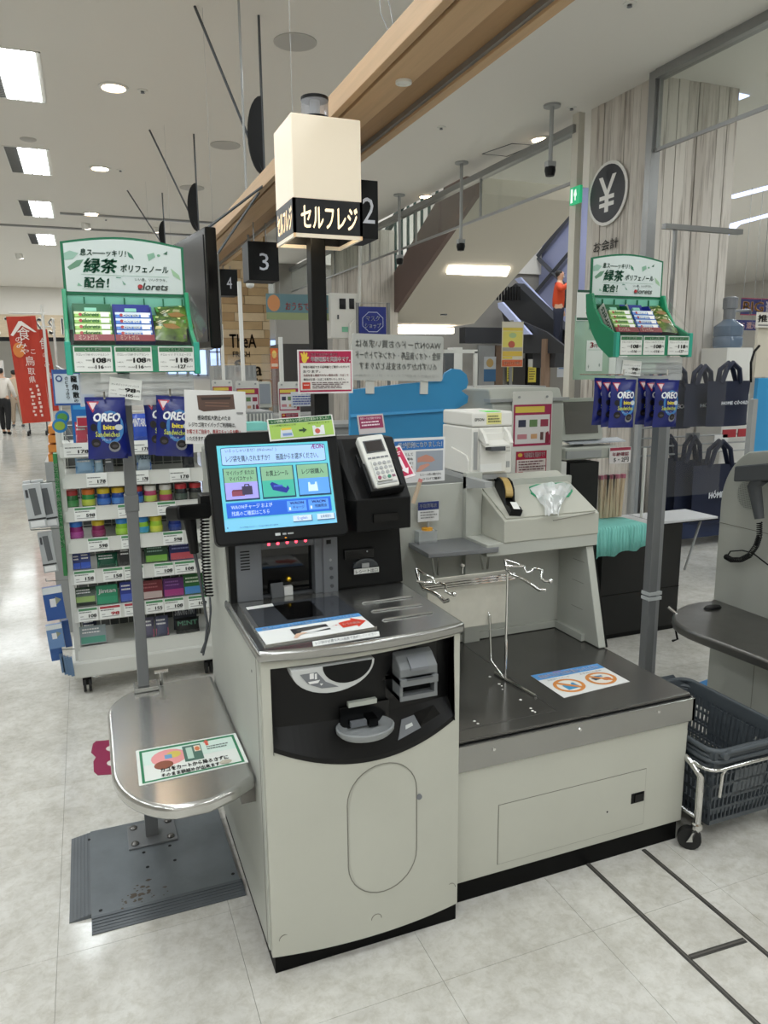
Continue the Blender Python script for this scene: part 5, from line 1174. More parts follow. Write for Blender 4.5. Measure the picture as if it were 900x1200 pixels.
HEADER = [('p', [(0.02, .55), (.10, .42), (.16, .40), (.12, .52), (.04, .60)], '#6f9a80'), ('p', [(.0, .30), (.05, .25), (.12, .29), (.07, .40), (0, .42)], '#9ec4b4'), ('p', [(.53, .22), (.57, .28), (.585, .36), (.54, .32)], '#4d8a70'), ('p', [(.70, .26), (.76, .22), (.77, .30), (.71, .38)], '#8ab79f'), ('p', [(.90, .50), (.97, .62), (.985, .72), (.92, .64)], '#a4c9a4'), ('p', ell(.80, .27, .015, .025, 8), '#79ad8e'), ('p', [(.84, .24), (.88, .18), (.875, .25)], '#3f6f5a'), ('p', [(.10, .82), (.13, .88), (.09, .88)], '#8fc0a6'), ('p', [(.47, .76), (.50, .83), (.48, .84)], '#7fae98'),
  ('t', .13, .20, .52, .33, '息ス――ッキリ！', '#2c6350', .02, .15), ('t', .145, .36, .44, .64, '緑茶', '#1f6a4e', .03, .15), ('t', .46, .46, .88, .60, 'ポリフェノール', '#255f4c', .022, .12), ('r', .13, .665, .88, .672, '#9dbfae'), ('t', .145, .71, .36, .91, '配合！', '#1f6a4e', .028, .12), ('r', .13, .93, .36, .937, '#9dbfae'),
  ('t', .58, .70, .86, .76, 'いい息、いいクウキ。', '#3e6b5b', .005), ('t', .60, .79, .87, .925, 'clorets', '#8b9791', .018, .25), ('p', ell(.622, .86, .022, .04, 12), '#b03238'), ('r', .42, .70, .46, .715, '#5f9a80')]
def gum_stand(o, place, n_prong):
    """the green counter display on its pole; o is the world point under the middle of the header, z at the price strip's foot"""
    ox, oy, oz = o
    t = thing('gum_display', 'green %s display with a white arched header about green tea' % place[0], 'display stand', o)
    W = .170
    # header board
    hz0, hz1, hz2 = .222, .366, .386
    poly = [(-W, hz0), (W, hz0), (W+.0, hz1)]+[(W-2*W*i/12, hz1+(hz2-hz1)*math.sin(PI*i/12)) for i in range(1, 12)]+[(-W, hz1)]
    G().prism(poly, 'y', -.002, .004, GREEND).obj('header_frame', t, local=True)
    inn = [(a*.955, hz0+.008+(b-hz0)*.91) for a, b in poly]
    G().prism(inn, 'y', -.0035, -.002, ink('#d9e4e2')).obj('header_face', t, local=True)
    g = G(); prints(g, 2*W*.955, (hz2-hz0)*.93, HEADER, y=-.0042, step=.00008); g.obj('header_print', t, local=True, fix=False, matrix=Matrix.Translation(Vector((0, 0, (hz2+hz0)/2))))
    side = [(.02, .235), (-.02, .235), (-.04, .18), (-.085, .12), (-.165, .080), (-.17, -.004), (-.135, -.006), (-.07, .035), (-.025, .09), (.012, .16)]
    for s in (-1, 1): G().prism(side, 'x', s*W-.006, s*W+.006, GREEN).obj('side_wing', t, local=True, bev=.003)
    for s in (-1, 1): G().box(s*W-.008, -.178, -.006, s*W+.008, -.160, .084, mat('teal_corner', '#35a891', .4)).obj('corner_post', t, local=True, bev=.003)
    g = G(); g.quad((-W, .004, .235), (W, .004, .235), (W, -.004, .10), (-W, -.004, .10), MINT); g.obj('back_slope', t, local=True, solid=.003)
    for i in range(6):
        x = -W+.05+i*.055; g = G(); g.box(x, -.012-.0, .17, x+.004, -.006, .215, GREEND); g.obj('peg_slot', t, local=True)
    g = G(); g.quad((-W, -.165, .055), (W, -.165, .055), (W, -.03, .12), (-W, -.03, .12), BLACK); g.obj('step', t, local=True, solid=.004)
    G().box(-W, -.172, 0, W, -.168, .074, mat('price_strip_green', '#2a8d68', .4)).obj('price_strip', t, local=True)
    G().box(-W+.004, -.176, .06, W-.004, -.1735, .125, CLEAR).obj('clear_front', t, local=True)
    g = G(); g.add([(-W-.007, -.02, .235), (-W-.007, -.17, .13), (-W-.007, -.17, .08), (-W-.007, -.04, .18)], [(0, 1, 2, 3)], CLEAR); g.obj('clear_cheek', t, local=True, solid=.002)
    g = G(); g.add([(W+.007, -.02, .235), (W+.03, -.19, .125), (W+.007, -.17, .08), (W+.007, -.04, .18)], [(0, 1, 2, 3)], CLEAR); g.obj('clear_cheek', t, local=True, solid=.002)
    G().box(-W+.02, -.15, -.088, W-.01, -.145, -.004, CLEARW).obj('lower_holder', t, local=True)
    G().box(-W+.02, -.15, -.092, W-.01, .0, -.088, CLEARW).obj('holder_base', t, local=True)
    for z in (-.03, -.05, -.065): G().box(-W+.06, -.152, z, W-.02, -.1505, z+.003, GREYL).obj('holder_rib', t, local=True)
    # cartons and what stands in them
    def tilted(x, y, z): return (ox+x, oy+y, oz+z)
    for j, (x0, cc, gc, gcs, nm) in enumerate(((-.150, '#14663f', '#9fd06a', '#d9ecb8', 'green'), (-.042, '#22328f', '#5f8fe0', '#d6e4f8', 'blue'))):
        c = thing('gum_carton', 'open %s carton of gum sticks on the %s display' % (nm, place[1]), 'carton', tilted(x0+.05, -.122, .078), rot=(R(-33), 0, 0))
        m = ink(cc, .35); mm = mat('carton_inside_'+nm, cc, .5)
        G().box(-.052, .024, -.005, .052, .027, .156, m).obj('rear_panel', c, local=True)
        G().box(-.052, -.022, -.005, .052, .027, -.002, m).obj('base', c, local=True)
        for s in (-1, 1):
            g = G(); g.prism([(-.022, -.005), (.027, -.005), (.027, .15), (-.008, .125)], 'x', s*.052-.0012, s*.052+.0012, m); g.obj('side_panel', c, local=True)
        g = G(); g.box(-.052, -.0245, -.005, .052, -.022, .016, ink('#8b2f38', .35)); prints(g, .1, .02, [('t', .1, .1, .6, .9, 'ミントガム', '#e6c8b8', .01)], y=-.025); g.v[8:] = [(x, y, z+.006) for x, y, z in g.v[8:]]; g.obj('front_lip', c, local=True, fix=False)
        g = G(); prints(g, .13, .04, [('r', 0, 0, 1, 1, '#e8ede8'), ('t', .08, .2, .92, .85, 'clorets', '#2c6a50', .02)], y=0)
        g.obj('side_print', c, local=True, fix=False, matrix=M4((-.0545, .004, .066), rz=-90) @ Euler((0, R(-90), 0)).to_matrix().to_4x4())
        G().box(-.02, -.0, .112, .012, .024, .124, ink('#8fcfba')).obj('hook_tab', c, local=True)
        for k in range(4):
            off = Euler((R(-33), 0, 0)).to_matrix() @ Vector((0, -.004, .024+k*.0205))
            gk = ('gum_pack', nm, gc)
            if gk not in _gp:
                p = G().box(-.048, -.016, -.0092, .048, .014, .0092, ink(gc, .25)).obj('gum_pack', None, bev=.003)
                g = G(); prints(g, .096, .0184, [('r', 0, .02, 1, .45, gcs), ('r', .72, .1, .95, .9, '#ffffff'), ('p', ell(.17, .55, .05, .3, 10), '#b03238'), ('t', .2, .15, .68, .85, 'clorets', '#f4f8f0' if nm == 'blue' else '#3d7a3e', .03, .2)], y=-.0166, step=.0001); g.obj('pack_print', p, local=True, fix=False)
                _gp[gk] = p
            else: p = copy_tree(_gp[gk])
            p.location = Vector(tilted(x0+.05, -.122, .078))+off; p.rotation_euler = (R(-33), 0, 0)
            tag(p, '%s gum stick pack, %s in the %s carton of the %s display' % (nm, ('lowest', 'second from below', 'third from below', 'topmost')[k], nm, place[1]), 'gum pack', '%s gum packs on the %s display' % (nm, place[1]))
    for k in range(2):
        g, bl = pillow(.10, .11, .03, mat('green_gold_pouch', '#6f8f35', .25, spot=.35, scale=22, dark='#20301a'))
        gp = G(); prints(gp, .1, .11, [('r', .04, .06, .96, .30, '#4f9a3e'), ('r', .1, .10, .8, .2, '#cfd98a'), ('t', .1, .34, .7, .46, 'グミ', '#e6e0b0', .02), ('p', [(.3, .5), (.6, .46), (.82, .58), (.6, .68), (.38, .64)], '#8f6a34'), ('p', [(.12, .56), (.3, .6), (.26, .7), (.1, .68)], '#b9ae5a'), ('r', .05, .78, .95, .92, '#4f4e3a')], y=0, step=.0001)
        curved(gp, lambda x, y, z: (x, -bl(min(1, max(0, x/.1+.5)), min(1, max(0, z/.11+.5)))+y-.001, z))
        k0 = len(g.v); g.v += gp.v; 
        for f, m_ in zip(gp.f, gp.m): g.f.append([a+k0 for a in f]); g.m.append(g.mi(gp.mats[m_]))
        p = g.obj('candy_pouch', None, fix=False, smooth=50); p.location = tilted(.108+.02*k, -.085+.05*k, .125+.035*k); p.rotation_euler = (R(-48), R(4-8*k), R(-5+8*k))
        tag(p, ('gold green candy pouch lying at the front of the %s display', 'green candy pouch behind the gold one on the %s display')[k] % place[1], 'candy pouch')
    # price cards on the strip
    for k, (x, pr, sb, tt) in enumerate(((-.108, '108', '116', 'クロレッツXP オリジナルミント'), (-.003, '108', '116', 'クロレッツXP クリアミント'), (.112, '118', '127', 'クロレッツ クリスピーグミ'))):
        price_card('price_card', ('white 108 yen card under the green carton of the %s display', 'white 108 yen card under the blue carton of the %s display', 'white 118 yen card at the pouch end of the %s display')[k] % place[1], tilted(x, -.1748, .037), .098, .068, pr, sb, title=tt, group='price cards on the %s display' % place[1])
    price_card('price_card', 'white 98 yen card tilted on the frosted holder of the %s display' % place[1], tilted(*place[3]), .086, .056, '98', '105', head=None, title='オレオビッツサンド バニラ', ry=place[2])
    return t
_gp = {}
# tall stand on the steel shelf
LO = (.136, 2.40, 1.500)
PL = thing('display_pole', 'slim grey square pole rising from the stainless shelf', 'pole', (.105, 2.39, .505))
b = Vector((.103, 2.372, .505)); tpp = Vector((.110, 2.372, 1.52))
G().hexa([(b.x-.017, 2.357, .508), (b.x+.017, 2.357, .508), (b.x+.017, 2.391, .508), (b.x-.017, 2.391, .508)], [(tpp.x-.017, 2.357, 1.52), (tpp.x+.017, 2.357, 1.52), (tpp.x+.017, 2.391, 1.52), (tpp.x-.017, 2.391, 1.52)], POLEG).obj('tube', PL, bev=.002)
G().box(b.x-.03, 2.340, .507, b.x+.045, 2.40, .520, STEEL).obj('clamp', PL, bev=.001)
G().box(.086, 2.352, 1.085, .127, 2.396, 1.135, POLEG).obj('collar', PL, bev=.002)
c = G(); c.cyl((b.x+.055, 2.375, .508), (b.x+.055, 2.375, .55), .006, CHROME, 8); c.cyl((b.x+.035, 2.375, .553), (b.x+.078, 2.375, .553), .006, CHROME, 8); c.obj('clamp_screw', PL)
gum_stand(LO, ('tall counter', 'tall left', 8, (-.03, -.156, -.045)), 2)
# second stand on the floor pole
RO = (1.975, 2.45, 1.548)
PR2 = thing('display_pole', 'thick grey floor pole carrying the far green display, bound with clear tape', 'pole', (2.17, 2.42, 0))
bx = PY(758, 787, 2.42).x
G().box(2.131, 2.39, 0, 2.171, 2.43, 1.52, POLEG).obj('tube', PR2, bev=.002)
G().box(2.1715, 2.395, 0, 2.192, 2.425, 1.52, mat('pole_light_face', '#9a9c9e', .3, .4)).obj('channel', PR2)
G().box(2.08, 2.33, 0, 2.24, 2.48, .012, POLEG).obj('floor_foot', PR2)
zt_ = PY(762, 698, 2.40).z
for dz in (-.012, .010): G().box(2.128, 2.386, zt_+dz-.007, 2.195, 2.434, zt_+dz+.007, clear_mat('clear_tape', '#f6fafa', .5, .2)).obj('tape_wrap', PR2)
gum_stand((1.985, 2.45, 1.545), ('far counter', 'far right', 4, (-.085, -.156, -.045)), 2)
G().box(2.0, 2.41, 1.46, 2.14, 2.43, 1.475, GREYD).obj('carrier_arm', PR2)
# cookie bags on prongs
def prong(x, y, z, l, label):
    g = G(); g.cyl((x, y, z), (x, y-l, z), .003, CHROME, 6); g.cyl((x, y-l, z), (x, y-l, z+.018), .003, CHROME, 6); tag(g.obj('display_hook'), label, 'hook')
gx = [PY(125, 503, 2.24), PY(203, 501, 2.22)]
prong(gx[0].x, 2.39, gx[0].z+.087, .17, 'chrome hook holding the cookie bag nearer the aisle')
prong(gx[1].x-.005, 2.39, gx[1].z+.092, .19, 'chrome hook holding the cookie bags beside the notice')
cookie_bag((gx[0].x, 2.24, gx[0].z), 'blue cookie bag hung on the aisle side of the grey pole', 'cookie bags on the tall display', rz=-4, ry=1)
cookie_bag((gx[0].x+.008, 2.285, gx[0].z-.004), 'blue cookie bag hung behind the aisle side one', 'cookie bags on the tall display', rz=6, ry=-3)
cookie_bag((gx[1].x+.005, 2.22, gx[1].z), 'front blue cookie bag hung beside the basket notice', 'cookie bags on the tall display', rz=-8, ry=4)
cookie_bag((gx[1].x-.02, 2.27, gx[1].z+.004), 'rear blue cookie bag peeping out behind the one beside the notice', 'cookie bags on the tall display', rz=4, ry=-2)
for s, (px, n) in enumerate(((729, 3), (780, 3))):
    for k in range(n):
        Y = 2.20+.045*k; p = PY(px-(0 if s == 0 else 0), 474, 2.20); x = p.x-.004*k
        cookie_bag((x, Y, p.z+.002*k), '%s blue cookie bag of the %s row under the far display' % (('front', 'middle', 'rear')[k], ('stairs side', 'bag rack side')[s]), 'cookie bags on the far display', rz=-3+3*k, ry=(1, -2, 2)[k])
    prong(PY(px, 440, 2.2).x-.01, 2.43, PY(px, 443, 2.2).z+.012, .25, 'chrome hook of the %s row under the far display' % ('stairs side', 'bag rack side')[s])

# ================================================================ SWEETS RACK
RY = 3.62; RX0, RX1 = -.125, .505
RK = thing('sweets_rack', 'white wheeled rack of gum jars and sweets with stepped shelves', 'rack', (.19, 3.8, 0))
zr = [PY(90, y, RY).z for y in (537, 573, 612, 649, 686, 730, 776)]     # foot of each price rail
RACKM = mat('rack_white', '#d5d6d0', .45)
for s, x in ((-1, RX0), (1, RX1)):
    G().box(x-.012, RY+.0, .09, x+.012, RY+.03, 1.26, RACKM).obj('upright', RK, bev=.002)
    G().box(x-.012, RY+.33, .09, x+.012, RY+.36, 1.30, RACKM).obj('upright', RK, bev=.002)
G().box(RX0-.03, RY-.02, .085, RX1+.02, RY+.40, .17, RACKM).obj('base', RK, bev=.012)
for i, z in enumerate(zr):
    G().box(RX0, RY+.01, z+.050, RX1, RY+.33, z+.056, RACKM).obj('shelf_deck', RK)
    g = G(); g.prism([(RY+.012, z), (RY-.012, z+.004), (RY+.004, z+.068), (RY+.012, z+.068)], 'x', RX0, RX1, RACKM); g.obj('price_rail', RK)
    G().box(RX0+.01, RY-.002, z+.062, RX1-.01, RY+.0, z+.088, CLEAR).obj('clear_fence', RK)
g = G()
for i in range(14): g.cyl((RX0+.02+i*.045, RY+.335, .2), (RX0+.02+i*.045, RY+.335, 1.28), .002, RACKM, 4)
for i in range(22): g.cyl((RX0, RY+.338, .2+i*.05), (RX1, RY+.338, .2+i*.05), .002, RACKM, 4)
tag(g.obj('wire_back', RK), kind='stuff')
G().box(RX0, RY+.345, .18, RX1, RY+.352, 1.27, mat('rack_inner_shade', '#6c6e6d', .6)).obj('shade_backing', RK)  # dark sheet added to stand in for the shade inside the rack
for x, y in ((RX0+.03, RY+.03), (RX1-.03, RY+.03), (RX0+.03, RY+.35), (RX1-.03, RY+.35)):
    c = G(); c.cyl((x-.018, y, .038), (x-.006, y, .038), .036, RUBBER, 14); c.cyl((x+.006, y, .038), (x+.018, y, .038), .036, RUBBER, 14); c.box(x-.02, y-.02, .04, x+.02, y+.02, .088, BLACK); c.obj('caster', RK)
G().box(RX0-.028, RY-.05, PY(72, 676, 3.56).z, RX0-.012, RY+.02, PY(70, 532, 3.56).z, mat('green_side_board', '#2f7d44', .45)).obj('side_board', RK)
so = RK.children[-1]
g = G(); prints(g, PY(70, 540, 3.56).z-PY(72, 640, 3.56).z, .022, [('t', 0, .1, 1, .9, '気分に合わせて選べるガムとキャンディ', '#cfe0c8', .01)], y=0); g.obj('side_lettering', RK, local=True, fix=False, matrix=M4(Vector((RX0-.020, RY-.0515, (PY(70, 545, 3.56).z+PY(72, 640, 3.56).z)/2))-wloc(RK), ry=90))
shelfn = ('top shelf', 'second shelf', 'jar shelf', 'lower jar shelf', 'fifth shelf', 'sixth shelf', 'bottom shelf')
def RXp(px, row): return PY(px, 600, RY).x if False else PY(px, (530, 560, 590, 630, 670, 712, 765)[row]-(px-90)*.1, RY).x
# gum jars
_jar = None
def jar(px, row, body, lid, label, band):
    global _jar
    x = RXp(px, row); z = zr[row]+.0565
    t = thing('gum_jar', label, 'gum jar', (x, RY+.04, z), 'gum jars on the rack')
    G().lathe([(.024, 0), (.029, .006), (.030, .04), (.027, .062), (.024, .068)], (0, 0, 0), ink(body, .25), 16).obj('jar_body', t, local=True, smooth=40)
    G().lathe([(.0305, .014), (.0312, .016), (.0312, .04), (.0305, .042)], (0, 0, 0), ink(band, .3), 16).obj('label_band', t, local=True, smooth=40)
    G().lathe([(.027, .064), (.0285, .067), (.0285, .083), (.025, .088), (0, .089)], (0, 0, 0), ink(lid, .3), 16).obj('jar_lid', t, local=True, smooth=40)
    return t
for px, b_, l_, bd, nm in ((84, '#2f6a3a', '#a8383a', '#3f8a4a', 'dark green jar with a red lid'), (104, '#2f8a45', '#d9772f', '#b9c94a', 'green jar with an orange lid'), (122, '#23489a', '#d9c02f', '#3c74c8', 'blue jar with a yellow lid first in line'), (139, '#23489a', '#dcb52c', '#4a86d0', 'blue jar with a yellow lid second in line'), (161, '#22408a', '#c0423a', '#3e78c4', 'blue jar with a red lid behind the grey pole'), (177, '#b84a6e', '#e3e1da', '#b8cc5a', 'pink and lime jar with a white lid'), (195, '#a9b84a', '#e1e0da', '#b33d62', 'lime and pink jar with a white lid'), (213, '#2a2d2f', '#c23a40', '#4a5a50', 'dark jar with a red lid, first of two'), (230, '#2a2d2f', '#bd363c', '#55564e', 'dark jar with a red lid, last on the shelf')):
    jar(px, 2, b_, l_, nm+' on the upper jar shelf', bd)
for px, b_, l_, bd, nm in ((90, '#8f2a6e', '#3f7ad0', '#b04a9a', 'magenta jar with a blue lid'), (116, '#7d2450', '#d0b62f', '#8f2f62', 'wine coloured jar with a yellow lid'), (144, '#8fc43a', '#3f8fd8', '#a8d84a', 'lime jar with a blue lid beside the pole'), (168, '#8fc43a', '#3f8fd8', '#3fa0c8', 'lime jar with a blue lid past the pole'), (184, '#a2cc3e', '#d8cc3a', '#d0d84a', 'lime jar with a yellow lid'), (206, '#1d2f78', '#3a6fd0', '#24408f', 'navy jar with a blue lid')):
    jar(px, 3, b_, l_, nm+' on the lower jar shelf', bd)
# cartons and pouches
def packet(px0, px1, row, h, col, label, group, d=.05, tilt=-12, band=None, txt=None, tc='#e8e8e8', yo=.03, pouch=False, name='sweets_packet', cat='sweets packet'):
    x0, x1 = RXp(px0, row), RXp(px1, row); w = x1-x0; z = zr[row]+.058
    if pouch:
        g, bl = pillow(w, h, d, ink(col, .3), 6, 6)
    else:
        g = G().box(-w/2, -d/2, -h/2, w/2, d/2, h/2, ink(col, .35)); bl = lambda u, v: d/2
    it = []
    if band: it.append(('r', .04, .60, .96, .96, band))
    if txt: it.append(('t', .08, .18, .92, .48, txt, tc, .02))
    else: it += lines(.1, .15, .9, .5, 2, tc)
    gp = G(); prints(gp, w, h, it, y=0, step=.0002)
    curved(gp, lambda x, y, zz: (x, -bl(min(1, max(0, x/w+.5)), min(1, max(0, zz/h+.5)))+y-.0006, zz))
    k0 = len(g.v); g.v += gp.v
    for f, m_ in zip(gp.f, gp.m): g.f.append([a+k0 for a in f]); g.m.append(g.mi(gp.mats[m_]))
    o = g.obj(name, None, fix=False); o.location = ((x0+x1)/2, RY+yo+d/2, z+h/2*math.cos(R(tilt))+d/2*abs(math.sin(R(tilt)))); o.rotation_euler = (R(tilt), 0, 0)
    return tag(o, label+' of the sweets rack', cat, group)
G0 = 'packets on the rack shelves'
packet(90, 105, 0, .10, '#c34a5e', 'red and pink pouch on the top shelf', G0, pouch=True, band='#e8c0c8', d=.03)
packet(155, 180, 0, .13, '#2f52b8', 'blue mint tablet pouch on the top shelf', G0, pouch=True, band='#d8dee8', txt='MINTABLET', d=.03)
packet(89, 112, 1, .09, '#8fb4d4', 'pale blue pouch on the second shelf', G0, pouch=True, band='#4f86b8', d=.03)
packet(112, 122, 1, .085, '#9ab8cc', 'narrow pale blue pouch on the second shelf', G0, pouch=True, d=.02)
packet(124, 134, 1, .08, '#55585c', 'dark grey packet beside the pale blue pouches on the second shelf', G0, d=.02)
packet(161, 179, 1, .10, '#a9bccb', 'silver tablet pouch with a blue foot on the second shelf', G0, pouch=True, band='#2f5aa0', txt='TABLETS', tc='#3a4a60', d=.03)
packet(215, 229, 1, .10, '#2a2c30', 'black pouch at the end of the second shelf', G0, pouch=True, d=.03)
packet(86, 95, 4, .075, '#1f3478', 'navy packet, first on the fifth shelf', G0, band='#2f5ac8')
packet(95, 107, 4, .08, '#23387f', 'navy packet, second on the fifth shelf', G0, band='#2f5ac8')
packet(114, 139, 4, .07, '#1f5a44', 'dark green pouch on the fifth shelf', G0, pouch=True, d=.03, band='#3f8a6a')
packet(141, 155, 4, .085, '#17191b', 'black packet beside the pole on the fifth shelf', G0)
packet(171, 198, 4, .085, '#163f26', 'green open carton on the fifth shelf', G0, band='#7fb84a', tc='#8fb0a0')
packet(200, 229, 4, .09, '#20245f', 'navy open carton on the fifth shelf', G0, band='#c4525e', tc='#8f94c8')
packet(88, 113, 5, .075, '#1f3a26', 'dark green striped carton on the sixth shelf', G0, band='#8fae5a', tilt=-30, d=.06)
packet(114, 139, 5, .09, '#1f8a62', 'bright green carton with white letters on the sixth shelf', G0, txt='Jintan', band='#2f9a72')
packet(142, 158, 5, .095, '#24368f', 'blue carton by the pole on the sixth shelf', G0, band='#4a62c0')
packet(167, 192, 5, .09, '#74222c', 'dark red carton on the sixth shelf', G0, band='#c8b4b0', tc='#a85a60')
packet(193, 217, 5, .09, '#5a2468', 'purple carton on the sixth shelf', G0, band='#a83a80', tc='#8f5aa0')
packet(217, 240, 5, .10, '#2f6a35', 'green carton with a pale tab on the sixth shelf', G0, band='#4f8fd0', tc='#d8e8d0')
packet(95, 126, 6, .085, '#8a979a', 'grey blister tray on the bottom shelf', G0, band='#4f9a84', tilt=-20)
packet(168, 183, 6, .10, '#6d6a80', 'grey violet pouch on the bottom shelf', G0, pouch=True, d=.03, band='#c86a84')
packet(184, 200, 6, .10, '#5d6078', 'slate pouch with a pink foot on the bottom shelf', G0, pouch=True, d=.03, band='#d0788a')
packet(208, 236, 6, .075, '#191c1c', 'black mint pouch on the bottom shelf', G0, pouch=True, d=.03, txt='MINT', tc='#4a7a62')
packet(207, 236, 6, .135, '#3b3f48', 'dark grey strong mint pouch standing behind the black one', G0, pouch=True, d=.03, txt='STRONG MINT', tc='#c8ccd4', yo=.10)
packet(98, 116, 6, .10, '#2a2f48', 'dark navy pouch at the back of the bottom shelf', G0, pouch=True, d=.03, yo=.14)
# price cards on the rails
for row, cards in ((0, ((75, 106, '178', 0), (155, 176, '178', 0))), (1, ((101, 125, '178', 0), (158, 174, '178', 0), (198, 222, '178', 0))), (2, ((86, 112, '598', 1), (137, 153, '598', 1), (183, 205, '598', 1))), (3, ((102, 127, '598', 1), (141, 164, '598', 1), (190, 214, '598', 1))), (4, ((86, 111, '158', 1), (120, 144, '158', 1), (145, 168, '108', 1), (180, 203, '108', 1), (204, 228, '108', 1))), (5, ((91, 114, '108', 1), (116, 141, '98', 2), (145, 169, '98', 2), (170, 191, '155', 1), (192, 215, '108', 1), (220, 243, '108', 1)))):
    for k, (a, b, pr, hd) in enumerate(cards):
        x0, x1 = RXp(a, row), RXp(b, row); z = zr[row]+.038
        price_card('price_card', '%s yen card, %s from the aisle, %s rail of sweets rack' % (pr, ('first', 'second', 'third', 'fourth', 'fifth', 'sixth')[k], shelfn[row]), ((x0+x1)/2, RY-.010, z), x1-x0, .062, pr, '', head=(None, '#4f8a5e', '#a83a44')[hd], group='price cards on the sweets rack', small=True, rx=-12, pcol='#c0343c' if hd == 2 else '#2c2e2d')
# packs hanging at the rack's aisle side
def hang_pack(px0, py0, px1, py1, Y, col, label, group, band=None, d=.02, it=None):
    a = PY(px0, py1, Y); b = PY(px1, py0, Y); w = b.x-a.x; h = b.z-a.z
    g = G().box(-w/2, -d/2, -h/2, w/2, d/2, h/2, ink(col, .3)); prints(g, w, h, it or [], y=-d/2-.0006)
    o = g.obj('hanging_pack', None, fix=False); o.location = ((a.x+b.x)/2, Y, (a.z+b.z)/2); o.rotation_euler = (0, R(-4), 0)
    return tag(o, label, 'hanging pack', group)
CB = [('r', .0, .78, 1, .82, '#2a2c2e'), ('r', .1, .84, .9, .97, '#e2e4e4'), ('p', [(.3, .1), (.7, .1), (.8, .7), (.4, .72)], '#5a5d60'), ('r', .1, .12, .25, .3, '#3a3c40')]
hang_pack(33, 566, 49, 619, 3.50, '#b7bbbd', 'grey blister pack hung on the rack side, nearest the aisle', 'packs hung beside the rack', it=CB)
hang_pack(46, 566, 63, 618, 3.56, '#b2b6b8', 'grey blister pack hung on the rack side, next to the green board', 'packs hung beside the rack', it=CB)
hang_pack(33, 562, 52, 610, 3.62, '#c3c6c8', 'grey blister pack hung behind the nearest one', 'packs hung beside the rack', it=CB)
hang_pack(50, 622, 62, 671, 3.52, '#a8acae', 'grey blister pack on the second hook beside the rack', 'packs hung beside the rack', it=CB)
BB = [('r', .0, .0, 1, .2, '#d2d8da'), ('r', .3, .35, .6, .6, '#d8dade'), ('p', [(.6, .3), (.9, .4), (.6, .55)], '#8a8f7a')]
hang_pack(54, 686, 73, 727, 3.52, '#234f94', 'blue pack on the low hook beside the rack', 'blue packs hung low beside the rack', it=BB)
hang_pack(57, 730, 73, 760, 3.50, '#6486b4', 'pale blue pack on the lowest hook beside the rack', 'blue packs hung low beside the rack', it=BB)
hang_pack(60, 752, 72, 774, 3.56, '#2f5c9c', 'small blue pack low behind the pale one', 'blue packs hung low beside the rack')
hang_pack(76, 726, 81, 758, 3.60, '#2a4f8a', 'narrow blue pack edge-on against the rack post', 'blue packs hung low beside the rack')
for i, (px, py) in enumerate(((72, 766), (75, 768), (79, 769), (83, 770))): hang_pack(px, py, px+2, py+22, 3.54, '#5a7696', 'slim blue sachet hung low, %s from the aisle' % ('first', 'second', 'third', 'fourth')[i], 'slim sachets hung low')
for px, py, lb in ((50, 566, 'grey wire hook with blister packs'), (50, 621, 'grey wire hook under the blister packs'), (68, 681, 'grey wire hook with the blue pack'), (73, 762, 'grey wire hook with slim sachets')):
    a = PY(px-14, py, 3.56); b = PY(px+22, py-2, 3.66); tag(G().tube([tuple(a+Vector((0, 0, .012))), tuple(a), tuple(b)], .0025, RAILM, 5).obj('wire_hook'), lb+' beside the rack', 'hook')
# things above the rack
pxsign('throat_sweets_pouch', 'silver and blue throat sweets pouch with black brush letters above the rack', 'pouch', 62, 433, 95, 475, 3.30, [('r', 0, 0, 1, .12, '#2a4f8f'), ('r', 0, .94, 1, 1, '#2a4f8f'), ('r', 0, 0, .06, 1, '#3a5f9f'), ('r', .95, 0, 1, 1, '#3a5f9f'), ('t', .64, .17, .88, .36, '龍', '#1d1d1f', .03), ('t', .66, .40, .90, .58, '角', '#1d1d1f', .03), ('t', .68, .62, .92, .80, '散', '#1d1d1f', .03), ('t', .72, .84, .86, .92, 'の', '#1d1d1f', .02), ('t', .44, .20, .56, .29, 'の', '#26262a', .01), ('t', .44, .31, .56, .40, 'ど', '#26262a', .01), ('t', .45, .42, .56, .51, 'す', '#26262a', .01), ('t', .46, .54, .56, .61, 'っ', '#26262a', .01), ('t', .45, .63, .57, .72, 'き', '#26262a', .01), ('t', .46, .74, .57, .82, 'り', '#26262a', .01), ('p', ell(.24, .25, .12, .09, 16), '#2a3f7a'), ('p', ell(.24, .25, .07, .055, 12), '#c4d0dc')], base='#c3d0da', t=.02)
pxsign('blue_display_card', None, None, 84, 462, 112, 520, 3.75, parent=RK, items= [('r', .1, .1, .9, .3, '#3a9ad8')], base='#1f6fb8', t=.02)
pxsign('red_top_card', 'red and white carton above the top shelf of the rack', 'carton', 90, 488, 106, 500, 3.66, [('r', .05, .1, .95, .9, '#b83048')], base='#c9c6c4', t=.05)
for i, (px, py, r) in enumerate(((73, 489, 8.5), (70, 499, 9))):
    p = PY(px, py, 3.56-.05*i); q = PY(px+r, py, 3.56-.05*i); rr = q.x-p.x
    g = G().prism([(p.x+rr*math.cos(2*PI*k/20), p.z+rr*math.sin(2*PI*k/20)) for k in range(20)], 'y', p.y, p.y+.004, ink('#1f78b8')); g.prism([(p.x+rr*.72*math.cos(2*PI*k/20), p.z+rr*.62*math.sin(2*PI*k/20)) for k in range(20)], 'y', p.y-.0015, p.y, ink(('#5a9a4a', '#8aa83a')[i]))
    tag(g.obj('round_badge', RK), ('round blue badge with a green middle above the rack, behind', 'round blue badge with an olive middle above the rack, in front')[i])
    G().cyl((p.x, p.y+.003, p.z), (p.x+.03, RY+.015, p.z-.08), .003, GREYL, 6).obj('badge_stem', RK)
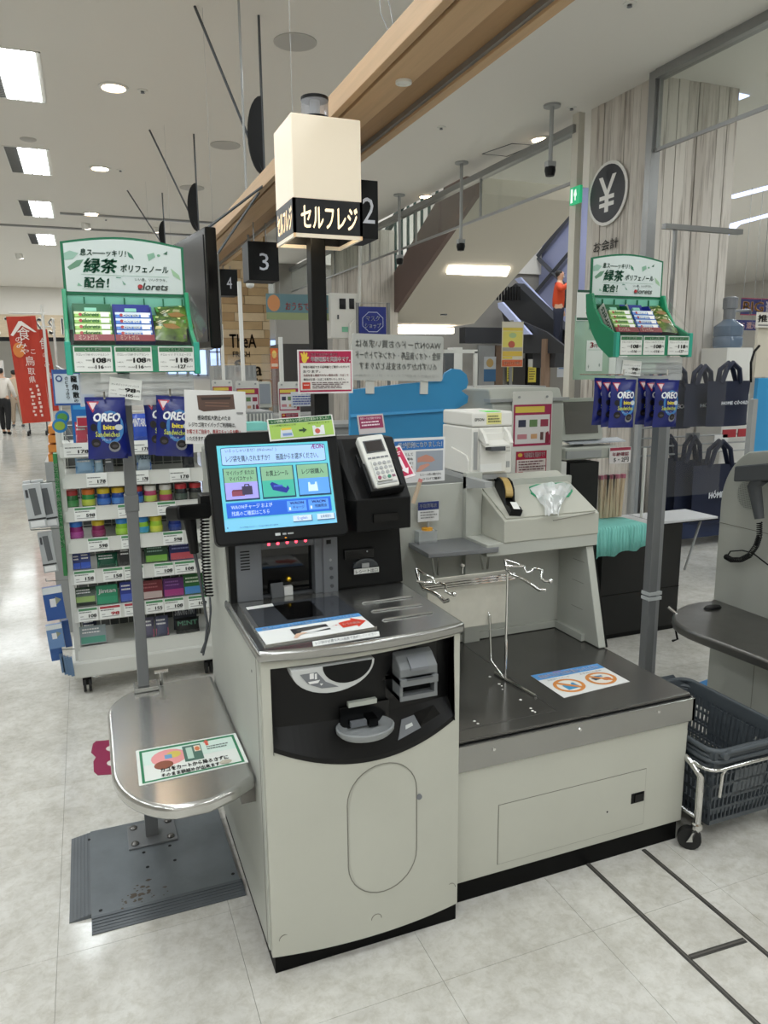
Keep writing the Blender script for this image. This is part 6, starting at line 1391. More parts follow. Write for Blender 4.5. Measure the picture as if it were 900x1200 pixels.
G().tube([(RX0+.015, RY+.015, 1.25), (RX0+.015, RY+.015, 1.52), (RX0+.02, RY-.05, 1.53), (PY(79, 434, 3.3).x, 3.305, PY(79, 436, 3.3).z)], .004, GREYL, 6).obj('display_arm', RK)
for i in range(4):
    a = PY(57, 541-i*11, 4.6); b = PY(76, 531-i*11, 4.6)
    tag(G().box(a.x, 4.6, a.z, b.x, 5.0, b.z-.004, mat('orange_carton', '#d98a3a', .5, spot=.2, scale=8)).obj('orange_carton'), 'orange carton stacked behind the rack, %s of the pile' % ('lowest', 'second', 'third', 'topmost')[i], 'carton', 'orange cartons behind the rack')
a = PY(57, 541, 4.6); tag(G().box(a.x-.02, 4.58, 0, PY(76, 541, 4.6).x+.02, 5.02, a.z-.001, GREY_E).obj('carton_table'), 'grey block carrying the orange cartons behind the rack', 'table')
p_ = PY(88, 427, 3.97); G().cyl((p_.x, 3.975, 1.25), (p_.x, 3.975, p_.z+.01), .004, GREYL, 6).obj('notice_stem', RK)
pxsign('white_price_notice', 'white notice with a green head behind the tall display', 'notice', 80, 405, 97, 427, 3.97, [('r', .03, .05, .97, .3, '#4a8a5e')]+lines(.1, .42, .9, .9, 3, '#6a6c6a'), base='#e2e4e2')
# ================================================================ NEXT CHECKOUT, BASKETS, FLOOR STRIPS
NX = 2.50
NK = thing('self_checkout_machine', 'flank of a second putty checkout machine with round speaker grille at the right edge', 'checkout machine', (2.76, 2.0, 0))
top = PX(900, 524, NX); 
prof = [(1.64, .0), (2.405, .0), (2.405, .93)]
cyc, czc = 2.185, .93
prof += [(cyc+.22*math.cos(R(a)), czc+.255*math.sin(R(a))) for a in range(8, 71, 8)]
prof += [(2.06, 1.195), (1.95, 1.225), (1.64, 1.225)]
G().prism(prof, 'x', NX, NX+.50, mat('putty_grey', '#b5b7b0', .45, spot=.04, scale=5)).obj('body', NK, bev=.006, seg=3)
g = G(); a, b = PX(838, 608, NX), PX(905, 633, NX); G().box(NX-.0008, 1.64, .842, NX+.002, 2.404, .845, GAP).obj('panel_joint', NK)
a, b = PX(838, 770, NX), PX(868, 782, NX); G().box(NX-.0008, 2.16, .0, NX+.002, 2.162, .33, GAP).obj('panel_joint', NK); G().box(NX-.0008, 2.16, .33, NX+.002, 2.404, .332, GAP).obj('panel_joint', NK)
sp = PX(878, 580, NX); g = G()
R_ = .062
gm = mat('grille_holes', '#6d6f6c', .7)
g.add([(NX-.001, sp.y+R_*math.cos(2*PI*k/32), sp.z+R_*math.sin(2*PI*k/32)) for k in range(32)], [tuple(range(32))], mat('grille_plate', '#a7aaa3', .5))
for i in range(-9, 10):
    for j in range(-9, 10):
        y, z = i*.0066, j*.0066
        if math.hypot(y, z) < R_-.003: g.add([(NX-.0018, sp.y+y+.0022*math.cos(2*PI*k/6), sp.z+z+.0022*math.sin(2*PI*k/6)) for k in range(6)], [tuple(range(6))], gm)
tag(g.obj('speaker_grille', NK, fix=False), kind='stuff')
# handheld scanner of the next machine
hb = PX(893, 555, NX-.07); H2 = thing('handheld_scanner', 'dark grey handheld scanner with a coiled cord on the second machine at the right edge', 'barcode scanner', (NX-.07, hb.y, hb.z))
a = PX(866, 554, NX-.08); b = PX(905, 549, NX-.05)
g = G(); g.hexa([(a.x-.028, a.y, a.z-.035), (a.x+.028, a.y, a.z-.035), (b.x+.03, b.y-.04, b.z-.04), (b.x-.03, b.y-.04, b.z-.04)], [(a.x-.028, a.y, a.z+.028), (a.x+.028, a.y, a.z+.028), (b.x+.03, b.y-.04, b.z+.03), (b.x-.03, b.y-.04, b.z+.03)], GREYD); g.obj('scanner_head', H2, bev=.006)
a = PX(884, 570, NX-.06); b = PX(890, 608, NX-.06); G().tube([tuple(a+Vector((0, -.03, .04))), tuple(a), tuple(b)], [.03, .027, .018], GREYD, 12).obj('grip', H2, smooth=50)
G().box(NX-.045, hb.y-.06, hb.z-.03, NX+.002, hb.y+.0, hb.z+.02, BLACK).obj('holder', H2)
path = [PX(x, y, NX-.05) for x, y in ((890, 612), (890, 628), (886, 640), (878, 651), (868, 656), (857, 656), (850, 652))]
pts = []; n = 40; 
def along(P_, t):
    f = t*(len(P_)-1); i = min(int(f), len(P_)-2); return P_[i].lerp(P_[i+1], f-i)
for i in range(n*6+1):
    t = i/(n*6); a_ = 2*PI*i/6; q = along(path, t); d = (along(path, min(1, t+.01))-along(path, max(0, t-.01))).normalized(); u = Vector((1, 0, 0)); v = d.cross(u); pts.append(tuple(q+u*(.010*math.cos(a_))+v*(.010*math.sin(a_))))
G().tube(pts, .0024, BLACK, 5).obj('coiled_cord', H2, smooth=60)
G().tube([tuple(PX(x, y, NX-.03)) for x, y in ((852, 652), (856, 646), (870, 645), (882, 648), (900, 662))], .003, BLACK, 6).obj('cord_tail', H2, smooth=60)
# its steel basket shelf
zt = .503
T2 = thing('basket_stand', 'dark steel basket shelf with a rounded nose fixed to the second machine', 'basket stand', (2.33, 2.1, .4))
o = [(NX, 1.62), (NX, 2.40)]
for pxy in ((832, 703.5), (818, 705), (805, 708), (796, 711.5), (790, 716), (787.5, 721), (789, 727), (795, 732), (806, 738), (822, 744.5), (845, 753), (875, 764.5), (905, 776), (935, 786)):
    p = PZ(*pxy, zt); o.append((min(p.x, NX-.01), p.y))
G().prism(o, 'z', zt-.04, zt, STEELD).obj('steel_top', T2, bev=.011, seg=3, smooth=40)
p = PZ(835, 713, zt); G().lathe([(.035, .002), (.03, .010), (0, .011)], (p.x, p.y, zt), BLACK, 16, 1.3, .6).obj('black_disc', T2)
a = PY(787, 726, 2.36); G().tube([(a.x+.05, 2.3, zt-.04), tuple(PY(791, 735, 2.30)), tuple(PY(794, 749, 2.30)), tuple(PY(788, 751, 2.30))], .005, BLACK, 6).obj('bag_hook', T2)
G().tube([(2.215, 2.30, zt-.012), tuple(PY(783, 711, 2.33))], .006, CHROME, 8).obj('side_peg', T2)
G().box(2.44, 1.9, zt-.12, NX+.001, 2.2, zt-.038, BEIGE2).obj('side_bracket', T2)
# blue floor patch
p = [PZ(x, y, .001) for x, y in ((818, 800), (840, 792), (842, 803), (825, 812))]
g = G(); g.prism([(q.x, q.y) for q in p], 'z', .0004, .0015, ink('#2f80c0')); tag(g.obj('floor_tape'), 'blue patch of floor tape beside the second machine', 'floor sticker')
# floor strips
def strip_on_floor(pa, pb, wd, label):
    a, b = PZ(*pa), PZ(*pb); d = (b-a).normalized(); n = Vector((-d.y, d.x, 0))*wd/2
    g = G(); g.hexa([a-n, b-n, b+n, a+n], [p+Vector((0, 0, .0022)) for p in (a-n, b-n, b+n, a+n)], mat('dark_strip', '#4c4a47', .4, .3)); 
    m = n*.3; g.hexa([a-m, b-m, b+m, a+m], [p+Vector((0, 0, .003)) for p in (a-m, b-m, b+m, a+m)], mat('strip_rib', '#6d6a66', .35, .4))
    return tag(g.obj('floor_strip'), label, 'floor strip', 'dark floor strips')
strip_on_floor((688, 1012), (905, 1217), .014, 'dark strip in the floor, the longer one nearer the camera')
strip_on_floor((754, 996), (915, 1132), .014, 'dark strip in the floor behind the longer one')
strip_on_floor((809, 1122), (873, 1102), .016, 'short cross strip joining the two dark floor strips')
# shopping baskets on their wheeled rack
BKM = mat('basket_plastic', '#4d5358', .45)
def basket(x0, y0, x1, y1, zr_, h, label, parts_full=True):
    """rim at zr_, depth h, walls leaning in, lattice walls built bar by bar"""
    t = thing('shopping_basket', label, 'basket', ((x0+x1)/2, (y0+y1)/2, zr_-h), 'grey shopping baskets')
    ti = .028
    def P(u, v, s):  # u,v on the plan 0..1, s 0 top .. 1 bottom
        xa, xb, ya, yb = x0+ti*s, x1-ti*s, y0+ti*s, y1-ti*s; return Vector((xa+(xb-xa)*u, ya+(yb-ya)*v, zr_-h*s))
    rim = [(a, b) for a, b in rrect(x0-.006, y0-.006, x1+.006, y1+.006, .045, 4)]
    G().tube([(a, b, zr_) for a, b in rim], .009, BKM, 8, closed=True).obj('rim', t, smooth=50)
    G().tube([(a, b, zr_-.022) for a, b in rrect(x0-.002, y0-.002, x1+.002, y1+.002, .042, 4)], .007, BKM, 6, closed=True).obj('lower_rim', t, smooth=50)
    G().box(x0+ti, y0+ti, zr_-h, x1-ti, y1-ti, zr_-h+.006, BKM).obj('base', t)
    nxx, nyy, nz = 17, 24, 4
    for name, A, Bq, n in (('front_wall', (0, 0), (1, 0), nxx), ('rear_wall', (0, 1), (1, 1), nxx), ('side_wall', (0, 0), (0, 1), nyy), ('side_wall', (1, 0), (1, 1), nyy)):
        g = G()
        def Q(f, s): return P(A[0]+(Bq[0]-A[0])*f, A[1]+(Bq[1]-A[1])*f, s)
        nrm = Vector((1, 0, 0)) if A[0] == Bq[0] else Vector((0, 1, 0))
        th = nrm*.0035
        def barq(f0, f1, s0, s1):
            a, b, c, d = Q(f0, s1), Q(f1, s1), Q(f1, s0), Q(f0, s0); g.hexa([a-th, b-th, b+th, a+th], [d-th, c-th, c+th, d+th], BKM)
        barq(0, 1, .0, .16); barq(0, 1, .93, 1)
        for k in (.36, .55, .74): barq(0, 1, k, k+.032)
        for k in range(n+1):
            f = k/n; barq(max(0, f-.11/n), min(1, f+.11/n), .1, 1)
        barq(.30, .72, .2, .62)
        tag(g.obj(name, t, fix=False), kind='stuff')
    return t
zb_ = .335
bxa, bya = 1.715, 1.60
basket(bxa, bya, bxa+.33, bya+.47, zb_-.035, .235, 'lower grey shopping basket, nested under the top one beside the bench')
tb = basket(bxa, bya, bxa+.33, bya+.47, zb_, .235, 'upper grey shopping basket on the chrome rack beside the bench')
for s in (0, 1):
    y = bya-.012 if s == 0 else bya+.482
    pts = [(bxa+.14, y, zb_-.012), (bxa+.02, y, zb_+.004), (bxa-.0, bya+.06 if s == 0 else bya+.40, zb_+.014)]
    pts = [(bxa+.165-.13, y, zb_-.008), (bxa+.04, y+(.01 if s else -.01), zb_+.006), (bxa+.29, y+(.01 if s else -.01), zb_+.006), (bxa+.295, y, zb_-.008)]
    G().tube(pts, .008, BKM, 8).obj('handle', tb, smooth=50)
    for xx in (bxa+.03, bxa+.295): G().cyl((xx, y-.01, zb_-.01), (xx, y+.012, zb_-.01), .012, BKM, 10).obj('handle_pivot', tb)
q = PZ(823, 975, .1); lx, ly = 1.706, 1.595
RKT = thing('basket_trolley', 'chrome tube trolley on casters carrying the grey baskets', 'trolley', (1.87, 1.84, 0))
lx = bxa-.026; rx_ = bxa+.36; fy = bya+.02; ry_ = bya+.46
for yy in (fy, ry_):
    G().tube([(lx, yy, .085), (lx, yy, .245), (lx+.012, yy, .272), (lx+.035, yy, .283), (lx+.06, yy, .283)] if False else [(lx, yy, .085), (lx, yy, .25), (lx-.006, yy+.03, .28), (lx-.006, yy+.06, .29)], .0115, CHROME, 12).obj('leg', RKT, smooth=60)
    G().tube([(rx_, yy, .085), (rx_, yy, .25), (rx_+.0, yy+.03, .28), (rx_, yy+.06, .29)], .0115, CHROME, 12).obj('leg', RKT, smooth=60)
loop = [(a, b, .286) for a, b in rrect(lx-.004, fy-.04, rx_+.004, ry_+.04, .04, 4)]
G().tube(loop, .0065, CHROME, 8, closed=True).obj('top_loop', RKT, smooth=60)
G().tube([(bxa+.02, fy-.035, .19), (bxa+.02, fy-.04, .27), (bxa+.035, fy-.04, .287), (bxa+.30, fy-.04, .287)], .0055, CHROME, 8).obj('front_rail', RKT, smooth=60)
for xx in (lx, rx_): G().cyl((xx, fy, .105), (xx, ry_, .105), .008, CHROME, 8).obj('side_tube', RKT)
for xx in (lx, rx_):
    for yy in (fy, ry_):
        G().lathe([(.017, .072), (.017, .088), (.012, .092), (0, .092)], (xx, yy, 0), CHROME, 12).obj('caster_cap', RKT)
        ang = .75 if xx == lx and yy == fy else .3
        g = G(); ax = Vector((math.sin(ang), math.cos(ang), 0)); c0 = Vector((xx, yy, .036))+Vector((-math.cos(ang), math.sin(ang), 0))*.02; g.cyl(tuple(c0-ax*.012), tuple(c0+ax*.012), .036, RUBBER, 18)
        w_ = g.obj('caster_wheel', RKT, smooth=40)
        g = G()
        for s in (-1, 1): 
            p0 = c0+ax*(.015*s); dx = Vector((xx, yy, 0)); g.hexa([p0+Vector((-.008, .004, -.008))-ax*.001, p0+Vector((.010, -.004, -.008))-ax*.001, p0+Vector((.010, -.004, -.008))+ax*.001, p0+Vector((-.008, .004, -.008))+ax*.001], [Vector((xx-.018, yy, .074))+ax*(.015*s-.001), Vector((xx+.018, yy, .074))+ax*(.015*s-.001), Vector((xx+.018, yy, .074))+ax*(.015*s+.001), Vector((xx-.018, yy, .074))+ax*(.015*s+.001)], CHROME)
        g.obj('caster_fork', RKT)
# ================================================================ BACKGROUND: LANES, COUNTERS, STAIRS
def hang(o, xs_, y, z0, z1=ZC):
    for x in xs_: G().cyl((x, y, z0), (x, y, z1), .003, RAILM, 5).obj('wire', o, local=True, matrix=o.matrix_local.inverted())
def pxbox(name, label, cat, x0, y0, x1, y1, Y, dep, m, group=None, bev=0.0, toz=None, parent=None):
    a = PY(x0, y1, Y); b = PY(x1, y0, Y); g = G().box(min(a.x, b.x), Y, a.z if toz is None else toz, max(a.x, b.x), Y+dep, b.z, m)
    o = g.obj(name, parent, bev=bev)
    return tag(o, label, cat, group) if label else o
# blue partition with a cloud-shaped end, standing on a service counter
Yb = 3.25
out = [(410, 560), (410, 457), (470, 450), (518, 446), (522, 437), (530, 432), (540, 433), (547, 439), (549, 448), (547, 455), (541, 458), (549, 464), (548, 472), (538, 478), (524, 482), (521, 560)]
pts = [PY(x, y, Yb) for x, y in out]
BPn = thing('blue_partition', 'bright blue counter partition with a cloud shaped end behind the bag poster', 'partition', (sum(p.x for p in pts)/len(pts), Yb, pts[0].z))
G().prism([(p.x, p.z) for p in pts], 'y', Yb, Yb+.02, BLUEP).obj('panel', BPn, bev=.002)
a, b = PY(411, 486, Yb-.012), PY(520, 479, Yb-.012); G().hexa([(a.x, Yb-.014, a.z-.012), (b.x, Yb-.014, b.z-.012), (b.x, Yb, b.z-.012), (a.x, Yb, a.z-.012)], [(a.x, Yb-.006, a.z), (b.x, Yb-.006, b.z), (b.x, Yb, b.z), (a.x, Yb, a.z)], BLUEP).obj('ledge', BPn)
a, b = PY(410, 560, Yb), PY(521, 560, Yb); tag(G().box(a.x, Yb-.02, 0, b.x+.1, Yb+.5, pts[0].z, GREY_E).obj('service_counter'), 'grey service counter under the blue partition', 'counter')
# white board seen from behind, its letters showing through in reverse
a, b = PY(413, 447, 3.238), PY(519, 393, 3.238); w_, h_ = b.x-a.x, b.z-a.z
rb = thing('payment_board', 'white board with faint reversed lettering standing on the blue partition', 'board', ((a.x+b.x)/2, 3.238, (a.z+b.z)/2), rot=(0, R(1.5), 0))
G().prism(rrect(-w_/2, -h_/2, w_/2, h_/2, .012, 3), 'y', -.004, .004, ink('#c9cac6')).obj('panel', rb, local=True)
g = G(); prints(g, w_, h_, [('t', .03, .12, .97, .30, 'WAONカードのお買い求めは', '#a4a6a4', .015), ('t', .03, .36, .97, .54, '現金・イオン商品券・イオンギフトカード', '#a4a6a4', .015), ('t', .07, .60, .93, .77, 'のいずれかでのお支払となります', '#a4a6a4', .015), ('t', .05, .86, .97, .92, '一部対象外の商品がございます・詳しくは係員へ', '#b4b6b4', .0)], y=-.0048, flip=True); g.obj('reversed_lettering', rb, local=True, fix=False)
for x in (-w_*.3, w_*.3): G().box(x-.02, .004, -h_/2-.06, x+.02, .012, -h_/2+.05, WHITE_E).obj('clip', rb, local=True)
# mask shop sign on its tube frame
MS = thing('mask_shop_sign', 'navy mask shop sign hung in a thin grey tube frame', 'sign', tuple(PY(438, 378, 4.4)))
fr = [PY(x, y, 4.42) for x, y in ((420, 470), (419, 355), (455, 355), (456, 470))]
g = G(); g.tube([(fr[0].x, 4.42, 0), tuple(fr[1]), tuple(fr[2]), (fr[3].x, 4.42, 0)], .012, RAILM, 8); g.obj('tube_frame', MS)
a, b = PY(421, 395, 4.4), PY(452, 360, 4.4); w_, h_ = b.x-a.x, b.z-a.z
g = G().box(-w_/2, -.006, -h_/2, w_/2, .006, h_/2, ink('#1c2c86')); prints(g, w_, h_, [('p', ell(.5, .5, .42, .36, 8, 22.5, 382.5), '#c8cee6'), ('p', ell(.5, .5, .40, .335, 8, 22.5, 382.5), '#1c2c86'), ('t', .24, .30, .76, .46, 'マスク', '#e6e9f4', .02), ('t', .20, .54, .80, .70, 'ショップ', '#e6e9f4', .02)], y=-.0066)
g.obj('board', MS, local=True, fix=False, matrix=Matrix.Translation(Vector(((a.x+b.x)/2, 4.4, (a.z+b.z)/2))-wloc(MS)))
# electrical box on the far pillar
a, b = PY(388, 396, 12.35), PY(420, 344, 12.35)
EB = thing('electrical_box', 'white electrical box with two dark windows on the far plank pillar', 'electrical box', ((a.x+b.x)/2, 12.5, a.z))
G().box(a.x, 12.35, a.z, b.x, 12.73, b.z, WHITE_E).obj('case', EB, bev=.006)
for x0, x1 in ((398, 405), (409.5, 415)): p, q = PY(x0, 362, 12.34), PY(x1, 350, 12.34); G().box(p.x, 12.338, p.z, q.x, 12.352, q.z, BLACKG).obj('window', EB)
p, q = PY(401, 389, 12.34), PY(408, 383, 12.34); G().box(p.x, 12.343, p.z, q.x, 12.352, q.z, ink('#7fbfa0')).obj('green_label', EB)
p, q = PY(395.5, 374, 12.34), PY(397, 369, 12.34); G().box(p.x, 12.33, p.z, q.x, 12.352, q.z, GREYD).obj('handle', EB)
p = [PY(x, y, 12.338) for x, y in ((422, 283), (421, 350), (419, 372), (411, 380), (410, 400), (412, 425))]; p.append(Vector((p[-1].x, 12.338, 0.0))); tag(G().tube([tuple(q) for q in p], .03, WHITE_E, 8).obj('white_cable', smooth=60), 'thick white cable running down past the electrical box', 'cable')
# payment terminals of the neighbouring lanes: white boards with coloured notices
def board_items(): return [('r', .02, .0, .98, .52, '#a82a55'), ('r', .06, .025, .8, .10, '#e8cf5a'), ('r', .06, .13, .94, .49, '#e8e4e4'), ('r', .14, .19, .33, .28, '#3a3a52'), ('r', .42, .19, .62, .28, '#6a8a5a'), ('r', .70, .19, .90, .28, '#a03a52'), ('r', .12, .37, .36, .43, '#cf8a94'), ('r', .46, .37, .62, .43, '#d8a87a'), ('r', .70, .35, .78, .45, '#6a4a48'), ('p', [(.84, .36), (.9, .34), (.94, .40), (.93, .49), (.83, .49)], '#8a2438'),
    ('r', .10, .585, .88, .925, '#a82040'), ('r', .12, .69, .86, .91, '#e6dcd8'), ('p', ell(.2, .63, .06, .025, 10), '#d8b04a'), ('t', .30, .60, .84, .67, '年齢確認を実施中です', '#f0dce0', .02)]+lines(.16, .71, .84, .84, 4, '#6a3a42')+[('r', .14, .84, .26, .90, '#c03a3a'), ('r', .02, .945, .70, 1, '#2f6cb0'), ('t', .08, .955, .64, .99, 'キャッシュレス対象', '#dde6f2', .01), ('r', .72, .95, .97, .995, '#dddfe2')]
def pay_board(x0, y0, x1, y1, Y, label, post=True):
    a, b = PY(x0, y1, Y), PY(x1, y0, Y); w, h = b.x-a.x, b.z-a.z
    t = thing('payment_notice_board', label, 'notice board', ((a.x+b.x)/2, Y, a.z), 'payment notice boards of the lanes')
    G().prism(rrect(-w/2, 0, w/2, h, .012, 3), 'y', 0, .01, WHITE_E).obj('panel', t, local=True)
    g = G(); prints(g, w, h*.86, board_items(), y=-.0006); g.obj('notices', t, local=True, fix=False, matrix=Matrix.Translation((0, 0, h*.43)))
    if post: G().box(-w*.2, .01, -a.z, w*.2, .03, h*.5, GREYL).obj('post', t, local=True)
    for s in (-.35, .35): G().cyl((s*w, -.004, h*.94), (s*w, .0, h*.94), .006, GREYL, 8).obj('stud', t, local=True)
    return t
pay_board(599, 458, 648, 568, 3.035, 'white notice board with crimson payment notices right beside the label printer', False)
pay_board(279, 446, 303, 510, 4.6, 'white notice board on the lane behind the touch monitor')
pay_board(328, 447, 351, 505, 4.55, 'white notice board partly behind the black sign pole')
pay_board(251, 445, 272, 500, 4.94, 'white notice board farthest along the lanes beside the tall display')
# register bodies behind
def register(x0, y0, x1, Y, dep, label, m=BEIGE2, slope=True):
    a, b = PY(x0, y0, Y), PY(x1, y0, Y); t = thing('staffed_register', label, 'register', ((a.x+b.x)/2, Y+dep/2, 0), 'staffed registers of the lanes')
    G().prism([(Y, 0), (Y+dep, 0), (Y+dep, a.z-.02), (Y+dep*.8, a.z), (Y+.04, a.z), (Y, a.z-.08)], 'x', a.x, b.x, m).obj('body', t, bev=.01)
    G().box(a.x-.02, Y-.01, a.z-.06, b.x+.02, Y+.05, a.z-.045, GREYL).obj('top_band', t)
    return t
register(578, 456, 662, 3.05, .5, 'tall putty register cabinet standing right behind the label printer')
def screen(x0, y0, x1, y1, Y, label, face='#6d6b68', tilt_=-10, drop=.08):
    a, b = PY(x0, y1, Y), PY(x1, y0, Y); w, h = b.x-a.x, b.z-a.z
    t = thing('register_screen', label, 'screen', ((a.x+b.x)/2, Y, a.z), 'register screens', rot=(R(tilt_), 0, 0))
    G().prism(rrect(-w/2, 0, w/2, h, .012, 3), 'y', 0, .04, BEIGE2).obj('bezel', t, local=True, bev=.004)
    G().box(-w/2+.14*w, -.003, .15*h, w/2-.11*w, 0, h*.91, mat('screen_'+face.strip('#'), face, .15)).obj('display', t, local=True)
    G().box(-.03, .03, -drop, .03, .07, .05, GREYL).obj('neck', t, local=True)
    return t
screen(656, 465, 709, 517, 3.30, 'putty register screen with a dark grey display behind the far display stand')
screen(303, 447, 318, 478, 4.96, 'narrow register screen beside the lane notice boards', '#8a9098', -4, .32)
# card printer / keyboard tray of the register, papers on it
KT = thing('register_keyboard', 'wide putty keyboard tray with papers beside the register screen', 'keyboard', tuple(PY(690, 535, 3.24)))
pxbox('tray', None, None, 662, 522, 724, 540, 3.24, .16, BEIGE2, parent=KT, bev=.01)
pxbox('drawer_front', None, None, 664, 527, 705, 538, 3.232, .02, GREYL, parent=KT)
a, b = PY(668, 521, 3.26), PY(726, 516, 3.36); G().hexa([(a.x, 3.26, a.z), (b.x-.04, 3.26, a.z), (b.x, 3.38, a.z+.008), (a.x+.03, 3.38, a.z+.008)], [(a.x, 3.26, a.z+.006), (b.x-.04, 3.26, a.z+.006), (b.x, 3.38, a.z+.014), (a.x+.03, 3.38, a.z+.014)], mat('grey_sheet', '#c3c7d0', .4)).obj('paper_stack', KT)
pxsign('price_notice', 'small white notice with red figures hanging by the register keyboard', 'notice', 714, 524, 739, 543, 3.2303, [('r', .02, .02, .98, .2, '#a8344e'), ('t', .12, .3, .9, .55, '年齢確認', '#a8344e', .02), ('t', .2, .62, .9, .92, '5・2円', '#333333', .02)], base='#e4dede')
# black counter with a teal cloth and a white folding table
CZ = PY(750, 600, 3.25).z
a, b = PZ(712, 749), PZ(795, 738)
BC = thing('black_counter', 'black panelled counter half covered by a teal cloth', 'counter', (2.86, 3.5, 0))
bx0_ = 2.56
G().box(bx0_, 3.25, .03, b.x, 3.405, .655, mat('black_panel', '#121313', .5)).obj('body', BC)
G().box(bx0_, 3.262, 0, b.x-.01, 3.40, .03, BLACK).obj('foot', BC)
G().box(bx0_, 3.246, .26, b.x, 3.25, .263, BLACKG).obj('panel_seam', BC)
TBL = thing('folding_table', 'white folding table top with dark edge propped by a strut', 'table', (3.0, 3.3, .66))
tx1_ = PZ(845, 606, .672).x
G().box(bx0_-.12, 3.16, .6605, tx1_, 3.41, .672, mat('white_laminate', '#dfe0e2', .25)).obj('table_top', TBL)
G().box(bx0_-.12, 3.155, .6555, tx1_+.004, 3.412, .6607, BLACK).obj('edge_band', TBL)
G().cyl((tx1_-.06, 3.22, .657), (b.x+.008, 3.22, .36), .007, GREYL, 8).obj('strut', TBL)
G().box(PZ(770, 612, .672).x, 3.16, .6721, PZ(770, 612, .672).x+.005, 3.41, .6726, BLACK).obj('joint_line', TBL)
x0, x1 = PY(699, 640, 3.14).x, PY(757, 618, 3.15).x; g = G(); n = 18; rnd = random.Random(3); rows_ = []
for i in range(n+1):
    x = x0+(x1-x0)*i/n; w = .006*math.sin(i*1.7)+rnd.uniform(-.003, .003); zl = .515+.035*(i/n)+.008*math.sin(i*.8)
    rows_.append([(x, 3.40-.10*max(0, i/n-.45), .6745), (x, 3.26, .675), (x, 3.152, .675), (x, 3.142+w*.4, .664), (x, 3.140+w, .60), (x, 3.138+w*1.3, zl)])
for i in range(n): g.add(rows_[i]+rows_[i+1], [(j, j+1, 7+j, 6+j) for j in range(5)], mat('teal_cloth', '#8fe2d8', .8, spot=.1, scale=8))
tag(g.obj('teal_cloth', smooth=60, solid=.003), 'teal cloth spread over the end of the black counter', 'cloth')
# sticks in a clear holder
a, b = PY(703, 598, 3.33), PY(745, 553, 3.33)
SH2 = thing('stick_holder', 'clear box of pale chopstick bundles on the black counter', 'holder', ((a.x+b.x)/2, 3.37, .676))
hz = b.z
for (ax0, ay0, ax1, ay1) in ((a.x, 3.33, b.x, 3.333), (a.x, 3.40, b.x, 3.403), (a.x, 3.33, a.x+.003, 3.403), (b.x-.003, 3.33, b.x, 3.403)): G().box(ax0, ay0, .6765, ax1, ay1, hz, CLEAR).obj('clear_wall', SH2)
rnd = random.Random(8)
for i in range(7):
    x = a.x+.02+(b.x-a.x-.1)*i/6; dx = rnd.uniform(-.01, .015)
    o_ = G().hexa([(x, 3.355, .678), (x+.018, 3.355, .678), (x+.018, 3.375, .678), (x, 3.375, .678)], [(x+dx, 3.355, hz-.02), (x+dx+.018, 3.355, hz-.02), (x+dx+.018, 3.375, hz-.02), (x+dx, 3.375, hz-.02)], mat('pale_wood_stick', '#cdb695', .6, objvar=.1)).obj('chopstick_bundle')
    G().box(x+dx-.001, 3.353, hz-.035, x+dx+.019, 3.377, hz-.012, mat('pink_wrapper', '#b8657a', .4)).obj('wrapper', o_)
    tag(o_, 'pale chopstick bundle with a pink wrapper, %s in the clear holder' % ('first', 'second', 'third', 'fourth', 'fifth', 'sixth', 'last')[i], 'chopsticks', 'chopstick bundles in the clear holder')
p = PY(750, 580, 3.3); q = PY(755, 590, 3.3)
tag(G().cyl((PY(755, 545, 3.3).x, 3.3, .676), (PY(755, 545, 3.3).x, 3.3, PY(755, 525, 3.3).z), .008, WHITE_E, 8).obj('thin_post'), 'thin white post standing beside the stick holder', 'post')
# black hand trolley shapes under the register keyboard
pxbox('dark_cabinet', 'dark cabinet under the register keyboard behind the slanted lid', 'cabinet', 666, 541, 702, 600, 3.24, .16, mat('black_panel', '#121313', .5), toz=.0)
pxbox('white_box', 'small white box beside the dark cabinet', 'box', 650, 541, 664, 560, 3.24, .08, WHITE_E, toz=.0)
# navy shopping bags on a rack
YB = 4.9
BR = thing('bag_rack', 'metal wire rack hung with navy shopping bags', 'rack', (4.0, YB, 0))
xl, xr = PY(760, 500, YB).x, PY(905, 500, YB).x
for x in (xl, xr): G().box(x-.02, YB+.1, 0, x+.02, YB+.14, PY(800, 420, YB).z, GREYL).obj('upright', BR)
for py in (500, 512, 522, 532):
    z = PY(830, py, YB).z; G().cyl((xl, YB+.12, z), (xr, YB+.12, z), .008, GREYL, 6).obj('cross_bar', BR)
zb2, zb3 = PY(800, 612, YB).z, PY(800, 628, YB).z
G().box(xl-.1, YB-.1, zb3 if zb3 > .03 else .03, xr, YB+.2, max(zb2, .16), mat('navy_base', '#1d2b4c', .5)).obj('plinth', BR)
for x in (xl, xr): G().cyl((x-.02, YB, .03), (x+.02, YB, .03), .03, RUBBER, 12).obj('caster', BR)
NVB = mat('navy_nonwoven', '#121a33', .75, bump=.3, bscale=200)
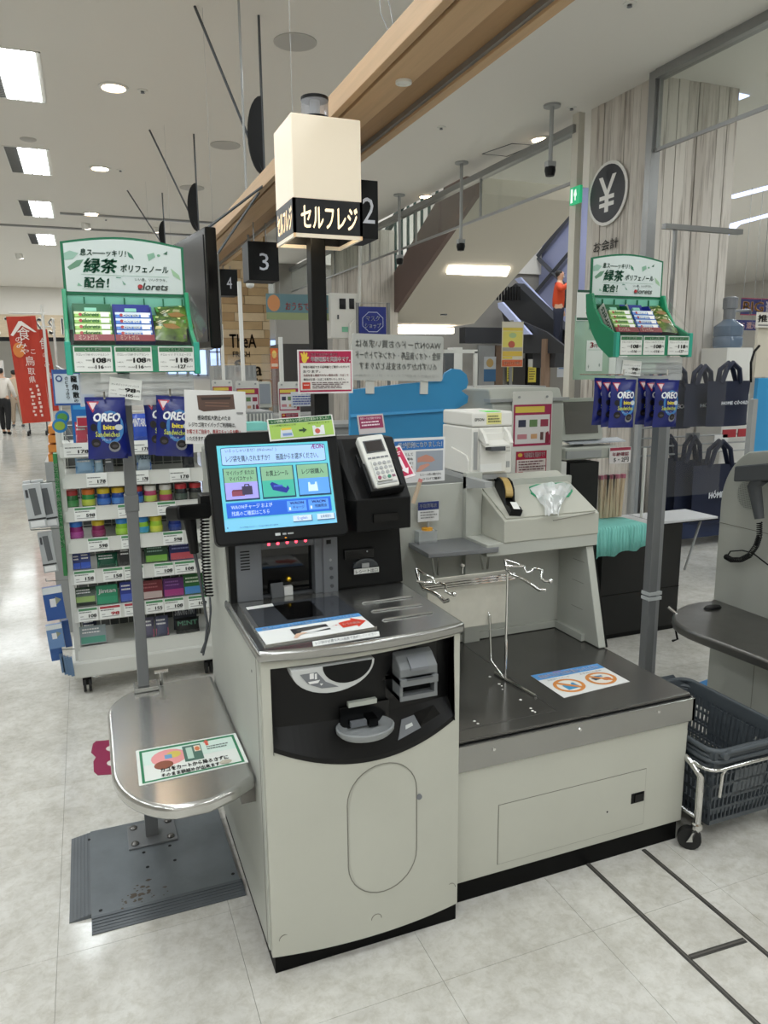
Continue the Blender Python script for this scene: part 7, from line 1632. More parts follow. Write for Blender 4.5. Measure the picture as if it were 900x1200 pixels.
def shop_bag(x0, y0, x1, y1, Y, txt, tb_, label, handle=True, fold=0.0):
    a, b = PY(x0, y1, Y), PY(x1, y0, Y); w, h = b.x-a.x, b.z-a.z
    t = thing('shopping_bag', label, 'bag', ((a.x+b.x)/2, Y, a.z), 'navy shopping bags on the rack')
    g = G(); n = 8; rnd = random.Random(int(x0*7+y0)); pts = []
    for s in (-1, 1):
        vs = []
        for j in range(7):
            for i in range(n+1):
                u, v = i/n, j/6; vs.append(((u-.5)*w*(1-.02*math.sin(v*5)), s*(.05*(1-abs(2*u-1)**3)*(1-.6*v))+rnd.uniform(-.004, .004), v*h))
        g.add(vs, [(j*(n+1)+i, j*(n+1)+i+1, (j+1)*(n+1)+i+1, (j+1)*(n+1)+i) for j in range(6) for i in range(n)], NVB)
    g.obj('body', t, local=True, smooth=50, fix=False)
    if txt: g = G(); prints(g, w, h, [('t', tb_[0], tb_[1], tb_[2], tb_[3], txt, '#f0f2f5', .045)], y=-.066); g.obj('lettering', t, local=True, fix=False)
    if txt: t.children[-1].matrix_local = Matrix.Translation((0, 0, h/2))
    if handle:
        for s in (-.022, .022):
            G().tube([(-w*.22, s, h*.96), (-w*.16, s*1.5, h*1.25), (0, s, h*1.40), (w*.14, s*1.5, h*1.26), (w*.22, s, h*.96)], .02, NVB, 6).obj('handle', t, local=True, smooth=60)
    return t
shop_bag(826, 446, 879, 500, 4.62, 'HOME CÓORDY', (.2, .42, .9, .52), 'upper navy bag with full white lettering beside the blue panel')
shop_bag(800, 449, 842, 500, 4.74, 'HÓME', (.30, .44, .75, .55), 'upper navy bag half hidden behind the fully lettered one')
shop_bag(770, 450, 812, 503, 4.86, 'HÓMECÓ', (.0, .42, .7, .54), 'upper navy bag behind the far cookie bags')
shop_bag(808, 542, 872, 614, 4.80, 'HÓMECÓORDY', (.22, .42, .95, .56), 'lower navy bag with large lettering cut by the second machine')
shop_bag(788, 538, 828, 608, 4.93, None, (0, 0, 0, 0), 'lower plain navy bag beside the largest lettered one')
shop_bag(760, 536, 800, 604, 5.05, None, (0, 0, 0, 0), 'lower plain navy bag behind the grey floor pole')
for i, (x, y, c) in enumerate(((855, 508, '#a8323a'), (873, 507, '#a8323a'), (812, 512, '#8a8c8e'), (845, 514, '#e4e4e2'))): pxbox('price_flag', ('red price flag on the bag rack, first', 'red price flag on the bag rack by the blue panel', 'grey label on the bag rack', 'white label on the bag rack')[i], 'price flag', x-8, y-5, x+8, y+5, 4.98, .01, ink(c))
# water bottle with a pump
wp = PY(852, 408, 5.29); WB = thing('water_bottle', 'clear blue water bottle with a grey pump above the navy bags', 'water bottle', tuple(wp))
hh = PY(852, 378, 5.29).z-wp.z; r = (PY(865, 400, 5.29).x-PY(840, 400, 5.29).x)/2
G().lathe([(r*.9, 0), (r, .02), (r, hh*.4), (r*.93, hh*.45), (r, hh*.5), (r, hh*.85), (r*.5, hh*1.05), (r*.35, hh*1.15)], tuple(wp), mat('bottle_blue', '#6b7d92', .15, alpha=.85), 20).obj('bottle', WB, smooth=40)
G().lathe([(r*.4, hh*1.12), (r*.4, hh*1.5), (r*.5, hh*1.55), (r*.5, hh*1.95), (r*.3, hh*2.0), (0, hh*2.0)], tuple(wp), GREYP, 16).obj('pump', WB)
G().tube([(wp.x+r*.3, wp.y, wp.z+hh*1.45), (wp.x+r*1.9, wp.y, wp.z+hh*1.5), (wp.x+r*2, wp.y, wp.z+hh*1.35)], .012, GREYP, 8).obj('spout', WB)
a = PY(838, 415, 5.0); tag(G().box(wp.x-.15, 5.14, 0, wp.x+.15, 5.44, wp.z, WHITE_E).obj('white_stand'), 'white stand carrying the water bottle behind the navy bags', 'stand')
# blue screen panel at the right edge
pxbox('blue_screen', 'tall blue counter panel at the right edge behind the second machine', 'partition', 879, 442, 960, 560, 3.75, .03, BLUEP, toz=.0, bev=.004)
pxbox('cream_board', 'cream upper board with small print above the blue panel', 'panel', 884, 370, 960, 442, 3.76, .02, mat('cream_board', '#cfc8b8', .6))
pxsign('white_notice', 'white notice with black lettering on the cream panel', 'notice', 886, 366, 912, 384, 3.74, [('t', .05, .15, .95, .65, '推し', '#2a2a2a', .03), ('r', .1, .8, .9, .88, '#777777')], base='#d8d4cc')
a = PY(879, 480, 3.74); tag(G().box(a.x-.02, 3.70, 0, a.x+.02, 3.74, PY(876, 468, 3.7).z, GREY_E).obj('panel_post'), 'grey post at the end of the blue panel', 'post')
p = [PY(x, y, 3.757) for x, y in ((880, 448), (880, 425), (884, 412), (890, 405))]; tag(G().tube([tuple(q) for q in p], .008, BLACK, 6).obj('curved_bracket', smooth=60), 'thin black curved arm beside the cream panel', 'arm')
sb1 = pxsign('sale_banner', 'navy BIG sale banner with white lettering hung high behind the navy bags', 'banner', 868, 350, 930, 370, 6.4, [('t', .04, .2, .42, .8, 'BIG', '#d8a05a', .015), ('t', .46, .15, .95, .85, '還元セール', '#e4dce0', .02), ('r', 0, 0, 1, .06, '#8a3a4a'), ('r', 0, .94, 1, 1, '#8a3a4a')], base='#262a58', ry=0)
sb2 = pxsign('sale_banner', 'second smaller navy BIG banner farther back behind the bottle', 'banner', 862, 375, 888, 387, 8.2, [('t', .04, .2, .96, .85, 'BIG 還元', '#d8b0a8', .02)], base='#262a58')
for o_, Y_ in ((sb1, 6.4), (sb2, 8.2)):
    l_ = o_.matrix_local.translation; bpy.context.view_layer.update(); hang(o_, (l_.x-.1, l_.x+.1), l_.y, l_.z)
# acrylic guard on a grey tube frame
AG = thing('acrylic_guard', 'large clear acrylic guard hung from a grey tube frame before the plank pillar', 'guard', tuple(PY(800, 450, 3.2)))
a, b = PY(776, 294, 3.2), PY(868, 275, 3.2)
G().box(a.x, 3.185, b.z, b.x, 3.215, b.z+.025, RAILM).obj('top_tube', AG)
c = PY(790, 293, 3.2); G().box(c.x-.008, 3.192, .672, c.x+.008, 3.208, b.z, RAILM).obj('side_tube', AG)
G().box(c.x+.012, 3.197, .80, b.x-.02, 3.201, b.z, CLEAR).obj('acrylic_sheet', AG)
# price notices on a pale green glass board before the pillar
a, b = PX(0, 0, 1), 0
Yg = 3.05
GB = thing('glass_notice_board', 'pale green clear board with bag price notices before the plank pillar', 'notice board', tuple(PY(710, 440, Yg)))
pxbox('clear_panel', None, None, 672, 372, 783, 445, Yg, .006, clear_mat('pale_green_acrylic', '#cfe6d6', .45, .2), parent=GB)
a = PY(672, 445, Yg); b = PY(781, 445, Yg)
for x in (b.x-.012,): G().box(x, Yg, 0, x+.012, Yg+.01, a.z+.02, GREYL).obj('leg', GB)
pxsign('bag_price_notice', 'white notice reading 3 yen on the pale green board', 'notice', 687, 399, 706, 435, Yg-.002, [('t', .18, .06, .42, .24, '3', '#b83a44', .03), ('t', .44, .12, .62, .24, '円', '#b83a44', .01), ('r', .66, .14, .9, .2, '#b83a44'), ('r', .08, .30, .92, .31, '#8ab09a'), ('p', [(.1, .85), (.14, .78), (.18, .85), (.14, .92)], '#9aa8a0'), ('p', [(.75, .8), (.8, .73), (.86, .8), (.8, .87)], '#9aa8a0')], base='#dfe5e0')
pxsign('bag_price_notice', 'white notice reading 5 yen half behind the far green display', 'notice', 714, 399, 735, 440, Yg-.002, [('t', .15, .08, .42, .26, '5', '#b83a44', .03), ('t', .46, .12, .66, .26, '円', '#b83a44', .01), ('r', .04, .30, .96, .31, '#8ab09a')], base='#dfe5e0')
pxsign('bag_price_notice', 'white notice with a red 2 between green bars behind the far header', 'notice', 676, 340, 700, 376, Yg-.002, [('r', 0, .0, 1, .08, '#27503f'), ('r', 0, .9, 1, .98, '#27503f'), ('t', .42, .5, .62, .76, '2', '#b83a44', .03), ('r', .66, .66, .9, .72, '#b83a44')], base='#e2e4e0')
# exit sign
a, b = PX(672, 240, 4.56), PX(680, 217, 4.56); 
ES = sign('exit_sign', 'green lit exit sign on the cream post at the glass curtain', 'sign', .16, abs(b.z-a.z), [('p', [(.5, .2), (.62, .15), (.64, .3), (.7, .5), (.6, .6), (.62, .8), (.5, .8), (.5, .6), (.4, .45)], '#e8f6ee'), ('r', .1, .1, .3, .9, '#e8f6ee')], tuple(PX(675, 229, 4.558)), rz=-90, t=.03, m=glow('#27a36e', 1.0), lit=1.0)
# ---------------------------------------------------------------- stairs over the lanes
SOFM = mat('soffit_paint', '#c6c1b4', .8); STRM = mat('stringer_brown', '#6b5852', .6); RAILG = mat('stair_green', '#23433f', .45)
XL, XR = 5.3, 7.0
ST = tag(G().obj('stair_placeholder') if False else thing('staircase', 'staircase seen from below with a cream underside and brown stringer', 'staircase', (6.1, 10, 2.3)))
yb0, zb0, sl = 13.0, 2.36, .475
def zs_(y): return zb0+(yb0-y)*sl
yt0 = 9.75
g = G(); g.prism([(yb0, zs_(yb0)), (yt0, zs_(yt0)), (yt0, zs_(yt0)+.3), (yb0, zs_(yb0)+.3)], 'x', XL+.02, XR, SOFM); g.prism([(yb0, zs_(yb0)), (yb0+2.2, zs_(yb0)-.02), (yb0+2.2, zs_(yb0)+.3), (yb0, zs_(yb0)+.3)], 'x', XL+.02, XR, SOFM); g.obj('soffit', ST)
g = G(); g.prism([(yb0+.6, zs_(yb0)-.25), (yt0, zs_(yt0)-.03), (yt0, zs_(yt0)+.75), (yb0+.6, zs_(yb0)+.4)], 'x', XL-.06, XL+.02, STRM); g.obj('stringer', ST)
for i in range(26):
    y = yb0-i*.28; z = zs_(y)+.55
    if z > 2.9+3.0: break
    G().box(XL-.05, y-.015, z-.1, XL-.01, y+.015, z+1.0, RAILG).obj('baluster', ST)
g = G(); g.prism([(yb0+.3, zs_(yb0)+1.45), (yt0, zs_(yt0)+1.45), (yt0, zs_(yt0)+1.55), (yb0+.3, zs_(yb0)+1.55)], 'x', XL-.07, XL, RAILG); g.obj('handrail', ST)
def soff_light(pa, pb, label):
    # lens let into the sloping underside
    def hit(px, py):
        d = ray(px, py); # z = zb0+(yb0-y)*sl
        t = (zb0+yb0*sl-CAMH)/(d.z+sl*d.y); return CPOS+d*t
    q = [hit(*p)+Vector((0, -.02, -.03)) for p in pa]
    g = G(); g.add(q+[p+Vector((0, .02, .04)) for p in q], [(0, 1, 2, 3), (0, 1, 5, 4), (1, 2, 6, 5), (2, 3, 7, 6), (3, 0, 4, 7)], LAMPW); tag(g.obj('soffit_light', fix=True), label, 'light', 'lights under the stairs')
soff_light(((526, 311), (597, 313), (593, 322), (523, 319)), 0, 'long lit light set in the sloping stair underside')
y = 13.6; a, b = PY(467, 390, y), PY(532, 386, y); tag(G().box(a.x, y, a.z, b.x, y+.3, b.z+.03, LAMPW).obj('soffit_light'), 'long lit light at the foot of the stair underside', 'light', 'lights under the stairs')
tag(G().cyl(tuple(PY(520, 368, 12.0)), tuple(PY(520, 369.5, 12.0)), .06, GREYD, 10).obj('smoke_detector'), 'small detector on the stair underside', 'detector')
# escalator beyond, with its glass side and a rider
XE = 9.2
ES_ = thing('escalator', 'escalator with a dark truss and pale lit edge going down behind the stairs', 'escalator', tuple(PX(640, 370, XE)))
def bandX(pxs, X, m, nm, th=.06, par=ES_):
    q = [PX(x, y, X) for x, y in pxs]; g = G(); g.prism([(p.y, p.z) for p in q], 'x', X, X+th, m); return g.obj(nm, par)
PALE = mat('pale_lilac_edge', '#b4bce0', .4); DKT = mat('truss_dark', '#2d2e32', .5); MUL = mat('mullion', '#4a4d55', .4)
bandX(((603, 327), (609, 325), (668, 387), (668, 398), (655, 384)), XE+.9, PALE, 'lilac_edge')  # pale lilac bands, the colour is their own
bandX(((583, 355), (588, 354), (622, 392), (612, 392), (584, 361)), XE-.1, PALE, 'lilac_edge')
bandX(((604, 332), (672, 397), (672, 404), (615, 404), (585, 362), (592, 342)), XE+.62, DKT, 'steps', .25)
bandX(((588, 366), (640, 389), (672, 414), (600, 414)), XE, DKT, 'truss', .05)
p = PX(641, 400, XE+.03); G().box(XE-.05, p.y-.08, 0, XE+.06, p.y+.08, p.z+.05, mat('shop_brown', '#7d6654', .6)).obj('support_post', ES_)
g = G()
for i in range(9):
    t = i/8; a = PX(593+14*t*0+i*3.2, 350+i*0, XE+.05)
    p, q = PX(583+i*3.2, 352, XE+.5), PX(583+i*3.2, 336, XE+.5)
    G().box(XE+.48, p.y-.02, p.z, XE+.51, p.y+.02, q.z, BLACK).obj('baluster', ES_)
g = G()
# lilac glass wall behind with dark mullions
GW = thing('glass_wall', 'lilac tinted glass wall with dark diagonal mullions beyond the escalator', 'glass wall', tuple(PX(640, 300, XE+2)))
q = [PX(x, y, XE+2) for x, y in ((560, 385), (700, 385), (700, 225), (640, 225), (590, 340))]
LIL = mat('lilac_glass', '#9aa0c6', .25)
gg = G(); a = [PX(x, y, XE+2) for x, y in ((560, 400), (700, 400), (700, 220), (560, 220))]; gg.prism([(p.y, p.z) for p in a], 'x', XE+2, XE+2.05, LIL); gg.obj('pane', GW)
def barX(pa, pb, w, X, nm='mullion'):
    a, b = PX(*pa, X), PX(*pb, X); G().tube([tuple(a), tuple(b)], w, MUL, 4).obj(nm, GW)
barX((631, 303), (648, 320), .06, XE+1.9); barX((628, 342), (672, 290), .06, XE+1.9); barX((609, 327), (672, 247), .07, XE+1.9); barX((648, 320), (668, 340), .05, XE+1.9)
# dark fascia, lamp and shopfront below the stairs
y = 16.4
a, b = PY(545, 402, y), PY(660, 385, y); b.x = min(b.x, 10.7)
FA = thing('shop_fascia', 'dark fascia with white lettering under the escalator', 'fascia', ((a.x+b.x)/2, y, a.z))
G().box(a.x, y, a.z, b.x, y+.3, b.z, DKT).obj('board', FA)
p, q = PY(632, 401, y), PY(657, 391, y); g = G(); prints(g, q.x-p.x, q.z-p.z, [('t', 0, 0, 1, 1, 'ドライアイス', '#d0d0d0', .02)], y=0); g.obj('lettering', FA, local=True, fix=False, matrix=Matrix.Translation(Vector(((p.x+q.x)/2, y-.01, (p.z+q.z)/2))-wloc(FA)))
p, q = PY(618, 389.5, y-.2), PY(649, 387, y-.2); G().box(p.x, y-.25, p.z, q.x, y-.15, q.z, LAMPW).obj('lamp', FA)
WB2 = tag(G().box(4.2, 17.3, 0, 16, 17.45, ZC, mat('shopfront_grey', '#8f8c86', .7)).obj('wall_shopfront'), 'grey shopfront wall under the stairs', 'wall', kind='structure')
BRN = mat('shop_brown', '#7d6654', .6)
for i, (x0, x1, y0, y1, m, nm) in enumerate(((616, 634, 405, 480, BLACK, 'doorway'), (596, 616, 420, 490, mat('door_dark', '#33302e', .5), 'doorway'), (636, 646, 400, 480, BRN, 'post'), (580, 590, 405, 490, BRN, 'post'), (560, 580, 405, 490, GREY_E, 'panel'))):
    a, b = PY(x0, y1, 17.2), PY(x1, y0, 17.2); G().box(a.x, 17.2, 0, b.x, 17.3, b.z, m).obj(nm, WB2)
pxsign('tall_yellow_poster', 'tall yellow poster with an orange foot on a stand under the escalator', 'poster', 588, 377, 613, 430, 9.0, [('r', .04, .02, .96, .12, '#d8d2c0'), ('r', .04, .13, .96, .20, '#d8c04a'), ('r', .04, .21, .96, .56, '#d9cf6a'), ('p', ell(.45, .5, .16, .08, 12), '#b85a4a'), ('p', ell(.5, .3, .18, .06, 10), '#a8c08a'), ('r', .04, .57, .96, .64, '#a8a49a'), ('r', .04, .65, .96, .76, '#d8b84a'), ('r', .04, .77, .5, .82, '#d8c04a'), ('r', .02, .84, .98, .99, '#cf6a44'), ('t', .1, .88, .9, .95, '見守りカメラ作動中', '#f0dcc8', .01)], base='#d3cdb8')
a = PY(600, 377, 9.03); tag(G().box(a.x-.02, 9.02, 0, a.x+.02, 9.05, a.z+.02, RAILM).obj('poster_stand'), 'thin grey stand behind the tall yellow poster', 'stand')
for i, (x0, y0, x1, y1, it, base, lb) in enumerate(((567, 418, 581, 447, [('p', ell(.5, .25, .3, .18, 12), '#c8a86a'), ('r', 0, .5, 1, 1, '#3a6a94')], '#c8cdd0', 'white and blue poster on the shopfront'), (594, 430, 601, 447, lines(.1, .1, .9, .9, 5, '#5a5030'), '#d8c84a', 'narrow yellow poster on the shopfront by the first doorway'), (619, 430, 628, 448, lines(.1, .1, .9, .9, 5, '#5a5030'), '#d8c84a', 'narrow yellow poster in the dark doorway'), (653, 420, 668, 442, [('t', .1, .2, .9, .4, 'milk', '#3a5a9a', .02), ('r', .1, .5, .6, .56, '#6a8ab8')], '#cfd4dc', 'pale poster with blue lettering beside the cream post'), (619, 421, 627, 430, [], '#c0bfb8', 'small white notice in the dark doorway'))):
    pxsign('shop_poster', lb, 'poster', x0, y0, x1, y1, 17.298 if i == 3 else 17.196, it, base=base)
# white acrylic frame in front of the shopfront
AF_ = thing('white_frame_guard', 'white-framed clear guard behind the blue cloud partition', 'guard', tuple(PY(555, 440, 4.3)))
a, b = PY(520, 408, 4.3), PY(559, 412, 4.3); c = PY(555, 470, 4.3)
G().box(a.x, 4.29, b.z-.01, b.x, 4.31, b.z+.012, WHITE_E).obj('top_tube', AF_); G().box(b.x-.022, 4.29, 0, b.x, 4.31, b.z, WHITE_E).obj('side_tube', AF_); G().box(a.x, 4.298, 1.0, b.x-.02, 4.302, b.z, CLEAR).obj('clear_sheet', AF_)
for k, (x, y, m, nm, lb, ct) in enumerate(((527, 420, GREYD, 'phone_console', 'dark desk phone console behind the white-framed guard', 'phone'), (537, 415, WHITE_E, 'white_card', 'white card stack behind the white-framed guard', 'card'))): pxbox(nm, lb, ct, x-5, y-8, x+5, y+14, 4.6, .1, m, toz=1.3)
pxbox('rear_counter', 'long grey rear counter behind the white-framed guard', 'counter', 440, 452, 640, 480, 4.5, .45, GREY_E, toz=0)
# dark band and lanes at mid depth
pxbox('dark_case', 'dark freezer case far behind the lanes beside the black sign pole', 'case', 333, 403, 372, 470, 11.5, .8, mat('case_dark', '#3d3b3a', .4), toz=0)
a = PY(321, 432, 10.52); tag(G().box(a.x-.02, 10.505, 0, a.x+.02, 10.54, a.z+.1, RAILM).obj('poster_stand'), 'thin stand behind the orange poster far behind the lanes', 'stand')
pxsign('orange_poster', 'orange poster hung far behind the lanes', 'poster', 317, 408, 326, 432, 10.5, [('p', ell(.5, .3, .3, .2, 10), '#f0d070'), ('r', .1, .75, .9, .9, '#f0e0c8')], base='#d86a34')
sb3 = pxsign('teal_banner', 'dusty teal banner with an orange sun and red lettering over the far hall', 'banner', 312, 345, 385, 375, 12.4, [('p', ell(.12, .36, .10, .32, 16), '#c98a5a'), ('t', .30, .30, .98, .62, 'おうちでごはん', '#c05a5a', .02), ('r', 0, .72, 1, 1, '#8f9a72')], base='#62828a')
bpy.context.view_layer.update(); l_ = sb3.matrix_local.translation; hang(sb3, (l_.x-.3, l_.x+.3), l_.y, l_.z)
for i, (Y, x0, x1, zt_, lb) in enumerate(((5.0, .85, 2.2, .98, 'grey lane counter behind the touch monitor'), (6.4, 1.0, 2.4, 1.0, 'grey lane counter next along the row'), (8.0, 1.2, 2.5, 1.0, 'grey lane counter farthest along the row'))):
    t = thing('lane_counter', lb, 'counter', ((x0+x1)/2, Y, 0), 'lane counters')
    G().box(x0, Y, 0, x1, Y+.5, zt_, GREY_E).obj('body', t, bev=.01); G().box(x0-.02, Y-.02, zt_, x1+.02, Y+.52, zt_+.03, GREYL).obj('counter_top', t)
# grey baskets stacked on the lanes, seen edge on as ribs
for i, (x0, y0, x1, y1, Y, lb) in enumerate(((251, 428, 300, 444, 8.06, 'row of grey baskets on the far lane'), (283, 482, 320, 498, 4.0, 'pale slatted crate behind the touch monitor'))):
    a, b = PY(x0, y1, Y), PY(x1, y0, Y); t = thing('slatted_crate', lb, 'crate', ((a.x+b.x)/2, Y, a.z)); G().box(a.x, Y, 1.03 if i == 0 else a.z, b.x, Y+.3, b.z, GREY_E).obj('body', t)
    for k in range(9): x = a.x+(b.x-a.x)*(k+.25)/9; G().box(x, Y-.01, a.z+.01, x+(b.x-a.x)*.045, Y-.0, b.z-.01, (GREYL if i == 0 else WHITE_E)).obj('slat', t)
a, b = PY(283, 498, 4.0), PY(320, 498, 4.0); tag(G().box(a.x-.06, 3.98, 0, b.x+.02, 4.5, a.z, GREY_E).obj('lane_counter'), 'grey counter carrying the pale slatted crate', 'counter', 'lane counters')
pxsign('blue_text_notice', 'white notice with navy lines beside the black sign pole', 'notice', 341, 459, 371, 476, 4.546, [('t', .4, .05, .9, .2, 'お願い', '#2a3a80', .01)]+lines(.06, .28, .94, .95, 4, '#4a5aa0'), base='#e2e4ea')
pxbox('teal_towel', 'folded teal towel on the lane behind the basket notice', 'towel', 285, 495, 313, 505, 3.6, .12, mat('teal_cloth', '#46b7ab', .8))
a, b = PY(285, 505, 3.6), PY(313, 505, 3.6); tag(G().box(a.x-.1, 3.56, 0, b.x+.1, 3.76, a.z, GREY_E).obj('towel_shelf'), 'grey ledge under the folded teal towel', 'shelf')
# glass screens between the lanes
for i, (px, Y) in enumerate(((285, 5.3), (330, 5.0), (262, 6.6))):
    p = PY(px, 440, Y); t = thing('lane_glass', 'clear upright glass screen on a white post, %s lane' % ('third', 'second', 'fourth')[i], 'glass screen', (p.x, Y, 1.0)); G().box(p.x-.012, Y-.012, 1.0, p.x+.012, Y+.012, PY(px, (330, 395, 380)[i], Y).z, WHITE_E).obj('post', t); G().box(p.x-.004, Y+.01, 1.02, p.x+.004, Y+.6, PY(px, 440, Y).z+.15, CLEAR).obj('pane', t)
# red banners in the far aisle
def nobori(x0, y0, x1, y1, Y, lb, ry_, txt, big=True):
    a, b = PY(x0, y1, Y), PY(x1, y0, Y); c_, d_ = PY(x1, y1, Y), PY(x0, y0, Y); w, h = ((c_.x-a.x)+(b.x-d_.x))/2, b.z-a.z; a.x = (a.x+d_.x)/2; b.x = (b.x+c_.x)/2
    t = thing('aisle_banner', lb, 'banner', ((a.x+b.x)/2, Y, 0), 'red banners in the far aisle')
    rot = Euler((0, R(ry_), 0)).to_matrix().to_4x4(); m = Matrix.Translation((0, 0, (a.z+b.z)/2)) @ rot
    g = G(); n = 6; vs = []
    for j in range(9):
        for i in range(n+1): vs.append(((i/n-.5)*w, .02*math.sin(i*1.3+j*.5), (j/8-.5)*h))
    g.add(vs, [(j*(n+1)+i, j*(n+1)+i+1, (j+1)*(n+1)+i+1, (j+1)*(n+1)+i) for j in range(8) for i in range(n)], mat('banner_red', '#c2402f', .75, spot=.12, scale=3)); g.obj('cloth', t, local=True, matrix=m, solid=.006)
    if big:
        g = G(); prints(g, w, h, [('p', [(.06, .17), (.4, .045), (.5, .045), (.96, .15), (.88, .15), (.48, .085), (.14, .18)], '#f2e9e2'), ('t', .3, .10, .72, .22, '食', '#f2e9e2', .0), ('t', .2, .19, .44, .235, 'の', '#f2e9e2', .0), ('p', ell(.26, .31, .2, .07, 12), '#d8803a'), ('t', .2, .235, .56, .295, 'み', '#f2e9e2', .0), ('t', .3, .30, .6, .35, 'や', '#f2e9e2', .0), ('t', .66, .31, .82, .35, 'こ', '#f2e9e2', .0), ('t', .42, .37, .74, .46, '鳥', '#f2e9e2', .0), ('t', .46, .48, .70, .545, '取', '#f2e9e2', .0), ('t', .46, .56, .68, .62, '県', '#f2e9e2', .0)]+[('r', .42+.04*(k % 2), .67+k*.035, .5+.04*(k % 3), .69+k*.035, '#ecd2c8') for k in range(8)]+[('r', .66+.03*(k % 2), .64+k*.04, .74+.02*(k % 3), .665+k*.04, '#ecd2c8') for k in range(8)], y=-.03)
        g.obj('lettering', t, local=True, fix=False, matrix=m)
    else:
        g = G(); prints(g, w, h, [('t', .1, .1, .7, .24, '食', '#f2e9e2', .0), ('t', .2, .28, .6, .34, 'の', '#f2e9e2', .0), ('t', .2, .38, .7, .46, 'み', '#f2e9e2', .0), ('t', .3, .52, .7, .6, '鳥', '#f2e9e2', .0)], y=-.03); g.obj('lettering', t, local=True, fix=False, matrix=m)
    xp = w/2+.05; G().cyl((xp, .02, .02), (xp, .02, b.z+.15), .018, WHITE_E, 8).obj('pole', t, local=True); G().cyl((xp-w-.05, .02, b.z+.04), (xp+.03, .02, b.z+.04), .012, WHITE_E, 6).obj('cross_arm', t, local=True)
    G().lathe([(.22, 0), (.22, .05), (.05, .09), (.03, .12)], (xp, .02, 0), WHITE_E, 16).obj('water_base', t, local=True)
nobori(17, 371, 51, 496, 11.0, 'large red banner with white brush letters in the far aisle', -3, None)
nobori(51, 386, 63, 482, 12.4, 'narrow red banner seen beside the large one in the far aisle', -4, None, False)
# shop shelving at the far end, left of the aisle
for i, (x0, x1, Y) in enumerate(((-5.2, -3.4, 17.5), (.4, 1.6, 20), (-2.9, -2.3, 26))):
    t = thing('far_shelving', ('white shelving unit beyond the bulkhead behind the shoppers', 'white shelving unit beyond the red banners', 'white shelving unit at the end of the aisle')[i], 'shelving', ((x0+x1)/2, Y, 0)); G().box(x0, Y, 0, x1, Y+.5, 1.9, mat('white_shelving', '#d9d4cf', .6)).obj('body', t)
    for k in range(5): G().box(x0, Y-.2, .15+k*.38, x1, Y, .18+k*.38, WHITE_E).obj('shelf', t)
pxsign('white_red_sign', 'white sign with a red mark under the bulkhead', 'sign', 25, 401, 40, 412, 23.92, [('r', .2, .25, .5, .75, '#c23a3a')], base='#ece8e6')
# ---------------------------------------------------------------- people
def limb_mesh(name, chain, m, parent, sub=1):
    """chain: list of (joint, radius) runs; the first run starts at the root, later runs name the joint index they leave from"""
    vs, es, rs = [], [], []
    for start, run in chain:
        prev = start
        for p, r in run:
            vs.append(p); rs.append(r)
            if prev is not None: es.append((prev, len(vs)-1))
            prev = len(vs)-1
    me = bpy.data.meshes.new(name); me.from_pydata(vs, es, []); me.materials.append(m)
    o = bpy.data.objects.new(name, me); COL.objects.link(o); o.parent = parent
    sk = o.modifiers.new('skin', 'SKIN'); sk.use_smooth_shade = True
    for i, v in enumerate(me.skin_vertices[0].data):
        rr = rs[i]; v.radius = rr if isinstance(rr, tuple) else (rr, rr); v.use_root = (i == 0)
    sd = o.modifiers.new('smooth', 'SUBSURF'); sd.levels = sub; sd.render_levels = sub
    return o
SKIN = mat('skin', '#c79c80', .6); HAIR = mat('black_hair', '#15120f', .6)
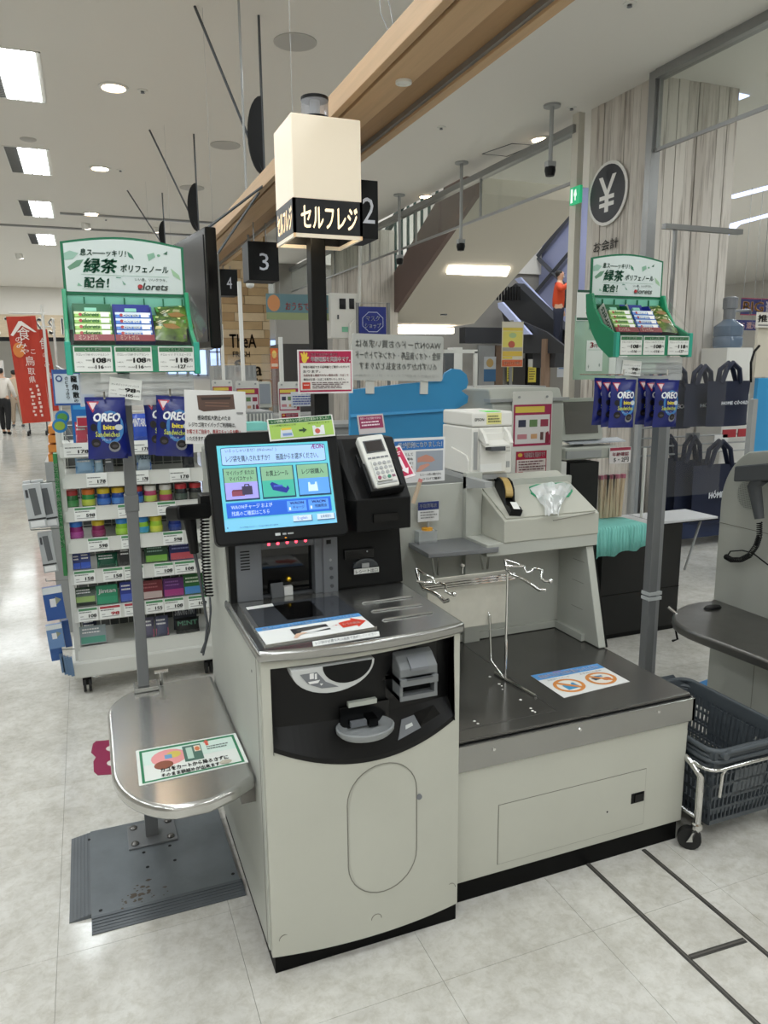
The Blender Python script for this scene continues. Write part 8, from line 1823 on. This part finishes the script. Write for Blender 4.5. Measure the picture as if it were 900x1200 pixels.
def person(loc, rz, label, h, top, legs, shoes, step=.12, armbend=None, mask=False, bag=None):
    s = h/1.7
    t = thing('person', label, 'person', loc, rot=(0, 0, R(rz)), group=None)
    def V(x, y, z): return (x*s, y*s, z*s)
    ab = armbend or ((-.24, -.02, 1.16), (-.25, -.16, .96))
    body = [(None, [(V(0, 0, .95), .13*s), (V(0, -.0, 1.12), .115*s), (V(0, 0, 1.30), .14*s), (V(0, .0, 1.42), .10*s), (V(0, -.01, 1.50), .05*s), (V(0, -.02, 1.57), .075*s), (V(0, -.015, 1.64), .088*s), (V(0, -.01, 1.70), .05*s)]),
            (3, [(V(.17, 0, 1.40), .05*s), (V(.24, .0, 1.15), .04*s), (V(.25, -.08, .92), .03*s), (V(.25, -.11, .85), .035*s), (V(.25, -.13, .78), .018*s)]),
            (3, [(V(-.17, 0, 1.40), .05*s), (V(*ab[0]), .04*s), (V(*ab[1]), .03*s), (V(ab[1][0], ab[1][1]-.05, ab[1][2]-.04), .035*s), (V(ab[1][0], ab[1][1]-.08, ab[1][2]-.09), .018*s)]),
            (0, [(V(.09, 0, .86), .09*s), (V(.10, -step*.4, .48), .065*s), (V(.10, -step*.7, .09), .04*s), (V(.10, -step*.7-.12, .03), .03*s)]),
            (0, [(V(-.09, 0, .86), .09*s), (V(-.10, step*.3, .48), .065*s), (V(-.10, step, .09), .04*s), (V(-.10, step-.12, .03), .03*s)])]
    limb_mesh('body', body, SKIN, t)
    limb_mesh('jacket', [(None, [(V(0, 0, .86), .165*s), (V(0, 0, 1.12), .15*s), (V(0, 0, 1.30), .165*s), (V(0, .0, 1.43), .10*s)]), (2, [(V(.17, 0, 1.39), .08*s), (V(.24, 0, 1.15), .062*s), (V(.25, -.07, .94), .05*s)]), (2, [(V(-.17, 0, 1.39), .08*s), (V(*ab[0]), .062*s), (V(*ab[1]), .05*s)])], top, t)
    limb_mesh('trousers', [(None, [(V(0, 0, 1.02), .14*s), (V(0, 0, .88), .15*s)]), (1, [(V(.09, 0, .80), .11*s), (V(.10, -step*.4, .48), .082*s), (V(.10, -step*.7, .10), .06*s)]), (1, [(V(-.09, 0, .80), .11*s), (V(-.10, step*.3, .48), .082*s), (V(-.10, step, .10), .06*s)])], legs, t)
    if mask: limb_mesh('dark_shirt', [(None, [(V(.03, -.075, .92), .12*s), (V(.03, -.085, 1.15), .11*s), (V(.02, -.07, 1.38), .09*s)])], ink('#17161a'), t)
    for sx, yy in ((.10, -step*.7), (-.10, step)): limb_mesh('shoe', [(None, [(V(sx, yy+.03, .05), .05*s), (V(sx, yy-.10, .035), .042*s), (V(sx, yy-.16, .03), .03*s)])], shoes, t)
    limb_mesh('hair', [(None, [(V(0, .03, 1.56), .07*s), (V(0, .015, 1.66), .10*s), (V(0, .0, 1.72), .07*s)])], HAIR, t)
    for sx in (-1, 1): G().lathe([(0, -.006*s), (.01*s, 0), (0, .006*s)], V(sx*.033, -.103, 1.645), ink('#1a1512'), 8).obj('eye', t, local=True)
    if mask: limb_mesh('face_mask', [(None, [(V(0, -.075, 1.60), .052*s), (V(0, -.07, 1.555), .045*s)])], ink('#e8e8e8'), t)
    else: limb_mesh('nose', [(None, [(V(0, -.09, 1.635), .012*s), (V(0, -.112, 1.61), .016*s)])], SKIN, t, 0)
    return t
# rider on the escalator
pf = PX(656, 322, XE+.45); sc_ = 1.62
hd = pf.z-1.62
G().box(XE+.06, pf.y-.5, pf.z-1.95, XE+.88, pf.y+.35, pf.z-1.645, DKT).obj('step', ES_)
person((pf.x, pf.y, pf.z-1.64), 55, 'person in an orange jacket and face mask riding the escalator', 1.72, mat('orange_jacket', '#c8441c', .7), mat('navy_trousers', '#1d2236', .7), BLACK, .06, ((-.32, -.05, 1.28), (-.22, -.2, 1.42)), True)
p = PZ(8, 509, 0); person((p.x, p.y, 0), 165, 'person in a white top and black trousers pushing a cart in the far aisle', 1.62, mat('white_top', '#dcd4ca', .8), mat('black_trousers', '#1b1a1b', .8), BLACK, .14)
p2 = PZ(22, 500, 0); person((p2.x, p2.y, 0), 200, 'person in a beige coat walking beside the large red banner', 1.58, mat('beige_coat', '#b7a48c', .8), mat('taupe_trousers', '#9c8b78', .8), GREYD, .16)
CT = thing('shopping_cart', 'dark shopping cart between the two shoppers in the far aisle', 'cart', (p.x+.75, p.y-.55, 0))
cx, cy = p.x+.75, p.y-.55
for dx in (-.2, .2):
    for dy in (-.3, .3): G().cyl((cx+dx-.02, cy+dy, .06), (cx+dx+.02, cy+dy, .06), .06, RUBBER, 10).obj('wheel', CT)
    G().tube([(cx+dx, cy-.3, .1), (cx+dx, cy+.3, .12), (cx+dx, cy+.35, .95)], .016, GREYD, 6).obj('frame_tube', CT)
G().box(cx-.22, cy-.3, .5, cx+.22, cy+.3, .56, GREYD).obj('lower_tray', CT); G().box(cx-.24, cy-.32, .78, cx+.24, cy+.3, .98, mat('cart_basket', '#55575a', .5)).obj('basket', CT)
G().cyl((cx-.22, cy+.36, .97), (cx+.22, cy+.36, .97), .02, GREYD, 8).obj('handle', CT)
